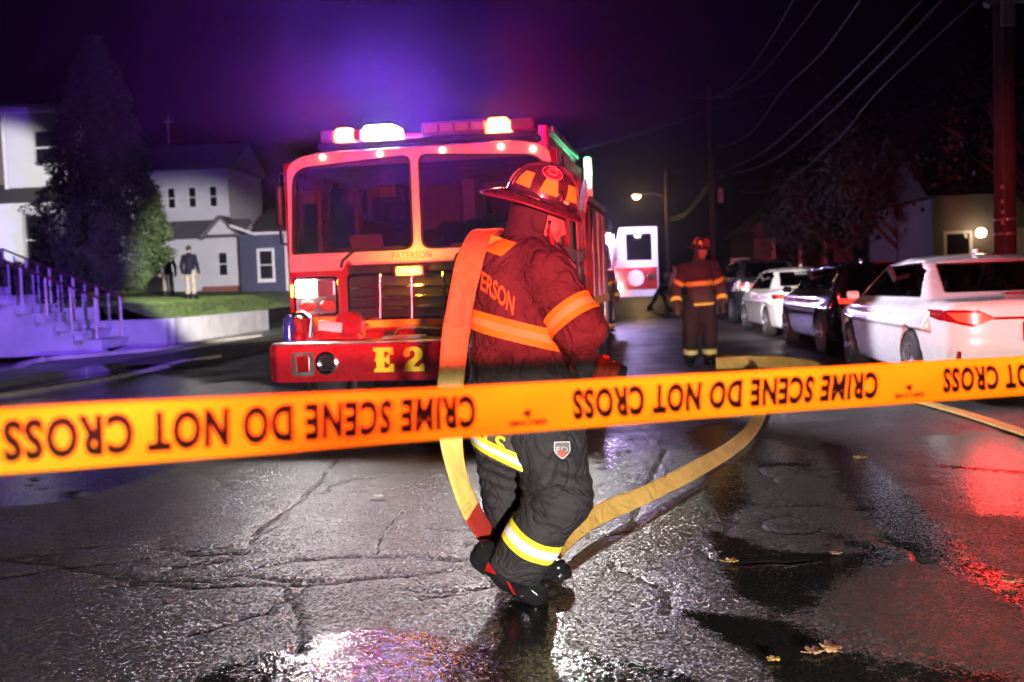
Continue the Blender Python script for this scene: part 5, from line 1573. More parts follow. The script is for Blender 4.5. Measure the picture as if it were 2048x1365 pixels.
# ---- other people
def person(label, loc_, rz, J, outfit, h=0.017, group=None, gear=False, scale=1.0):
    """J: joints in metres, facing -Y, feet at the origin"""
    V_ = {k: np.asarray(v, float) * scale for k, v in J.items() if k in STAND}
    hc, hf, hu = V_['head'], J.get('hfwd', (0, -1, -0.1)), J.get('hup', (0, -0.1, 1))
    t = 1.42 if gear else 1.0
    def body(*P):
        f = head_sdf(P, hc, hf, hu)
        f = smin(f, cap(P, V_['neck'], hc - np.array([0, -0.01, 0.06]), 0.062, 0.056), 0.03)
        f = smin(f, cap(P, V_['neck'] - [0, 0, .1], V_['pelvis'], 0.12, 0.12), 0.05)
        for s in 'LR':
            f = smin(f, smin(cap(P, V_['sh' + s], V_['el' + s], 0.05, 0.042), cap(P, V_['el' + s], V_['wr' + s], 0.042, 0.032), 0.02), 0.03)
            f = smin(f, smin(cap(P, V_['hip' + s], V_['kn' + s], 0.085, 0.062), cap(P, V_['kn' + s], V_['an' + s], 0.058, 0.045), 0.03), 0.04)
        return f
    allp = np.array([v for k, v in V_.items()])
    lo, hi = allp.min(0) - 0.27, allp.max(0) + 0.27
    o = part_from_sdf('person', body, lo, hi, h * (0.85 if h < 0.02 else 1.0), outfit.get('skin', SKIN), None, None)
    o.location = loc_
    o.rotation_euler = (0, 0, rz)
    tag(o, label, 'person', group)
    sw = 0.19 if gear else 0.165
    def coat(*P):
        nk, pv = V_['neck'], V_['pelvis']
        d = pv - nk
        mid = nk + d * 0.45
        f = ell(P, nk + d * 0.22, (sw * 1.12, 0.125 * t, 0.17))
        f = smin(f, cap(P, nk + d * 0.3, pv + d * J.get('coat', 0.12), 0.155 * t ** 0.5, 0.17 * t ** 0.5), 0.08)
        f = smin(f, cap(P, V_['shL'], V_['shR'], 0.075 * t, 0.075 * t), 0.05)
        for s in 'LR':
            f = smin(f, smin(cap(P, V_['sh' + s], V_['el' + s], 0.068 * t, 0.06 * t), cap(P, V_['el' + s], V_['wr' + s], 0.06 * t, 0.048 * t), 0.03), 0.04)
        f = smin(f, cap(P, nk, nk + (hc - nk) * 0.3, 0.075 * t, 0.07 * t), 0.02)
        f = f + folds(P, 0.022, ph=loc_[0])
        return smax(f, half(P, pv + d * (J.get('coat', 0.12) + 0.10), d), 0.01)
    part_from_sdf('jacket', coat, lo, hi, h, outfit['jacket'], o, None)
    def trou(*P):
        f = ell(P, V_['pelvis'], (0.165 * t ** 0.5, 0.13 * t ** 0.5, 0.15))
        for s in 'LR':
            l = smin(cap(P, V_['hip' + s], V_['kn' + s], 0.100 * t, 0.080 * t), cap(P, V_['kn' + s], V_['an' + s], 0.080 * t, 0.072 * t), 0.04)
            f = smin(f, smax(l, half(P, V_['an' + s] + [0, 0, 0.02], V_['an' + s] - V_['kn' + s]), 0.01), 0.03)
        return f + folds(P, 0.022, ph=3 + loc_[0])
    part_from_sdf('trousers', trou, lo, hi, h, outfit['trousers'], o, None)
    for s in 'LR':
        an = V_['an' + s]
        tf = np.asarray(J.get('toe' + s, (0.02 if s == 'L' else -0.02, -1, 0)), float)
        hl = np.array([an[0], an[1], 0.042]) - tf * 0.06
        if an[2] > 0.2: hl[2] = an[2] - 0.08
        part_from_sdf('boot' if gear else 'shoe', boot_f(an + [0, 0, .04], an, hl, hl + tf * 0.17, hl + tf * 0.23, (0, 0, -1)), an - 0.30, an + 0.30, 0.014, BOOT, o, None)
        wr, el = V_['wr' + s], V_['el' + s]
        put_hand('glove' if gear else 'hand', HAND_REST, o, wr, wr - el, (0.3 if s == 'R' else -0.3, 0.6, 0), GLOVE if gear else outfit.get('skin', SKIN), s == 'L')
    if gear:
        helmet(o, hc + np.array([0, 0, 0.055]), hf, hu, 1.0, gear == 2)
        hd = part_from_sdf('hood', lambda *P: smax(smin(head_sdf(P, hc, hf, hu), cap(P, V_['neck'], hc, 0.08, 0.075), 0.05) - 0.012, half(P, hc + np.array(hf) * 0.03, hf), 0.01), hc - 0.25, hc + 0.22, 0.012, HOODC, o, None)
        def cf(P, g): return coat(*P) - g
        def tf_(P, g): return trou(*P) - g
        nk, pv = V_['neck'], V_['pelvis']
        xs = 0.20
        side_pl = [((xs, 0, 0), (1, 0, 0)), ((-xs, 0, 0), (-1, 0, 0))]
        for fr, nm in ((0.52, 'chest_band'), (1.12, 'hem_band')):
            band(nm, cf, lo, hi, nk + (pv - nk) * fr, pv - nk, 0.075, side_pl, h=h, parent=o, org=None, centre=TRIM_P)
        for s in 'LR':
            e, wv, sh_ = V_['el' + s], V_['wr' + s], V_['sh' + s]
            sg = [((0.20, 0, 0), (-1, 0, 0))] if e[0] > 0 else [((-0.20, 0, 0), (1, 0, 0))]
            for p_, n_2 in ((e + (sh_ - e) * 0.35, e - sh_), (e + (wv - e) * 0.72, wv - e)):
                band('sleeve_band', cf, lo, hi, p_, n_2, 0.07, sg, ext=(0.15, 0.17, 0.15), h=h, parent=o, org=None, centre=TRIM_P)
            kn, an = V_['kn' + s], V_['an' + s]
            sgn = np.sign(an[0]) or 1
            band('leg_band', tf_, lo, hi, an + (kn - an) * 0.28, an - kn, 0.08, [((0, 0, 0), (-sgn, 0, 0))], h=h, parent=o, org=None)
    else:
        # short hair
        part_from_sdf('hair', lambda *P: smax(ell(P, hc + np.array([0, 0.012, 0.035]), (0.085, 0.106, 0.10)), half(P, hc + np.array([0, -0.02, 0.02]), np.array(hf) * 1.0 + np.array([0, 0, -0.6])), 0.01), hc - 0.2, hc + 0.2, 0.012, outfit.get('hair', STRAP), o, None)
    return o

STAND = dict(head=(0, 0, 1.66), neck=(0, 0.02, 1.48), pelvis=(0, 0.02, 0.95), shL=(0.2, 0.02, 1.42), elL=(0.29, 0.04, 1.14), wrL=(0.30, -0.04, 0.90), shR=(-0.2, 0.02, 1.42), elR=(-0.29, 0.04, 1.14), wrR=(-0.30, -0.04, 0.90),
             hipL=(0.10, 0.02, 0.90), knL=(0.12, 0.0, 0.50), anL=(0.13, 0.03, 0.10), hipR=(-0.10, 0.02, 0.90), knR=(-0.12, 0.0, 0.50), anR=(-0.13, 0.03, 0.10))
def pose(**kw):
    d = dict(STAND); d.update(kw); return d
g2 = ground(1405, 733)
person('firefighter standing in the road facing the photographer in dark turnout gear', (g2[0], g2[1] + 0.1, 0), R(6),
       pose(head=(0.03, -0.04, 1.68), hfwd=(0.3, -0.93, -0.14), hup=(0.05, -0.12, 1), shL=(0.21, 0.02, 1.43), elL=(0.33, 0.06, 1.15), wrL=(0.33, -0.06, 0.91), shR=(-0.2, 0.01, 1.40), elR=(-0.33, 0.07, 1.13), wrR=(-0.36, -0.08, 0.90), pelvis=(0.02, 0.02, 0.95), hipL=(0.12, 0.02, 0.90), knL=(0.13, -0.03, 0.50), anL=(0.13, 0.0, 0.10), anR=(-0.14, 0.08, 0.10), knR=(-0.13, 0.03, 0.50), toeL=(0.25, -0.95, 0), toeR=(-0.4, -0.9, 0), coat=0.02), dict(jacket=JACKET, trousers=PANTS), 0.016, gear=2)
g3 = ground(1212, 668)
person('firefighter with back turned standing beside the second fire engine', (g3[0], g3[1], 0), R(150), pose(elL=(0.27, -0.06, 1.16), wrL=(0.22, -0.28, 1.12)), dict(jacket=JACKET, trousers=PANTS), 0.024, gear=1)
NAVY = cloth('navy_jacket', (0.012, 0.012, 0.022), 0.8, 0.2)
KHAKI = cloth('khaki_trousers', (0.42, 0.36, 0.28), 0.85, 0.15)
PINK = cloth('pale_coat', (0.6, 0.34, 0.38), 0.85, 0.15)
DARKT = cloth('dark_trousers', (0.02, 0.018, 0.03), 0.85, 0.2)
def lawn_at(px, py):
    for Y in np.arange(24, 60, 0.05):
        p = at(px, py, Y); u, v = unst(p)
        if p[2] < float(lawn_z(np.array(u), np.array(v))): return p
m1 = lawn_at(383, 600)
person('man in navy jacket and khaki trousers on the lawn, away from the conifer', tuple(m1), R(165), pose(anL=(0.15, -0.05, .1), knL=(.13, -.06, .5)), dict(jacket=NAVY, trousers=KHAKI), 0.022, 'men standing on the lawn')
m2 = lawn_at(338, 592)
pm_ = person('man in navy jacket half hidden by the tall conifer on the lawn', tuple(m2), R(200), pose(), dict(jacket=NAVY, trousers=KHAKI), 0.022, 'men standing on the lawn')
g5 = ground(1318, 622)
person('dark clothed person bending forward in the road beyond the open cab door', (g5[0], g5[1], 0), R(60), pose(head=(0, -0.32, 1.45), neck=(0, -0.2, 1.32), shL=(.19, -.16, 1.27), shR=(-.19, -.16, 1.27), elL=(.24, -.3, 1.0), wrL=(.2, -.5, .85), elR=(-.24, -.3, 1.0), wrR=(-.2, -.5, .85), knL=(.12, -.2, .5), anL=(.13, -.3, .1), anR=(-.13, .35, .1), knR=(-.12, .1, .5)), dict(jacket=DARKT, trousers=DARKT), 0.028)
g6 = ground(1352, 623)
person('person in a long pale pink coat walking down the road', (g6[0], g6[1], 0), R(-60), pose(coat=0.75, anL=(.13, -.25, .1), anR=(-.13, .25, .1)), dict(jacket=PINK, trousers=DARKT), 0.028)
# orange shoulder patch of the half hidden man
B().box((0.205, 0.07, 1.40), (0.09, 0.02, 0.06)).obj('shoulder_patch', mat('orange_patch', (0.8, 0.14, 0.02), 0.6), pm_, bevel=0.006)

# ------------------------------------------------------------------ parked cars
TAIL = glow('tail_lamp_red', (1.0, 0.03, 0.015), 3.2)
TAIL_D = mat('dark_tail_lens', (0.30, 0.006, 0.008), 0.12, coat=1)
CARGLASS = glass('car_glass', (0.30, 0.30, 0.34), 1.5)
ALLOY = mat('alloy_rim', (0.55, 0.55, 0.57), 0.25, 0.9, var=0.1)
INTERIOR = mat('car_interior', (0.035, 0.033, 0.035), 0.8, var=0.2)

def car(label, loc_, rz, paint, L=4.86, Wd=0.91, H=1.45, wb=2.78, ro=1.08, h=0.022, kind='sedan', tail='wrap', plate_txt=None, group=None, name='parked_car', top_txt=None, emblem=False):
    T = thing(name, label, 'car', loc_, rz, group)
    k = H / 1.45
    fo = ro + wb
    if kind == 'sedan':
        roof = [(0.50, 0.96), (0.62, 1.0), (1.42, 1.385), (1.75, 1.435), (2.2, 1.45), (2.75, 1.425), (3.05, 1.34), (3.82, 0.93), (3.95, 0.90)]
        deck = [(0, 0.93), (0.08, 0.985), (0.5, 1.01), (1.0, 0.975), (3.3, 0.95), (3.7, 0.95), (4.4, 0.84), (4.86, 0.66)]
        side = [(0.98, 1.01), (3.52, 0.99), (2.95, 1.325), (1.62, 1.365), (1.30, 1.27)]
        rear = [(-0.60, 1.05), (0.60, 1.05), (0.51, 1.345), (-0.51, 1.345)]
    else:
        roof = [(0.05, 0.96), (0.12, 1.05), (0.42, 1.37), (0.75, 1.42), (1.8, 1.45), (2.6, 1.42), (3.05, 1.31), (3.75, 0.95), (3.95, 0.92)]
        deck = [(0, 0.93), (0.08, 0.985), (0.5, 0.99), (3.3, 0.97), (3.7, 0.97), (4.4, 0.90), (4.86, 0.72)]
        side = [(0.50, 1.03), (3.50, 1.0), (2.95, 1.31), (0.75, 1.365), (0.58, 1.25)]
        rear = [(-0.62, 1.02), (0.62, 1.02), (0.52, 1.34), (-0.52, 1.34)]
    S = L / 4.86
    roof = np.array(roof) * [S, k]; deck = np.array(deck) * [S, k]
    side = [(a * S, b * k) for a, b in side]; rear = [(a * Wd / 0.91, b * k) for a, b in rear]
    bz = 0.97 * k
    def green(P, g=0.0):
        X, Y, Z = P
        zr = np.interp(Y[:1, :, :1], roof[:, 0], roof[:, 1]).astype(np.float32) - 0.035 * (X / 0.6) ** 2
        wg = (0.835 - (Z / k - 0.95) * 0.47) * Wd / 0.91
        f = smax(np.abs(X) - wg, (Z - zr) * 0.86, 0.07)
        f = smax(f, (roof[0, 0] + (-0.02 if kind == 'sedan' else 0.08)) - Y, 0.03)
        return smax(smax(f, (0.7 * k) - Z, 0.02), Y - roof[-1, 0], 0.02) - g
    def lower(P, g=0.0):
        X, Y, Z = P
        zt = np.interp(Y[:1, :, :1], deck[:, 0], deck[:, 1]).astype(np.float32) - 0.03 * (X / 0.9) ** 2
        e = np.abs(Y - L / 2) / (L / 2)
        w_ = Wd - 0.13 * e ** 5 - 0.045 * ((Z / k - 0.62) / 0.36) ** 2 + 0.012 * np.exp(-((Z / k - 0.86) / 0.05) ** 2)
        ax_ = np.abs(X) / Wd
        yr = 0.02 + 0.26 * ax_ ** 5 + 0.10 * np.clip((0.62 - Z / k), 0, 1) + 0.07 * np.clip(Z / k - 0.72, 0, 1) - 0.02 * np.exp(-((Z / k - 0.56) / 0.10) ** 2)
        yf = L - 0.42 * ax_ ** 4 - 0.16 * np.clip(Z / k - 0.55, 0, 1) - 0.1 * np.clip(0.4 - Z / k, 0, 1)
        f = smax(np.abs(X) - w_, (Z - zt) * 0.97, 0.07)
        f = smax(f, 0.21 - Z, 0.05)
        f = smax(f, yr - Y, 0.05)
        return smax(f, Y - yf, 0.06) - g
    def shell(*P):
        X, Y, Z = P
        f = smin(lower(P), green(P), 0.035)
        for y in (ro, fo):
            f = smax(f, -np.maximum(np.sqrt((Y - y) ** 2 + (Z - 0.335) ** 2) - 0.385, 0.60 - np.abs(X)), 0.012)
        inner = np.maximum(np.maximum(green(P, -0.05), 0.80 * k - Z), np.maximum(0.75 * S - Y if kind == 'sedan' else 0.3 - Y, Y - 3.75 * S))
        f = np.maximum(f, -inner)
        f = smax(f, -np.maximum(poly_sd(Y[:1], Z[:1], side), 0.40 - np.abs(X)), 0.008)
        f = smax(f, -np.maximum(poly_sd(X[:, :1], Z[:, :1], rear), np.abs(Y - 0.85 * S) - 0.75 * S), 0.008)
        f = smax(f, -np.maximum(poly_sd(X[:, :1], Z[:, :1], [(-0.62, 1.0 * k), (0.62, 1.0 * k), (0.52, 1.33 * k), (-0.52, 1.33 * k)]), np.abs(Y - 3.3 * S) - 0.42 * S), 0.008)
        return f
    part_from_sdf('body', shell, (-Wd - 0.06, -0.08, 0.14), (Wd + 0.06, L + 0.06, H + 0.06), h, paint, T, None)
    def planes2(poly, ax):
        out = []
        c = np.mean(poly, 0)
        n = len(poly)
        for i in range(n):
            a, b = np.array(poly[i]), np.array(poly[(i + 1) % n])
            d = b - a; nn = np.array([d[1], -d[0]])
            if nn @ (a - c) < 0: nn = -nn
            p3, n3 = np.zeros(3), np.zeros(3)
            p3[ax], p3[2] = a; n3[ax], n3[2] = nn
            out.append((p3, n3))
        return out
    gl, gh = (-Wd, 0.0, 0.9 * k), (Wd, 4.1 * S, H + 0.05)
    sp = planes2(side, 1); rp = planes2(rear, 0)
    gf = lambda *P: green(P, -0.014)
    gm = sdf_mesh('glass', gf, gl, gh, h)
    def pane(nm, planes, extra):
        me2 = gm.copy(); clip(me2, planes + extra)
        return link(nm, me2, CARGLASS, T, True)
    pane('side_window', sp, [((-0.45, 0, 0), (1, 0, 0))])
    pane('side_window', sp, [((0.45, 0, 0), (-1, 0, 0))])
    pane('rear_window', rp, [((0, 1.6 * S, 0), (0, 1, 0))])
    pane('windscreen', planes2([(-0.6, 1.0 * k), (0.6, 1.0 * k), (0.51, 1.33 * k), (-0.51, 1.33 * k)], 0), [((0, 2.75 * S, 0), (0, -1, 0))])
    bpy.data.meshes.remove(gm)
    hm_ = sdf_mesh('headlight', lambda *P: lower(P, 0.003), (-Wd - 0.05, L - 0.9, 0.5 * k), (Wd + 0.05, L + 0.05, 0.9 * k), h)
    for s in (-1, 1):
        B().box((s * 0.70 * Wd / 0.91, 2.30 * S, 1.17 * k), (0.05, 0.09, 0.36 * k), Matrix.Rotation(s * 0.42, 3, 'Y')).obj('door_pillar', BLACK, T, bevel=0.01)
        mr = B().box((s * (Wd + 0.05), 3.3 * S, 1.0 * k), (0.16, 0.09, 0.11)).obj('door_mirror', paint, T, bevel=0.04, seg=3)
        for y in (1.75 * S, 2.75 * S):
            B().box((s * (Wd + 0.004), y, 0.83 * k), (0.03, 0.17, 0.03)).obj('door_handle', paint, T, bevel=0.01)
        for y in (ro, fo):
            wheel(T, (s * (Wd - 0.115), y, 0.33), 0.33, 0.215, s, ALLOY)
        seg_ = [((s * 0.3, 0, 0), (-s, 0, 0))]
        hl = planes2([(0.45 * s, 0.62 * k), (0.88 * s, 0.66 * k), (0.88 * s, 0.78 * k), (0.5 * s, 0.70 * k)], 0)
        link('headlight', clip(hm_.copy(), hl), CHROME, T, True)
    # seats seen through the glass
    for x in (-0.36, 0.36):
        for y, nm in ((1.25 * S, 'rear_seat'), (2.25 * S, 'front_seat')):
            se = B().box((x, y, 0.78 * k), (0.50, 0.16, 0.55 * k)).obj(nm, INTERIOR, T, bevel=0.06, seg=3)
            B().box((x, y + 0.0, 1.12 * k), (0.24, 0.10, 0.16)).obj('headrest', INTERIOR, se, bevel=0.04, seg=3)
    B().box((0, 3.35 * S, 0.95 * k), (1.25, 0.4, 0.14)).obj('dashboard', INTERIOR, T, bevel=0.04)
    # rear end
    rl, rh = (-Wd - 0.05, -0.08, 0.4 * k), (Wd + 0.05, 0.95, 1.06 * k)
    m6 = sdf_mesh('rear_skin', lambda *P: lower(P, 0.006), rl, rh, h * 0.8)
    m10 = sdf_mesh('rear_skin', lambda *P: lower(P, 0.010), rl, rh, h * 0.8)
    for s in (-1, 1):
        if tail == 'wrap':
            poly = [(0.40 * s, 0.815 * k), (0.60 * s, 0.735 * k), (0.84 * s, 0.80 * k), (0.93 * s, 0.90 * k), (0.55 * s, 0.895 * k)]
        else:
            poly = [(0.30 * s, 0.80 * k), (0.93 * s, 0.80 * k), (0.93 * s, 0.90 * k), (0.30 * s, 0.88 * k)]
        me2 = m6.copy()
        tl = link('tail_light', clip(me2, planes2(poly, 0) + [((0, 0.55, 0), (0, 1, 0))]), TAIL_D, T, True)
        c = np.mean(poly, 0)
        in_ = [tuple(c + (np.array(p_) - c) * 0.72 + np.array([-0.06 * s, -0.01])) for p_ in poly]
        me2 = m10.copy()
        link('lit_segment', clip(me2, planes2(in_, 0) + [((0, 0.5, 0), (0, 1, 0))]), TAIL, tl, True)
        B().box((s * 0.72, 0.055, 0.45), (0.03, 0.03, 0.12)).obj('bumper_reflector', TAIL_D, T, bevel=0.008)
    me2 = m6.copy()
    link('boot_strip', clip(me2, planes2([(-0.42, 0.80 * k), (0.42, 0.80 * k), (0.42, 0.825 * k), (-0.42, 0.825 * k)], 0) + [((0, 0.3, 0), (0, 1, 0))]), TAIL_D if tail == 'wrap' else TAIL, T, True)
    B().box((0, 0.5 * S, 1.03 * k) if kind == 'sedan' else (0, 0.33 * S, 1.40 * k), (0.30, 0.04, 0.025)).obj('high_brake_light', TAIL_D, T, bevel=0.006)
    pl = B().box((0, 0.012, 0.685 * k), (0.315, 0.02, 0.16)).obj('number_plate', mat('plate_yellow', (0.8, 0.62, 0.12), 0.5, var=0.15), T, bevel=0.006)
    plate('plate_frame', rrect(-0.17, 0.17, 0.595 * k, 0.775 * k, 0.012), [rrect(-0.15, 0.15, 0.612 * k, 0.758 * k, 0.01)], -0.004, 0.012, TAIL_D if plate_txt else BLACK, pl)
    if plate_txt:
        V, F = text2d(plate_txt, 0.065, 0.01, 0.8, 1.1)
        V[:, 0] -= V[:, 0].max() / 2
        link('plate_lettering', py_mesh('plate_lettering', [(x, -0.001, 0.655 * k + z) for x, z in V], F), mat('plate_ink', (0.12, 0.08, 0.03), 0.6), pl)
    if emblem:
        for rx, rz_, zc in ((0.062, 0.042, 0.905), (0.022, 0.042, 0.905), (0.045, 0.018, 0.918)):
            B().tube([(rx * math.cos(a), 0.045, zc * k + rz_ * math.sin(a)) for a in np.linspace(0, 2 * PI, 28, endpoint=False)], 0.0055, 6, True).obj('emblem', CHROME, T, smooth='all')
    if top_txt:
        V, F = text2d(top_txt, 0.075, 0.012, 0.95, 1.1)
        V[:, 0] -= V[:, 0].max() / 2
        P = []
        for x, z in V:
            zz = 1.275 * k + z * 0.85
            yy = float(np.interp(zz, roof[:3, 1] if kind == 'sedan' else roof[:4, 1], roof[:3, 0] if kind == 'sedan' else roof[:4, 0]))
            P.append((x, yy - 0.03, zz + 0.0))
        link('window_lettering', py_mesh('window_lettering', P, F), mat('white_vinyl', (0.8, 0.8, 0.8), 0.5), T)
        B().box((0.0, 1.75 * S, H + 0.02), (0.03, 0.14, 0.05)).obj('roof_fin', paint, T, bevel=0.012)
    else:
        B().box((0.0, 1.75 * S, H + 0.02), (0.03, 0.14, 0.05)).obj('roof_fin', paint, T, bevel=0.012)
    return T

CAR_W = mat('pearl_white_car_paint', (0.74, 0.73, 0.72), 0.25, var=0.03, coat=1)
CAR_K = mat('black_car_paint', (0.012, 0.012, 0.016), 0.18, var=0.1, coat=1)
CAR_G = mat('dark_grey_car_paint', (0.03, 0.03, 0.035), 0.25, var=0.1, coat=1)
def by_wheel(px, py, ro, Wd, rz, wb=2.78, front=True):
    """places a car by the foot of one of its street-side wheels"""
    p = ground(px, py)
    x, y = -Wd, ro + (wb if front else 0)
    c, s = math.cos(rz), math.sin(rz)
    return (p[0] - (x * c - y * s), p[1] - (x * s + y * c), 0)
CR = -R(4.1)
car('white sedan with yellow number plate and wraparound red tail lights', by_wheel(1697, 740, 1.08, 0.91, -R(6.5)), -R(6.5), CAR_W, h=0.018, plate_txt='S77\u00b7KXA', group='cars parked along the kerb', emblem=True)
car('black hatchback parked between the two white sedans', by_wheel(1570, 686, 0.85, 0.9, CR, 2.65), CR, CAR_K, L=4.35, Wd=0.90, H=1.46, wb=2.65, ro=0.85, kind='hatch', tail='bar', group='cars parked along the kerb')
car('white sedan with white lettering across its rear window', by_wheel(1487, 661, 1.05, 0.9, CR, 2.7), CR, CAR_W, L=4.65, Wd=0.90, H=1.44, wb=2.70, ro=1.05, tail='bar', group='cars parked along the kerb', top_txt='FHEARTY')
p_ = st(5.05, 27.0)
car('dark grey tall car parked ahead of the lettered white sedan', (p_[0], p_[1], 0), CR, CAR_G, L=4.7, Wd=0.93, H=1.75, wb=2.75, ro=0.9, kind='hatch', tail='bar', h=0.03, group='cars parked along the kerb')
# its tail lamps and the near white sedan's throw a little red light on the road
cpos = by_wheel(1697, 740, 1.08, 0.91, -R(6.5))
lamp('tail_lamp_light', 'SPOT', (cpos[0] + 0.6 * 0 - 0.5, cpos[1] - 0.16, 0.82), 38, (1, 0.02, 0.015), (cpos[0] - 1.2, cpos[1] - 4, 0), R(150), 0.6, 0.22)
lamp('tail_lamp_light', 'SPOT', (cpos[0] + 0.6, cpos[1] - 0.16, 0.82), 38, (1, 0.02, 0.015), (cpos[0] - 0.6, cpos[1] - 4, 0), R(150), 0.6, 0.22)

# ------------------------------------------------------------------ left: walls, steps, railings, houses, trees
WALLM = mat('painted_render_wall', (0.42, 0.40, 0.39), 0.8, var=0.18, scale=1.6, bmp=0.3, bscale=25)
STEPM = mat('worn_concrete_step', (0.48, 0.46, 0.44), 0.75, var=0.22, scale=4, bmp=0.3, bscale=40)
def sbox(u0, u1, v0, v1, z0, z1, b=None):
    b = b or B()
    q_ = B().box2((u0, v0, z0), (u1, v1, z1))
    q_.v = [st(*v) for v in q_.v]
    return b.add(q_.v, q_.f)
def rel(b, root):
    inv = root.matrix_basis.inverted()
    b.v = [tuple(inv @ Vector(v)) for v in b.v]
    return b
def sthing(name, label, cat, u, v, z=0.0, group=None):
    o = thing(name, label, cat, st(u, v, z), -STREET, group)
    bpy.context.view_layer.update()
    return o
TOPZ = 1.68
stp = sthing('garden_steps', 'concrete steps climbing from the pavement to the white house', 'steps', -11.35, 23.6, 0.1)
nst = 7
u_top, u_bot = -14.6, -11.4
for i in range(nst):
    ua = u_bot - (u_bot - u_top) * i / nst
    z1 = 0.1 + (TOPZ - 0.1) * (i + 1) / nst
    rel(sbox(u_top, ua, 22.95, 24.3, z1 - (TOPZ - 0.1) / nst + 0.001, z1 - 0.05), stp).obj('riser', STEPM, stp)
    rel(sbox(u_top if i == nst - 1 else ua - 0.62, ua + 0.05, 22.9, 24.35, z1 - 0.05, z1), stp).obj('tread', STEPM, stp, bevel=0.012)
cw = sthing('stair_side_wall', 'stepped rendered wall running up the near side of the steps', 'wall', -13, 22.8, 0.0)
prof = [(-19.5, 0.0), (u_bot - 0.05, 0.0), (u_bot - 0.05, 0.25)]
for i in range(nst):
    ua = u_bot - (u_bot - u_top) * i / nst
    z1 = 0.1 + (TOPZ - 0.1) * (i + 1) / nst - 0.09
    prof += [(ua - 0.06, z1 - (0.0 if i else 0.0)), (ua - 0.06 - (u_bot - u_top) / nst, z1)]
prof += [(-19.5, TOPZ - 0.02)]
qb = B()
n_ = len(prof)
qb.v = [st(a, v, b) for v in (22.62, 22.88) for a, b in prof]
qb.f = [(i, (i + 1) % n_, n_ + (i + 1) % n_, n_ + i) for i in range(n_)] + [tuple(range(n_)), tuple(range(2 * n_ - 1, n_ - 1, -1))]
rel(qb, cw).obj('wall_face', WALLM, cw)
for i in range(1, nst):
    ua = u_bot - (u_bot - u_top) * i / nst
    z1 = 0.1 + (TOPZ - 0.1) * i / nst
    rel(sbox(ua - 0.02, ua + 0.20, 22.58, 22.895, z1 + 0.0, z1 + 0.14), cw).obj('stone_block', STEPM, cw, bevel=0.02)
rel(sbox(u_bot - 0.3, u_bot + 0.16, 22.6, 22.94, 0.0, 0.34), cw).obj('stone_block', STEPM, cw, bevel=0.02)
rw = sthing('retaining_wall', 'low pale concrete retaining wall holding up the lawn', 'wall', -10.3, 28, 0.0)
rel(sbox(-10.42, -10.2, 24.36, 32.0, -0.05, 0.74), rw).obj('street_face', WALLM, rw, bevel=0.02)
rel(sbox(-14.6, -10.2, 24.36, 24.6, -0.05, 0.742), rw).obj('return_face', WALLM, rw, bevel=0.02)
rel(sbox(-14.6, -12.2, 24.37, 24.58, 0.743, 1.10), rw).obj('upper_return', WALLM, rw, bevel=0.02)
# railings
IRON = mat('cream_painted_iron', (0.55, 0.48, 0.36), 0.45, var=0.2, scale=20)
IRON2 = mat('dark_red_iron', (0.12, 0.03, 0.03), 0.5, var=0.2)
def railing(label, v, n):
    rl = sthing('stair_railing', label, 'railing', u_bot - 0.3, v, 0.1, 'iron railings of the garden steps')
    a, b = (u_bot - 0.12, 0.42), (u_top + 0.1, TOPZ + 0.02)
    for i in range(n):
        t = i / (n - 1)
        u = a[0] + (b[0] - a[0]) * t
        z = a[1] + (b[1] - a[1]) * t
        big = i % 2 == 0
        if big:
            rel(B().cyl(st(u, v, z - 0.16), st(u, v, z + 0.92), 0.034, n=10), rl).obj('post', IRON, rl, smooth=True)
        else:
            pts = [st(u, v, z - 0.14 + 1.02 * j / 30) for j in range(31)]
            tw = B()
            for s in (0, 1):
                tw.tube([Vector(p) + 0.014 * Vector((math.cos(j * 0.9 + s * PI), math.sin(j * 0.9 + s * PI), 0)) for j, p in enumerate(pts)], 0.014, 6)
            rel(tw, rl).obj('twisted_baluster', mat('lilac_painted_iron', (0.42, 0.36, 0.42), 0.5), rl, smooth=True)
    rel(B().tube([st(a[0] + 0.1, v, a[1] + 0.90), st(a[0], v, a[1] + 0.94), st(b[0], v, b[1] + 0.94), st(b[0] - 0.12, v, b[1] + 0.90)], 0.026, 8), rl).obj('handrail', IRON2, rl, smooth=True)
    return rl
railing('cream iron railing on the near side of the steps', 22.98, 11)
railing('cream iron railing on the far side of the steps', 24.28, 11)
ur = sthing('stone_urn', 'pale pink stone urn planter on the wall beside the steps', 'planter', -15.35, 22.75, TOPZ)
B().lathe([(0.13, 0.0), (0.13, 0.04), (0.06, 0.08), (0.06, 0.20), (0.16, 0.28), (0.24, 0.36), (0.27, 0.46), (0.26, 0.52), (0.20, 0.55)], (0, 0, 0.0), 24).obj('urn', mat('pink_stone', (0.5, 0.3, 0.34), 0.7, bmp=0.3), ur, smooth=True)
B().lathe([(0.195, 0.53), (0.16, 0.57), (0.02, 0.59)], (0, 0, 0), 20).obj('soil', SOIL, ur, smooth=True)

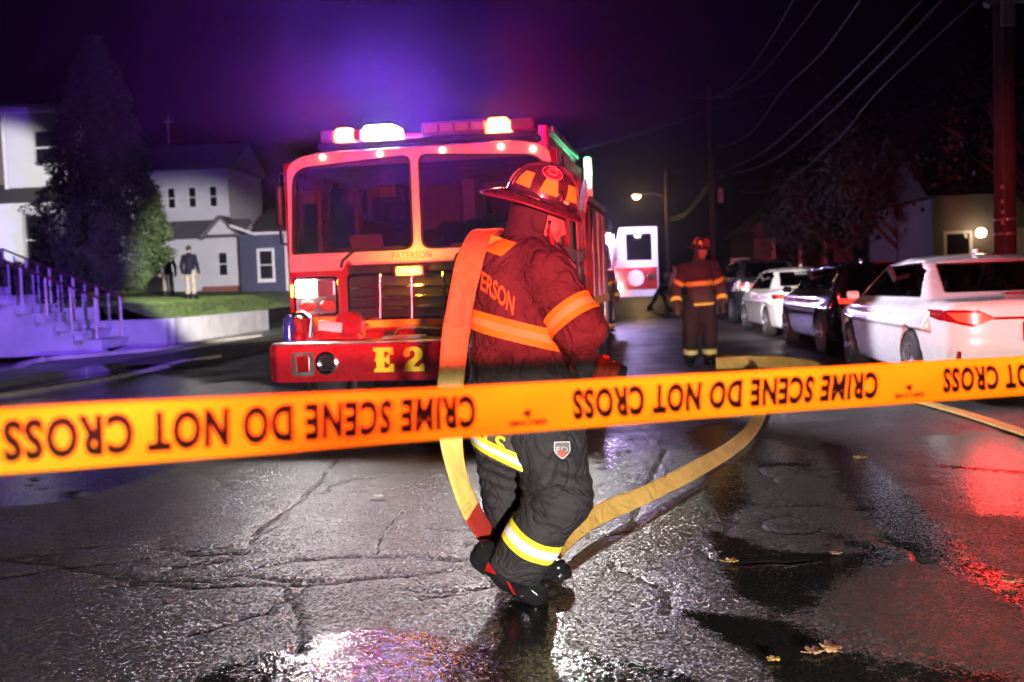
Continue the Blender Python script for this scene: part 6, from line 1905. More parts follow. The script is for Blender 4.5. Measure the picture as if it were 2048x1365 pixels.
# foliage from many small leaf faces
def leaves(name, P, N, size, m, parent, flat=0.0, aspect=1.0):
    """P (n,3) leaf places, N (n,3) rough outward directions"""
    n = len(P)
    r = rng.normal(0, 1, (n, 3))
    Nn = N + r * 0.7
    Nn /= np.linalg.norm(Nn, axis=1, keepdims=True) + 1e-9
    t = np.cross(Nn, rng.normal(0, 1, (n, 3))); t /= np.linalg.norm(t, axis=1, keepdims=True) + 1e-9
    b = np.cross(Nn, t)
    s = size * rng.uniform(0.55, 1.3, (n, 1))
    V = np.stack([P - t * s * 0.5, P + b * s * 0.35 * aspect + Nn * s * 0.12, P + t * s * 0.6, P - b * s * 0.35 * aspect + Nn * s * 0.10], 1).reshape(-1, 3)
    return link(name, np_mesh(name, V, np.arange(4 * n).reshape(n, 4)), m, parent)
CON = mat('conifer_foliage', (0.036, 0.058, 0.010), 0.75, var=0.6, scale=1.4)
def conifer():
    base = at(212, 588, 28.0)
    u, v = unst(base)
    T = thing('conifer_tree', 'tall dense cone-shaped conifer on the lawn behind the steps', 'tree', (base[0], base[1], base[2] - 0.05))
    hgt, r0 = 7.0, 2.0
    B().cyl((0, 0, 0), (0.05, 0, 5.5), 0.17, 0.04, 10).obj('trunk', mat('bark', (0.09, 0.065, 0.045), 0.9, bmp=0.6, bscale=20), T, smooth=True)
    n = 75000
    t = rng.random(n) ** 1.35
    az = rng.uniform(0, 2 * PI, n)
    z = 0.15 + t * hgt
    r = r0 * np.clip((1 - t) ** 0.6, 0, 1) * np.clip(0.55 + t * 4, 0, 1)
    lump = vnoise(np.cos(az) * 2.2 + 9, np.sin(az) * 2.2 + 9, z * 1.1) + 0.8 * vnoise(np.cos(az) * 5, np.sin(az) * 5, z * 2.6) + 0.5 * vnoise(np.cos(az) * 11, np.sin(az) * 11, z * 6)
    rr_ = r * (0.88 + 0.62 * lump) - 0.28 * rng.random(n) ** 2 * (lump > -0.1) + 0.0
    keep = (lump > -0.36) | (rng.random(n) < 0.12)
    P = np.stack([rr_ * np.cos(az) + 0.06 * t, rr_ * np.sin(az), z + 0.1 * lump], -1)[keep]
    N = np.stack([np.cos(az), np.sin(az), np.full(n, 0.5)], -1)[keep]
    leaves('crown', P, N, 0.105, CON, T, aspect=0.7)
    return T
conifer()
def shrub(name, label, loc_, rx, ry, rz_, n, size, m, group=None, cat='shrub'):
    T = thing(name, label, cat, loc_, 0, group)
    d = rng.normal(0, 1, (n, 3)); d /= np.linalg.norm(d, axis=1, keepdims=True)
    d[:, 2] = np.abs(d[:, 2]) * 1.0
    l = vnoise(d[:, 0] * 2.3 + loc_[0], d[:, 1] * 2.3, d[:, 2] * 2.3) + 0.6 * vnoise(d[:, 0] * 5, d[:, 1] * 5 + loc_[0], d[:, 2] * 5)
    r = (0.82 + 0.42 * l) * (0.6 + 0.4 * rng.random(n) ** 0.4)
    leaves('foliage', d * r[:, None] * [rx, ry, rz_] + [0, 0, rz_ * 0.12], d, size, m, T)
    for k in range(5):
        a = k * 1.3
        B().tube([(0, 0, 0), (0.1 * rx * math.cos(a), 0.1 * ry * math.sin(a), rz_ * 0.4), (0.5 * rx * math.cos(a), 0.5 * ry * math.sin(a), rz_ * 0.85)], [0.03, 0.02, 0.008], 6).obj('stem', MATS['bark'], T, smooth=True)
    return T
LEAF1 = mat('shrub_leaf', (0.05, 0.075, 0.02), 0.6, var=0.5, scale=3)
LEAF2 = mat('dark_leaf', (0.028, 0.034, 0.018), 0.7, var=0.5, scale=2)
p_ = at(-5, 585, 25.2)
shrub('garden_shrub', 'leafy green shrub beside the stone urn', (p_[0], p_[1], 1.3), 1.1, 0.8, 1.25, 7000, 0.10, LEAF1)
p_ = at(75, 580, 26.0)
shrub('garden_shrub', 'dark shrub behind the railings at the top of the steps', (p_[0], p_[1], 1.2), 1.3, 0.8, 1.1, 5000, 0.09, LEAF2)
p_ = lawn_at(282, 588)
shrub('garden_shrub', 'small round clipped shrub at the foot of the conifer', (p_[0] - 0.1, p_[1] - 1.0, p_[2] - 0.1), 0.75, 0.6, 1.1, 6000, 0.07, LEAF1)

def sided(name, x0, x1, z0, z1, holes, y0, y1, m, parent):
    return plate(name, [(x0, z0), (x1, z0), (x1, z1), (x0, z1)], holes, y0, y1, m, parent)
SIDING = mat('white_siding', (0.66, 0.66, 0.68), 0.6, var=0.05, scale=0.7)
def siding(name, col, pitch=0.11):
    if name in MATS: return MATS[name]
    m, nt, p = new_mat(name)
    tcv = node(nt, 'ShaderNodeTexCoord').outputs['Object']
    sx = node(nt, 'ShaderNodeSeparateXYZ'); nt.links.new(tcv, sx.inputs[0])
    fr = math_n(nt, 'FRACT', math_n(nt, 'DIVIDE', sx.outputs[2], pitch))
    nt.links.new(bump(nt, fr, 0.8, 0.012), p.inputs['Normal'])
    n = noise(nt, 1.2, 4, 0.6, tcv)
    nt.links.new(ramp(nt, n.outputs[0], [(0.3, tuple(c * 0.9 for c in col)), (0.7, col)]).outputs[0], p.inputs['Base Color'])
    p.inputs['Roughness'].default_value = 0.6
    MATS[name] = m
    return m
SID_W = siding('white_clapboard', (0.68, 0.68, 0.70))
SID_B = siding('brown_clapboard', (0.16, 0.11, 0.10))
SID_N = siding('navy_clapboard', (0.05, 0.06, 0.12))
SID_P = siding('cream_clapboard', (0.24, 0.21, 0.23))
ROOF_D = mat('dark_shingles', (0.06, 0.055, 0.06), 0.85, var=0.35, scale=5, bmp=0.8, bscale=12, bdist=0.03)
ROOF_G = mat('grey_shingles', (0.16, 0.15, 0.16), 0.85, var=0.25, scale=5, bmp=0.8, bscale=12, bdist=0.03)
FRAME = mat('white_trim', (0.72, 0.72, 0.74), 0.5, var=0.05)
WGLASS = mat('dark_window_glass', (0.012, 0.012, 0.018), 0.06, var=0.1, coat=0.5)
def window(parent, x0, x1, z0, z1, y, trim=FRAME, fw=0.08):
    w_ = plate('window_frame', [(x0 - fw, z0 - fw), (x1 + fw, z0 - fw), (x1 + fw, z1 + fw), (x0 - fw, z1 + fw)], [[(x0, z0), (x1, z0), (x1, z1), (x0, z1)]], y - 0.05, y + 0.03, trim, parent)
    B().box2((x0 - 0.005, y + 0.02, z0 - 0.005), (x1 + 0.005, y + 0.03, z1 + 0.005)).obj('pane', WGLASS, w_)
    B().box2((x0, y - 0.01, (z0 + z1) / 2 - 0.025), (x1, y + 0.019, (z0 + z1) / 2 + 0.025)).obj('sash_bar', trim, w_)
    B().box2((x0 - fw - 0.03, y - 0.09, z0 - fw - 0.05), (x1 + fw + 0.03, y + 0.02, z0 - fw)).obj('sill', trim, w_)
    return w_
def house_at(name, label, px, Y, z0):
    p = at(px, 600, Y)
    return thing(name, label, 'house', (p[0], p[1], z0), -STREET)
# near house behind the conifer
H1 = house_at('white_house', 'white two-storey house with dark porch roof behind the tall conifer', 20, 32.0, 0.9)
w1 = [(1.15, 4.75), (1.95, 4.75), (1.95, 5.75), (1.15, 5.75)]
w2 = [(0.82, 1.55), (1.55, 1.55), (1.55, 3.1), (0.82, 3.1)]
sided('upper_wall', 0.15, 2.2, 3.85, 6.35, [w1], 0, 0.2, SID_W, H1)
window(H1, 1.15, 1.95, 4.75, 5.75, 0.05)
sided('lower_wall', -0.25, 2.2, -0.5, 3.55, [w2], -0.3, -0.1, SID_W, H1)
window(H1, 0.82, 1.55, 1.55, 3.1, -0.25)
B().prism([(-0.8, 3.50), (-0.25, 3.85), (0.21, 4.15), (0.21, 3.5)], -3, 2.35, 'YZ').obj('porch_roof', ROOF_D, H1)
sided('wing_wall', -5.2, 0.14, -0.5, 6.5, [[(-1.6, 4.2), (-0.8, 4.2), (-0.8, 5.5), (-1.6, 5.5)]], 0.25, 0.45, SID_B, H1)
window(H1, -1.6, -0.8, 4.2, 5.5, 0.3)
B().box2((0.1, -0.04, 3.8), (0.24, 0.26, 6.4)).obj('corner_board', FRAME, H1)
B().box2((-0.33, -0.36, -0.4), (-0.2, 0.0, 3.5)).obj('corner_board', SID_B, H1)
B().box2((0.0, -0.16, 6.35), (2.35, 0.2, 6.52)).obj('eave', FRAME, H1, bevel=0.02)
B().box2((-5.2, 0.46, -0.5), (2.2, 3, 6.34)).obj('rear_block', SID_W, H1)
B().prism([(-0.4, 6.53), (1.6, 7.1), (3.4, 6.53)], -5.4, 2.35, 'YZ').obj('roof', ROOF_D, H1)
# middle house
H2 = house_at('white_house', 'white house with low side wing and small upper windows beyond the lawn', 330, 50.0, 1.35)
HW = SID_W
w3 = [[(-0.55 + 1.12 * i, 4.62), (-0.2 + 1.12 * i, 4.62), (-0.2 + 1.12 * i, 5.6), (-0.55 + 1.12 * i, 5.6)] for i in range(3)]
sided('upper_wall', -3.5, 2.65, 3.6, 6.5, [], 2.5, 2.7, HW, H2)
for q_ in w3: window(H2, q_[0][0], q_[1][0], 4.55, 5.55, 2.46, FRAME, 0.06)
B().box2((-3.5, 2.71, -0.3), (2.648, 8, 6.49)).obj('main_block', HW, H2)
B().prism([(2.1, 6.5), (5.2, 8.2), (8.4, 6.5)], -4.0, 3.0, 'YZ').obj('roof', ROOF_G, H2)
B().box2((-0.3, 0.0, -0.4), (3.9, 2.49, 2.75)).obj('side_wing', HW, H2)
B().prism([(-0.4, 2.755), (1.25, 3.75), (2.9, 2.755)], -0.6, 4.15, 'YZ').obj('wing_roof', ROOF_G, H2)
B().prism([(0.0, 2.752), (1.25, 3.5), (2.5, 2.752)], 3.9, 4.16, 'YZ').obj('gable', HW, H2)
B().prism([(2.15, 2.76), (4.05, 2.76), (3.1, 3.72)], -0.12, -0.02).obj('front_gable', HW, H2)
B().prism([(1.95, 2.70), (2.10, 2.66), (3.1, 3.68), (4.1, 2.66), (4.25, 2.70), (3.1, 3.86)], -0.3, 1.2).obj('gable_roof', ROOF_G, H2)
window(H2, 2.9, 3.3, 0.9, 2.0, -0.04, FRAME, 0.05)
B().tube([(-0.8, 3.5, 8.0), (-0.8, 3.5, 9.0), (-0.72, 3.5, 9.5)], 0.02, 6).obj('aerial_mast', STEEL, H2)
B().box((-0.75, 3.5, 9.2), (0.5, 0.02, 0.03)).obj('aerial_rod', STEEL, H2)
B().box2((2.4, -1.1, -0.4), (4.1, -0.05, 0.35)).obj('brick_step', mat('red_brick', (0.25, 0.09, 0.07), 0.8, bmp=0.4), H2)
# dark house
H3 = house_at('navy_house', 'small navy house with white-trimmed window at the end of the lawn', 492, 47.0, 1.3)
sided('front_wall', -0.2, 4.5, -0.4, 2.75, [[(0.75, 0.65), (1.35, 0.65), (1.35, 1.95), (0.75, 1.95)]], 0, 0.2, SID_N, H3)
window(H3, 0.75, 1.35, 0.65, 1.95, 0.04, FRAME, 0.12)
B().box2((1.98, -0.03, -0.4), (2.10, 0.02, 2.7)).obj('corner_board', FRAME, H3)
B().box2((0.6, -0.35, 2.70), (4.7, 0.0, 2.82)).obj('gutter', FRAME, H3, bevel=0.02)
B().prism([(-0.35, 2.83), (2.5, 4.2), (5.5, 2.83)], 0.5, 4.8, 'YZ').obj('roof', ROOF_D, H3)
B().prism([(-0.5, 3.25), (-0.5, 3.12), (0.7, 2.68), (0.7, 2.80)], -0.3, 0.0).obj('rake_board', FRAME, H3)
B().box2((-0.2, 0.21, -0.4), (4.5, 5, 2.7)).obj('rear_block', SID_N, H3)
# pale broken stump on the lawn
p_ = lawn_at(540, 582)
sp_ = thing('garden_ornament', 'pale forked stone ornament standing on the lawn by the navy house', 'ornament', (p_[0], p_[1], p_[2] - 0.03))
def orn(*P):
    f = smin(cap(P, (-0.05, 0, 0), (0.05, 0, 0.75), 0.20, 0.14), cap(P, (0.05, 0, 0.7), (0.12, 0, 1.15), 0.13, 0.09), 0.08)
    f = smin(f, cap(P, (0.1, 0, 0.3), (0.33, 0, 0.8), 0.13, 0.10), 0.06)
    f = smin(f, ell(P, (0.35, 0, 0.05), (0.4, 0.2, 0.1)), 0.06)
    return f + folds(P, 0.05, 0.6, 0.6, 0.6)
part_from_sdf('stone', orn, (-0.4, -0.4, -0.05), (0.9, 0.4, 1.4), 0.035, mat('pale_stone', (0.55, 0.5, 0.42), 0.8, bmp=0.4), sp_, None)

# ------------------------------------------------------------------ right: houses, trees
def tree(label, loc_, hgt, rx, rz_, n, size, m, seed, group=None, bare=False, name='street_tree'):
    r_ = np.random.default_rng(seed)
    T = thing(name, label, 'tree', loc_, 0, group)
    bark = MATS['bark']
    tr = B(); tips = []
    tr.tube([(0, 0, -0.1), (0.05, 0, hgt * 0.2), (0.0, 0.05, hgt * 0.45), (0.05, 0, hgt * 0.6)], [0.2, 0.16, 0.12, 0.07], 10)
    for k in range(11):
        a = k * 2.4 + r_.uniform(-0.4, 0.4)
        z0 = hgt * r_.uniform(0.25, 0.55)
        L_ = rx * r_.uniform(0.6, 1.0)
        p1 = np.array([math.cos(a) * L_ * 0.5, math.sin(a) * L_ * 0.5, z0 + hgt * 0.14])
        p2 = np.array([math.cos(a + 0.2) * L_, math.sin(a + 0.2) * L_, z0 + hgt * r_.uniform(0.2, 0.42)])
        tr.tube([(0, 0, z0), p1, p2], [0.07, 0.045, 0.015], 7)
        for j in range(4):
            b_ = a + r_.uniform(-1, 1)
            p3 = p1 + (p2 - p1) * r_.uniform(0.1, 1) + 0
            p4 = p3 + np.array([math.cos(b_), math.sin(b_), r_.uniform(0.2, 0.9)]) * L_ * 0.35
            tr.tube([p3, (p3 + p4) / 2 + r_.normal(0, 0.05, 3), p4], [0.022, 0.014, 0.006], 5)
            tips += [p3, p4, (p3 + p4) / 2]
    tr.obj('trunk', bark, T, smooth=True)
    tips = np.array(tips)
    c = tips[r_.integers(0, len(tips), n)] + r_.normal(0, 1, (n, 3)) * [rx * 0.17, rx * 0.17, rz_ * 0.14]
    leaves('crown', c, c - [0, 0, hgt * 0.5], size, m, T)
    return T
p_ = at(1690, 560, 34.0)
tree('broad dark tree in front of the gabled house', (p_[0], p_[1], 0.2), 5.6, 2.3, 3.6, 9000, 0.16, LEAF2, 3, 'dark trees behind the parked cars')
p_ = at(1800, 560, 30.0)
tree('tall dark tree next to the house with the porch lamp', (p_[0], p_[1], 0.2), 6.4, 2.2, 4.0, 9000, 0.15, LEAF2, 4, 'dark trees behind the parked cars')
p_ = at(1900, 560, 36.0)
tree('dark tree rising behind the house with the porch lamp', (p_[0] + 2, p_[1] + 6, 0.2), 6.8, 2.6, 4.2, 8000, 0.17, LEAF2, 5, 'dark trees behind the parked cars')
p_ = at(2045, 560, 17.5)
tree('sparse small-leaved tree beside the wooden utility pole', (p_[0] + 0.35, p_[1], 0.2), 5.0, 1.6, 3.0, 1500, 0.09, mat('pale_leaf', (0.11, 0.10, 0.06), 0.6, var=0.4), 6)
p_ = at(1925, 540, 20.0)
shrub('clipped_shrub', 'rounded dark clipped shrub in front of the porch lamp house', (p_[0], p_[1], 0.2), 1.0, 0.7, 1.25, 6000, 0.07, LEAF2)
p_ = at(1990, 540, 19.0)
shrub('clipped_shrub', 'low dark shrub at the foot of the wooden utility pole', (p_[0] - 0.4, p_[1], 0.2), 0.8, 0.7, 1.15, 5000, 0.07, LEAF2)
H4 = house_at('cream_house', 'cream gabled house with covered porch beyond the parked cars', 1510, 46.0, 0.3)
B().box2((0, 0.0, -0.4), (7.0, 7, 3.0)).obj('wall', SID_P, H4)
B().prism([(-0.3, 2.95), (2.4, 5.1), (5.2, 2.95)], -0.3, 7.2).obj('roof', ROOF_G, H4)
B().prism([(0.0, 2.952), (2.4, 4.9), (4.9, 2.952)], -0.34, -0.28).obj('gable', SID_P, H4)
B().prism([(5.0, 2.95), (5.0, 4.2), (8.0, 4.2), (8.6, 2.95)], 0.2, 6.8).obj('side_roof', ROOF_G, H4)
B().box2((0.9, -0.05, 0.3), (3.0, -0.01, 2.4)).obj('porch_shade_panel', mat('porch_shade', (0.02, 0.015, 0.02), 0.8), H4)  # dark sheet on the solid wall imitates shade inside the porch
for x in (0.8, 2.0, 3.1): B().box2((x - 0.08, -0.5, 0.0), (x + 0.08, -0.34, 2.9)).obj('porch_post', FRAME, H4)
for k in range(12): B().box2((0.85 + k * 0.19, -0.46, 0.3), (0.91 + k * 0.19, -0.40, 1.1)).obj('porch_baluster', FRAME, H4)
B().box2((0.8, -0.48, 1.1), (3.1, -0.38, 1.18)).obj('porch_rail', FRAME, H4)
B().box2((-0.2, -1.6, 2.7), (3.6, -0.05, 2.93)).obj('porch_roof', ROOF_G, H4)
H5 = house_at('porch_house', 'pale house with a lit porch lamp behind the wooden pole', 1868, 27.0, 0.3)
sided('front_wall', 0, 7.0, -0.4, 2.9, [[(0.35, 0.7), (0.95, 0.7), (0.95, 1.9), (0.35, 1.9)]], 0, 0.2, SID_P, H5)
window(H5, 0.35, 0.95, 0.7, 1.9, 0.04)
B().box2((0, 0.21, -0.4), (7.0, 6, 2.88)).obj('rear_block', SID_P, H5)
B().prism([(-0.5, 2.9), (3.0, 5.0), (6.5, 2.9)], -0.3, 7.3, 'YZ').obj('roof', ROOF_D, H5)
B().box2((1.6, -0.06, -0.2), (2.5, 0.0, 2.0)).obj('front_door', FRAME, H5)
pl_ = at(1962, 466, 26.6)
p5 = thing('porch_lamp', 'lit warm porch lamp on the pale house', 'lamp', tuple(pl_), -STREET)
B().lathe([(0.05, -0.12), (0.12, -0.08), (0.13, 0.05), (0.06, 0.12)], (0, 0, 0), 16).obj('lamp_globe', glow('lit_warm_lamp', (1, 0.72, 0.38), 14), p5, smooth=True)
B().box((0, 0.12, 0.02), (0.06, 0.22, 0.06)).obj('lamp_bracket', BLACK, p5)
lamp('porch_lamp_light', 'POINT', (pl_[0], pl_[1] - 0.18, pl_[2]), 3, (1, 0.7, 0.35), radius=0.1)

# ------------------------------------------------------------------ second fire engine with its door open, far up the street
E2R = -R(5)
e2p = at(1226, 560, 30.5)
E2 = engine((e2p[0] - 1.22, 30.0, 0), E2R, 'second red and white fire engine farther up the street with its cab door open', lit=False, unit=False, length=7.0)
def on_e2(x, y, z):
    c, s = math.cos(E2R), math.sin(E2R)
    return (E2.location[0] + x * c - y * s, E2.location[1] + x * s + y * c, z)
dr = plate('open_door', rpoly([(1.22, 0.75), (2.42, 0.75), (2.60, 1.02), (2.60, 2.92), (1.42, 2.92), (1.22, 2.2)], 0.04), [rpoly([(1.62, 1.88), (2.42, 1.88), (2.42, 2.72), (1.62, 2.72)], 0.05)], 1.46, 1.53, WHITE, E2)
B().prism([(1.22, 0.97), (2.57, 0.97), (2.57, 1.66), (1.22, 1.66)], 1.452, 1.459).obj('door_red_panel', RED, dr)
B().prism([(1.9 + 0.27 * math.cos(a), 1.33 + 0.27 * math.sin(a)) for a in np.linspace(0, 2 * PI, 9)[:-1]], 1.444, 1.451).obj('door_emblem', mat('white_seal', (0.75, 0.75, 0.72), 0.5), dr)
B().box2((2.28, 1.435, 1.26), (2.48, 1.451, 1.44)).obj('door_latch', CHROME, dr, bevel=0.006)
B().box2((1.63, 1.49, 1.89), (2.41, 1.50, 2.71)).obj('door_glass', GLASS, dr)
B().box2((1.0, 0.55, 2.42), (1.22, 0.66, 2.70)).obj('front_flasher', glow('lit_violet_white_lamp', (0.8, 0.72, 1.0), 60), E2, bevel=0.03)
B().box2((1.16, 0.52, 1.02), (1.26, 0.60, 1.14)).obj('corner_flasher', L_AMBER, E2, bevel=0.01)
lamp('front_flasher_lamp', 'POINT', on_e2(1.1, 0.35, 2.56), 500, (0.55, 0.42, 1.0), radius=0.12)
lamp('door_spot', 'SPOT', on_e2(2.2, -3.5, 2.9), 380, (0.95, 0.85, 1.0), on_e2(1.9, 1.5, 1.8), R(60), 0.5, 0.1)  # free-hanging spot aimed at the open door, no fixture built

# ------------------------------------------------------------------ fire hoses
HOSE = cloth('yellow_hose_jacket', (0.72, 0.46, 0.12), 0.42, 0.2, 1500, 0.2)
HOSEG = cloth('grey_hose_jacket', (0.34, 0.31, 0.26), 0.6, 0.2, 1500, 0.25)
HRED = mat('red_hose_sleeve', (0.35, 0.03, 0.02), 0.45)
def hose(name, label, ctrl, width, thick, m, n=14, red=None, cat='hose', group=None):
    """ctrl rows: x y z wx wy wz (width direction)"""
    S_ = spline(np.array([list(c) for c in ctrl], float), n)
    P, Wv = S_[:, :3], S_[:, 3:]
    Tn = np.gradient(P, axis=0); Tn /= np.linalg.norm(Tn, axis=1, keepdims=True) + 1e-9
    Wv = Wv - (Wv * Tn).sum(1, keepdims=True) * Tn
    Wv /= np.linalg.norm(Wv, axis=1, keepdims=True) + 1e-9
    Nn = np.cross(Tn, Wv)
    wob_ = 1 + 0.015 * np.sin(np.arange(len(P)) * 0.31) + 0.02 * np.sin(np.arange(len(P)) * 0.23)
    prof = [(-0.5, 0), (-0.47, 0.32), (-0.40, 0.5), (-0.2, 0.42), (0, 0.38), (0.2, 0.42), (0.40, 0.5), (0.47, 0.32), (0.5, 0), (0.47, -0.32), (0.40, -0.5), (0.2, -0.42), (0, -0.38), (-0.2, -0.42), (-0.40, -0.5), (-0.47, -0.32)]
    k = len(prof)
    V = np.concatenate([(P + Wv * (a * width * wob_)[:, None] + Nn * b * thick) [:, None] for a, b in prof], 1)
    o0 = np.array([P[:, 0].mean(), P[:, 1].mean(), 0])
    V = V.reshape(-1, 3) - o0
    F = [(i * k + j, i * k + (j + 1) % k, (i + 1) * k + (j + 1) % k, (i + 1) * k + j) for i in range(len(P) - 1) for j in range(k)]
    root = thing(name, label, cat, tuple(o0), 0, group)
    def sub(nm, fs, mm):
        me = py_mesh(nm, V, fs); fix_normals(me)
        return link(nm, me, mm, root, True)
    if red:
        a, b = red
        sub('hose_jacket', [f for f in F if not a <= f[0] // k < b], m)
        sub('red_sleeve', [f for f in F if a <= f[0] // k < b], HRED)
    else:
        sub('hose_jacket', F, m)
    return root
def gq(px, py, z, w_): g = ground(px, py, z); return (*g, *w_)
def aq(px, py, Y, w_): return (*at(px, py, Y), *w_)
hose('fire_hose', 'flat yellow fire hose slung over the walking firefighter shoulder and trailing on the road', [
    aq(1015, 600, 4.50, (0.9, 0.3, 0.1)), aq(1005, 500, 4.42, (0.9, 0.3, 0.1)), aq(990, 466, 4.27, (0.9, 0.4, 0.0)), aq(968, 464, 4.10, (0.95, 0.3, 0.05)), aq(945, 505, 3.95, (1, 0.1, 0.02)),
    aq(928, 570, 3.89, (1, 0.0, 0)), aq(914, 650, 3.88, (1, 0.0, 0)), aq(905, 730, 3.88, (1, 0.05, 0)), aq(899, 810, 3.89, (0.95, 0.25, 0)), aq(904, 890, 3.92, (0.75, 0.6, 0)),
    aq(920, 965, 3.97, (0.55, 0.8, 0.1)), aq(948, 1030, 4.06, (0.5, 0.7, 0.4)), aq(985, 1082, 4.22, (0.3, 0.5, 0.8)), gq(1040, 1118, 0.07, (0.1, 0.5, 0.9)), gq(1095, 1112, 0.07, (-0.2, 0.4, 0.9)),
    gq(1140, 1068, 0.075, (-0.3, 0.35, 0.85)), gq(1200, 1028, 0.08, (-0.25, 0.35, 0.9)), gq(1300, 985, 0.075, (-0.2, 0.5, 0.8)), gq(1400, 934, 0.07, (-0.25, 0.6, 0.7)), gq(1475, 888, 0.06, (-0.4, 0.6, 0.6)),
    gq(1512, 845, 0.05, (-0.8, 0.5, 0.3)), gq(1528, 800, 0.05, (-0.9, 0.1, 0.3)), gq(1530, 760, 0.06, (-0.7, -0.2, 0.6)), gq(1505, 728, 0.08, (0, -0.5, 0.8)), gq(1455, 716, 0.09, (0.1, -0.3, 0.9)), gq(1425, 722, 0.08, (0.5, 0.2, 0.8))],
    0.106, 0.013, HOSE, red=(152, 170))
hose('fire_hose', 'yellow fire hose folded across the road beside the standing firefighter', [
    gq(1432, 728, 0.08, (0, 0.25, 0.95)), gq(1500, 724, 0.09, (0, 0.2, 1)), gq(1560, 726, 0.09, (0, 0.2, 1)), gq(1612, 732, 0.08, (0.2, 0.2, 0.9)), gq(1640, 742, 0.05, (0.5, 0.5, 0.5)), gq(1655, 765, 0.02, (0.9, 0.2, 0.0)), gq(1640, 790, 0.015, (1, 0, 0))],
    0.17, 0.03, HOSE)
hose('fire_hose', 'yellow fire hose lying along the road beside the near white sedan', [
    gq(1760, 775, 0.02, (0.5, 0.8, 0)), gq(1830, 800, 0.02, (0.4, 0.9, 0)), gq(1930, 828, 0.02, (0.4, 0.9, 0)), gq(2048, 866, 0.02, (0.4, 0.9, 0)), gq(2200, 915, 0.02, (0.4, 0.9, 0))],
    0.13, 0.025, HOSE)
def sp3(u, v, w_=(0, 1, 0)): p = st(u, v, 0); return p
hose('supply_hose', 'grey supply hose bending round the foot of the stair wall', [
    gq(-200, 850, 0.03, (0.5, 0.8, 0)), gq(-40, 780, 0.03, (0.5, 0.8, 0)), gq(20, 748, 0.03, (0.6, 0.7, 0)), gq(50, 728, 0.12, (0.4, 0.9, 0)), gq(100, 718, 0.14, (0.1, 1, 0)), gq(170, 712, 0.14, (0, 1, 0)), gq(240, 705, 0.14, (0, 1, 0)), gq(320, 698, 0.14, (-0.1, 1, 0)), gq(400, 686, 0.14, (-0.2, 1, 0)), gq(520, 672, 0.12, (-0.2, 1, 0))],
    0.14, 0.085, HOSEG)
hose('supply_hose', 'thin grey supply hose lying across the wet road towards the verge', [
    gq(-200, 812, 0.03, (0.1, 1, 0)), gq(0, 792, 0.03, (0.1, 1, 0)), gq(130, 772, 0.03, (0.1, 1, 0)), gq(230, 755, 0.03, (0.1, 1, 0)), gq(310, 738, 0.03, (0.1, 1, 0)), gq(380, 722, 0.05, (0.1, 1, 0)), gq(440, 712, 0.08, (0, 1, 0))],
    0.10, 0.07, HOSEG)

# ------------------------------------------------------------------ poles and wires
WOOD = mat('weathered_pole_wood', (0.10, 0.06, 0.04), 0.85, var=0.35, scale=5, bmp=0.8, bscale=8, bdist=0.02, stretch=(6, 6, 0.5))
def pole(label, loc_, hgt, r, arm=None, name='utility_pole', group=None):
    T = thing(name, label, 'pole', loc_, 0, group)
    B().cyl((0, 0, -0.3), (0, 0, hgt), r, r * 0.78, 20).obj('shaft', WOOD, T, smooth=True)
    if arm:
        for z, L_ in arm:
            B().box((0, -r - 0.03, z), (L_, 0.09, 0.11)).obj('crossarm', WOOD, T, bevel=0.01)
            for x in (-0.42, -0.2, 0.2, 0.42):
                B().lathe([(0.03, 0), (0.045, 0.03), (0.03, 0.06), (0.04, 0.09), (0.01, 0.12)], (x * L_, -r - 0.03, z + 0.056), 10).obj('insulator', mat('insulator', (0.12, 0.09, 0.08), 0.3), T, smooth=True)
    return T
pp = at(2011, 540, 14.2)
P1 = pole('thick wooden utility pole rising behind the near white sedan', (pp[0], pp[1], 0), 11, 0.152)
zt = at(2010, 22, 14.2)[2]
B().box((-0.02, -0.165, zt - 0.04), (0.19, 0.05, 0.42)).obj('bracket_plate', mat('galvanised', (0.5, 0.48, 0.52), 0.4, 0.6), P1, bevel=0.01)
B().tube([(-0.36, -0.24, zt + 0.02), (-0.30, -0.23, zt + 0.09), (-0.12, -0.2, zt + 0.14), (0.15, -0.2, zt + 0.10), (0.6, -0.2, zt + 0.10)], 0.055, 10).obj('bracket_arm', MATS['galvanised'], P1, smooth=True)
B().box((-0.075, -0.15, 2.9), (0.02, 0.02, 5.0)).obj('ground_wire', STEEL, P1)
for z in (1.75, 1.95): B().lathe([(0.156, -0.02), (0.160, 0), (0.156, 0.02)], (0, 0, z), 20).obj('pole_band', MATS['galvanised'], P1, smooth=True)
for z in (1.9, 2.05, 2.2, 2.4): B().box((-0.1, -0.125, z), (0.03, 0.012, 0.05)).obj('reflector_tag', TRIM_S, P1)
p2 = at(1427, 560, 50)
P2 = pole('tall utility pole with crossarm halfway up the street', (p2[0], p2[1], 0), at(1425, 172, 50)[2], 0.15, [(at(1425, 197, 50)[2], 2.2)], group='utility poles up the street')
B().box((0.42, -0.2, at(1437, 392, 50)[2]), (0.25, 0.1, 0.75)).obj('pole_box', MATS['galvanised'], P2, bevel=0.02)
p3 = at(1337, 560, 80)
P3 = pole('distant utility pole that carries the lit street lamp', (p3[0], p3[1], 0), at(1337, 338, 80)[2], 0.16, [(at(1337, 345, 80)[2], 2.4)], group='utility poles up the street')
lh = at(1273, 391, 80)
la = thing('street_lamp', 'lit warm street lamp on a long arm high above the road', 'street lamp', tuple(lh))
B().tube([(0.35, 0, 0.05), (1.4, 0, 0.12), (2.0, 0, -0.1), (p3[0] - lh[0] - 0.1, 0, -0.35)], 0.045, 8).obj('lamp_arm', STEEL, la, smooth=True)
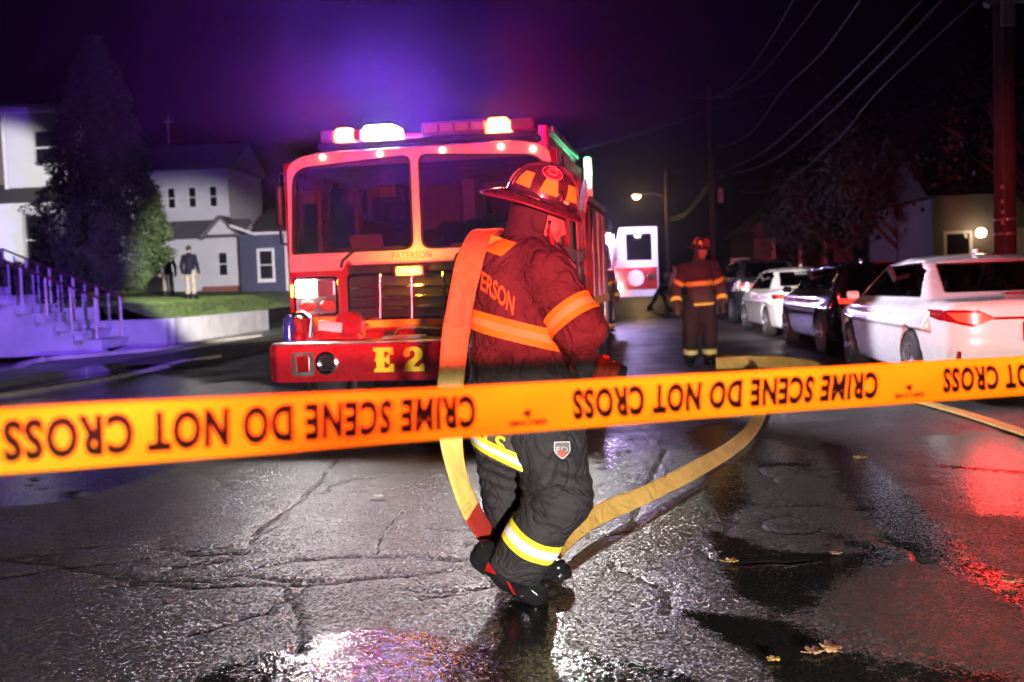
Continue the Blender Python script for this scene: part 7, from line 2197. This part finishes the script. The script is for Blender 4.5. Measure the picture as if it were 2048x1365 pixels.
hd_ = B().lathe([(0.05, 0.14), (0.22, 0.10), (0.36, 0.0), (0.34, -0.02)], (0, 0, 0), 20).obj('lamp_head', STEEL, la, smooth=True)
B().lathe([(0.30, -0.03), (0.28, -0.14), (0.16, -0.26), (0.02, -0.30)], (0, 0, 0), 20).obj('lamp_globe', glow('lit_sodium_lamp', (1, 0.62, 0.25), 55), la, smooth=True)
lamp('street_lamp_light', 'POINT', (lh[0], lh[1] - 0.1, lh[2] - 0.4), 500, (1, 0.6, 0.25), radius=0.15)
WIRE = mat('black_cable', (0.05, 0.045, 0.05), 0.5, var=0.1)
def wire(label, pts, r, n=16):
    S_ = spline(np.array([at(*p) for p in pts]), n)
    o0 = S_[0]
    o = B().tube([tuple(p - o0) for p in S_], r, 6).obj('overhead_wire', WIRE, None, smooth='all')
    o.location = tuple(o0)
    return tag(o, label, 'wire', 'overhead wires along the street')
wire('thick overhead cable, lower of the close pair sagging to the tall pole', [(1890, -5, 16), (1760, 130, 19), (1640, 245, 25), (1560, 312, 32), (1500, 340, 40), (1437, 356, 49.8)], 0.022)
wire('overhead cable, upper of the close pair sagging to the tall pole', [(1850, -5, 16), (1730, 120, 19), (1620, 225, 25), (1540, 295, 32), (1490, 325, 40), (1437, 345, 49.8)], 0.018)
wire('overhead wire joined by the service line crossing the street', [(1725, -5, 17), (1640, 110, 22), (1565, 182, 30), (1510, 258, 38), (1470, 285, 44), (1437, 295, 49.8)], 0.016)
wire('service wire crossing the street above the engine to the left side', [(1565, 182, 30), (1430, 218, 30), (1300, 262, 30), (1150, 302, 30), (980, 340, 30), (700, 380, 30)], 0.012)
wire('topmost thin overhead wire running to the crossarm of the tall pole', [(1645, -5, 19), (1580, 80, 25), (1520, 150, 33), (1470, 182, 42), (1432, 198, 49.8)], 0.010)
wire('second thin overhead wire running to the crossarm of the tall pole', [(1590, -5, 19), (1540, 80, 25), (1490, 150, 34), (1450, 185, 43), (1420, 198, 49.8)], 0.010)
wire('lowest slack overhead cable looping toward the street end', [(1960, -5, 13), (1760, 180, 17), (1680, 275, 22), (1600, 345, 28), (1560, 372, 36), (1520, 385, 44), (1480, 384, 50)], 0.014)
wire('cable hanging between the tall pole and the street lamp pole, upper', [(1422, 360, 50), (1400, 390, 60), (1372, 425, 70), (1340, 437, 79.8)], 0.03)
wire('cable hanging between the tall pole and the street lamp pole, lower', [(1422, 372, 50), (1395, 405, 60), (1370, 432, 70), (1340, 443, 79.8)], 0.03)

# ------------------------------------------------------------------ small things: sign, leaves
p_ = at(1481, 526, 38)
sg = thing('street_sign', 'small blank-looking white sign on a post ahead of the parked cars', 'sign', (p_[0], p_[1], 0), -STREET)
B().cyl((0, 0.03, 0), (0, 0.03, p_[2] + 0.2), 0.03, n=8).obj('sign_post', STEEL, sg)
B().box((0, 0, p_[2]), (0.72, 0.02, 0.36)).obj('sign_panel', mat('white_sign', (0.6, 0.58, 0.62), 0.5), sg, bevel=0.02)
def leaf(px, py, size, rz_, m, label, flip=0.0, grp='fallen leaves on the wet road'):
    g = ground(px, py)
    n = 26
    out = []
    for i in range(n):
        a = 2 * PI * i / n
        r = 0.5 * (0.62 + 0.38 * abs(math.cos(2.5 * (a - PI)))) * (1 if math.cos(a) > -0.85 else 0.6)
        out.append((r * math.cos(a), r * math.sin(a)))
    V = [(0, 0, 0.012)] + [(size * x, size * y, 0.006 + size * (0.30 * (x * x) + 0.22 * abs(y) + 0.05 * math.sin(i * 2.1) + flip * x)) for i, (x, y) in enumerate(out)]
    V2 = V + [(x, y, z - 0.0012) for x, y, z in V]
    k = len(V)
    F = [(0, i + 1, (i + 1) % n + 1) for i in range(n)] + [(k, k + (i + 1) % n + 1, k + i + 1) for i in range(n)] + [(i + 1, k + i + 1, k + (i + 1) % n + 1, (i + 1) % n + 1) for i in range(n)]
    root = thing('fallen_leaf', label, 'leaf', (g[0], g[1], 0.004), rz_, grp)
    B().add(V2, F).obj('leaf_blade', m, root, smooth='all')
    B().tube([(-size * 0.3, 0, 0.008), (-size * 0.65, 0.01, 0.012)], 0.0015, 5).obj('leaf_stalk', m, root)
    return root
LB = mat('dry_leaf', (0.34, 0.19, 0.10), 0.6, var=0.35, scale=30, bmp=0.4)
LY = mat('yellow_leaf', (0.45, 0.28, 0.05), 0.5, var=0.3, scale=30, bmp=0.4)
leaf(1628, 1310, 0.075, 0.4, LB, 'curled brown leaf lying in the black puddle')
leaf(1662, 1304, 0.085, 2.2, LB, 'larger brown leaf beside the curled one in the puddle', 0.25)
leaf(1548, 1325, 0.05, 1.0, LY, 'small yellow leaf at the edge of the black puddle')
leaf(1462, 1128, 0.07, 0.2, LY, 'narrow yellow leaf on the wet road by the dark puddle')
leaf(1720, 920, 0.10, 0.7, LY, 'yellow leaf on the road near the red reflection')
leaf(1672, 1112, 0.06, 1.9, LB, 'small brown leaf on the dark wet channel')
leaf(2020, 1168, 0.08, 2.6, LB, 'brown leaf near the asphalt patch edge')
leaf(755, 998, 0.085, 0.3, mat('pale_scrap', (0.6, 0.58, 0.52), 0.6), 'pale paper-like scrap lying on the cracked road')

# ------------------------------------------------------------------ thin haze, added so the lamps show halos
hz = B().box2((-75, -8, -1.2), (75, 125, 13.0))
m = bpy.data.materials.new('halo_haze')
m.use_nodes = True
nt = m.node_tree
nt.nodes.remove(nt.nodes['Principled BSDF'])
pv = node(nt, 'ShaderNodeVolumePrincipled')
pv.inputs['Color'].default_value = (0.9, 0.9, 0.92, 1)
pv.inputs['Density'].default_value = 0.0006
pv.inputs['Anisotropy'].default_value = 0.9
nt.links.new(pv.outputs[0], nt.nodes['Material Output'].inputs['Volume'])
tag(hz.obj('haze', m), 'thin haze added over the street for lamp halos', 'haze', None, 'stuff')
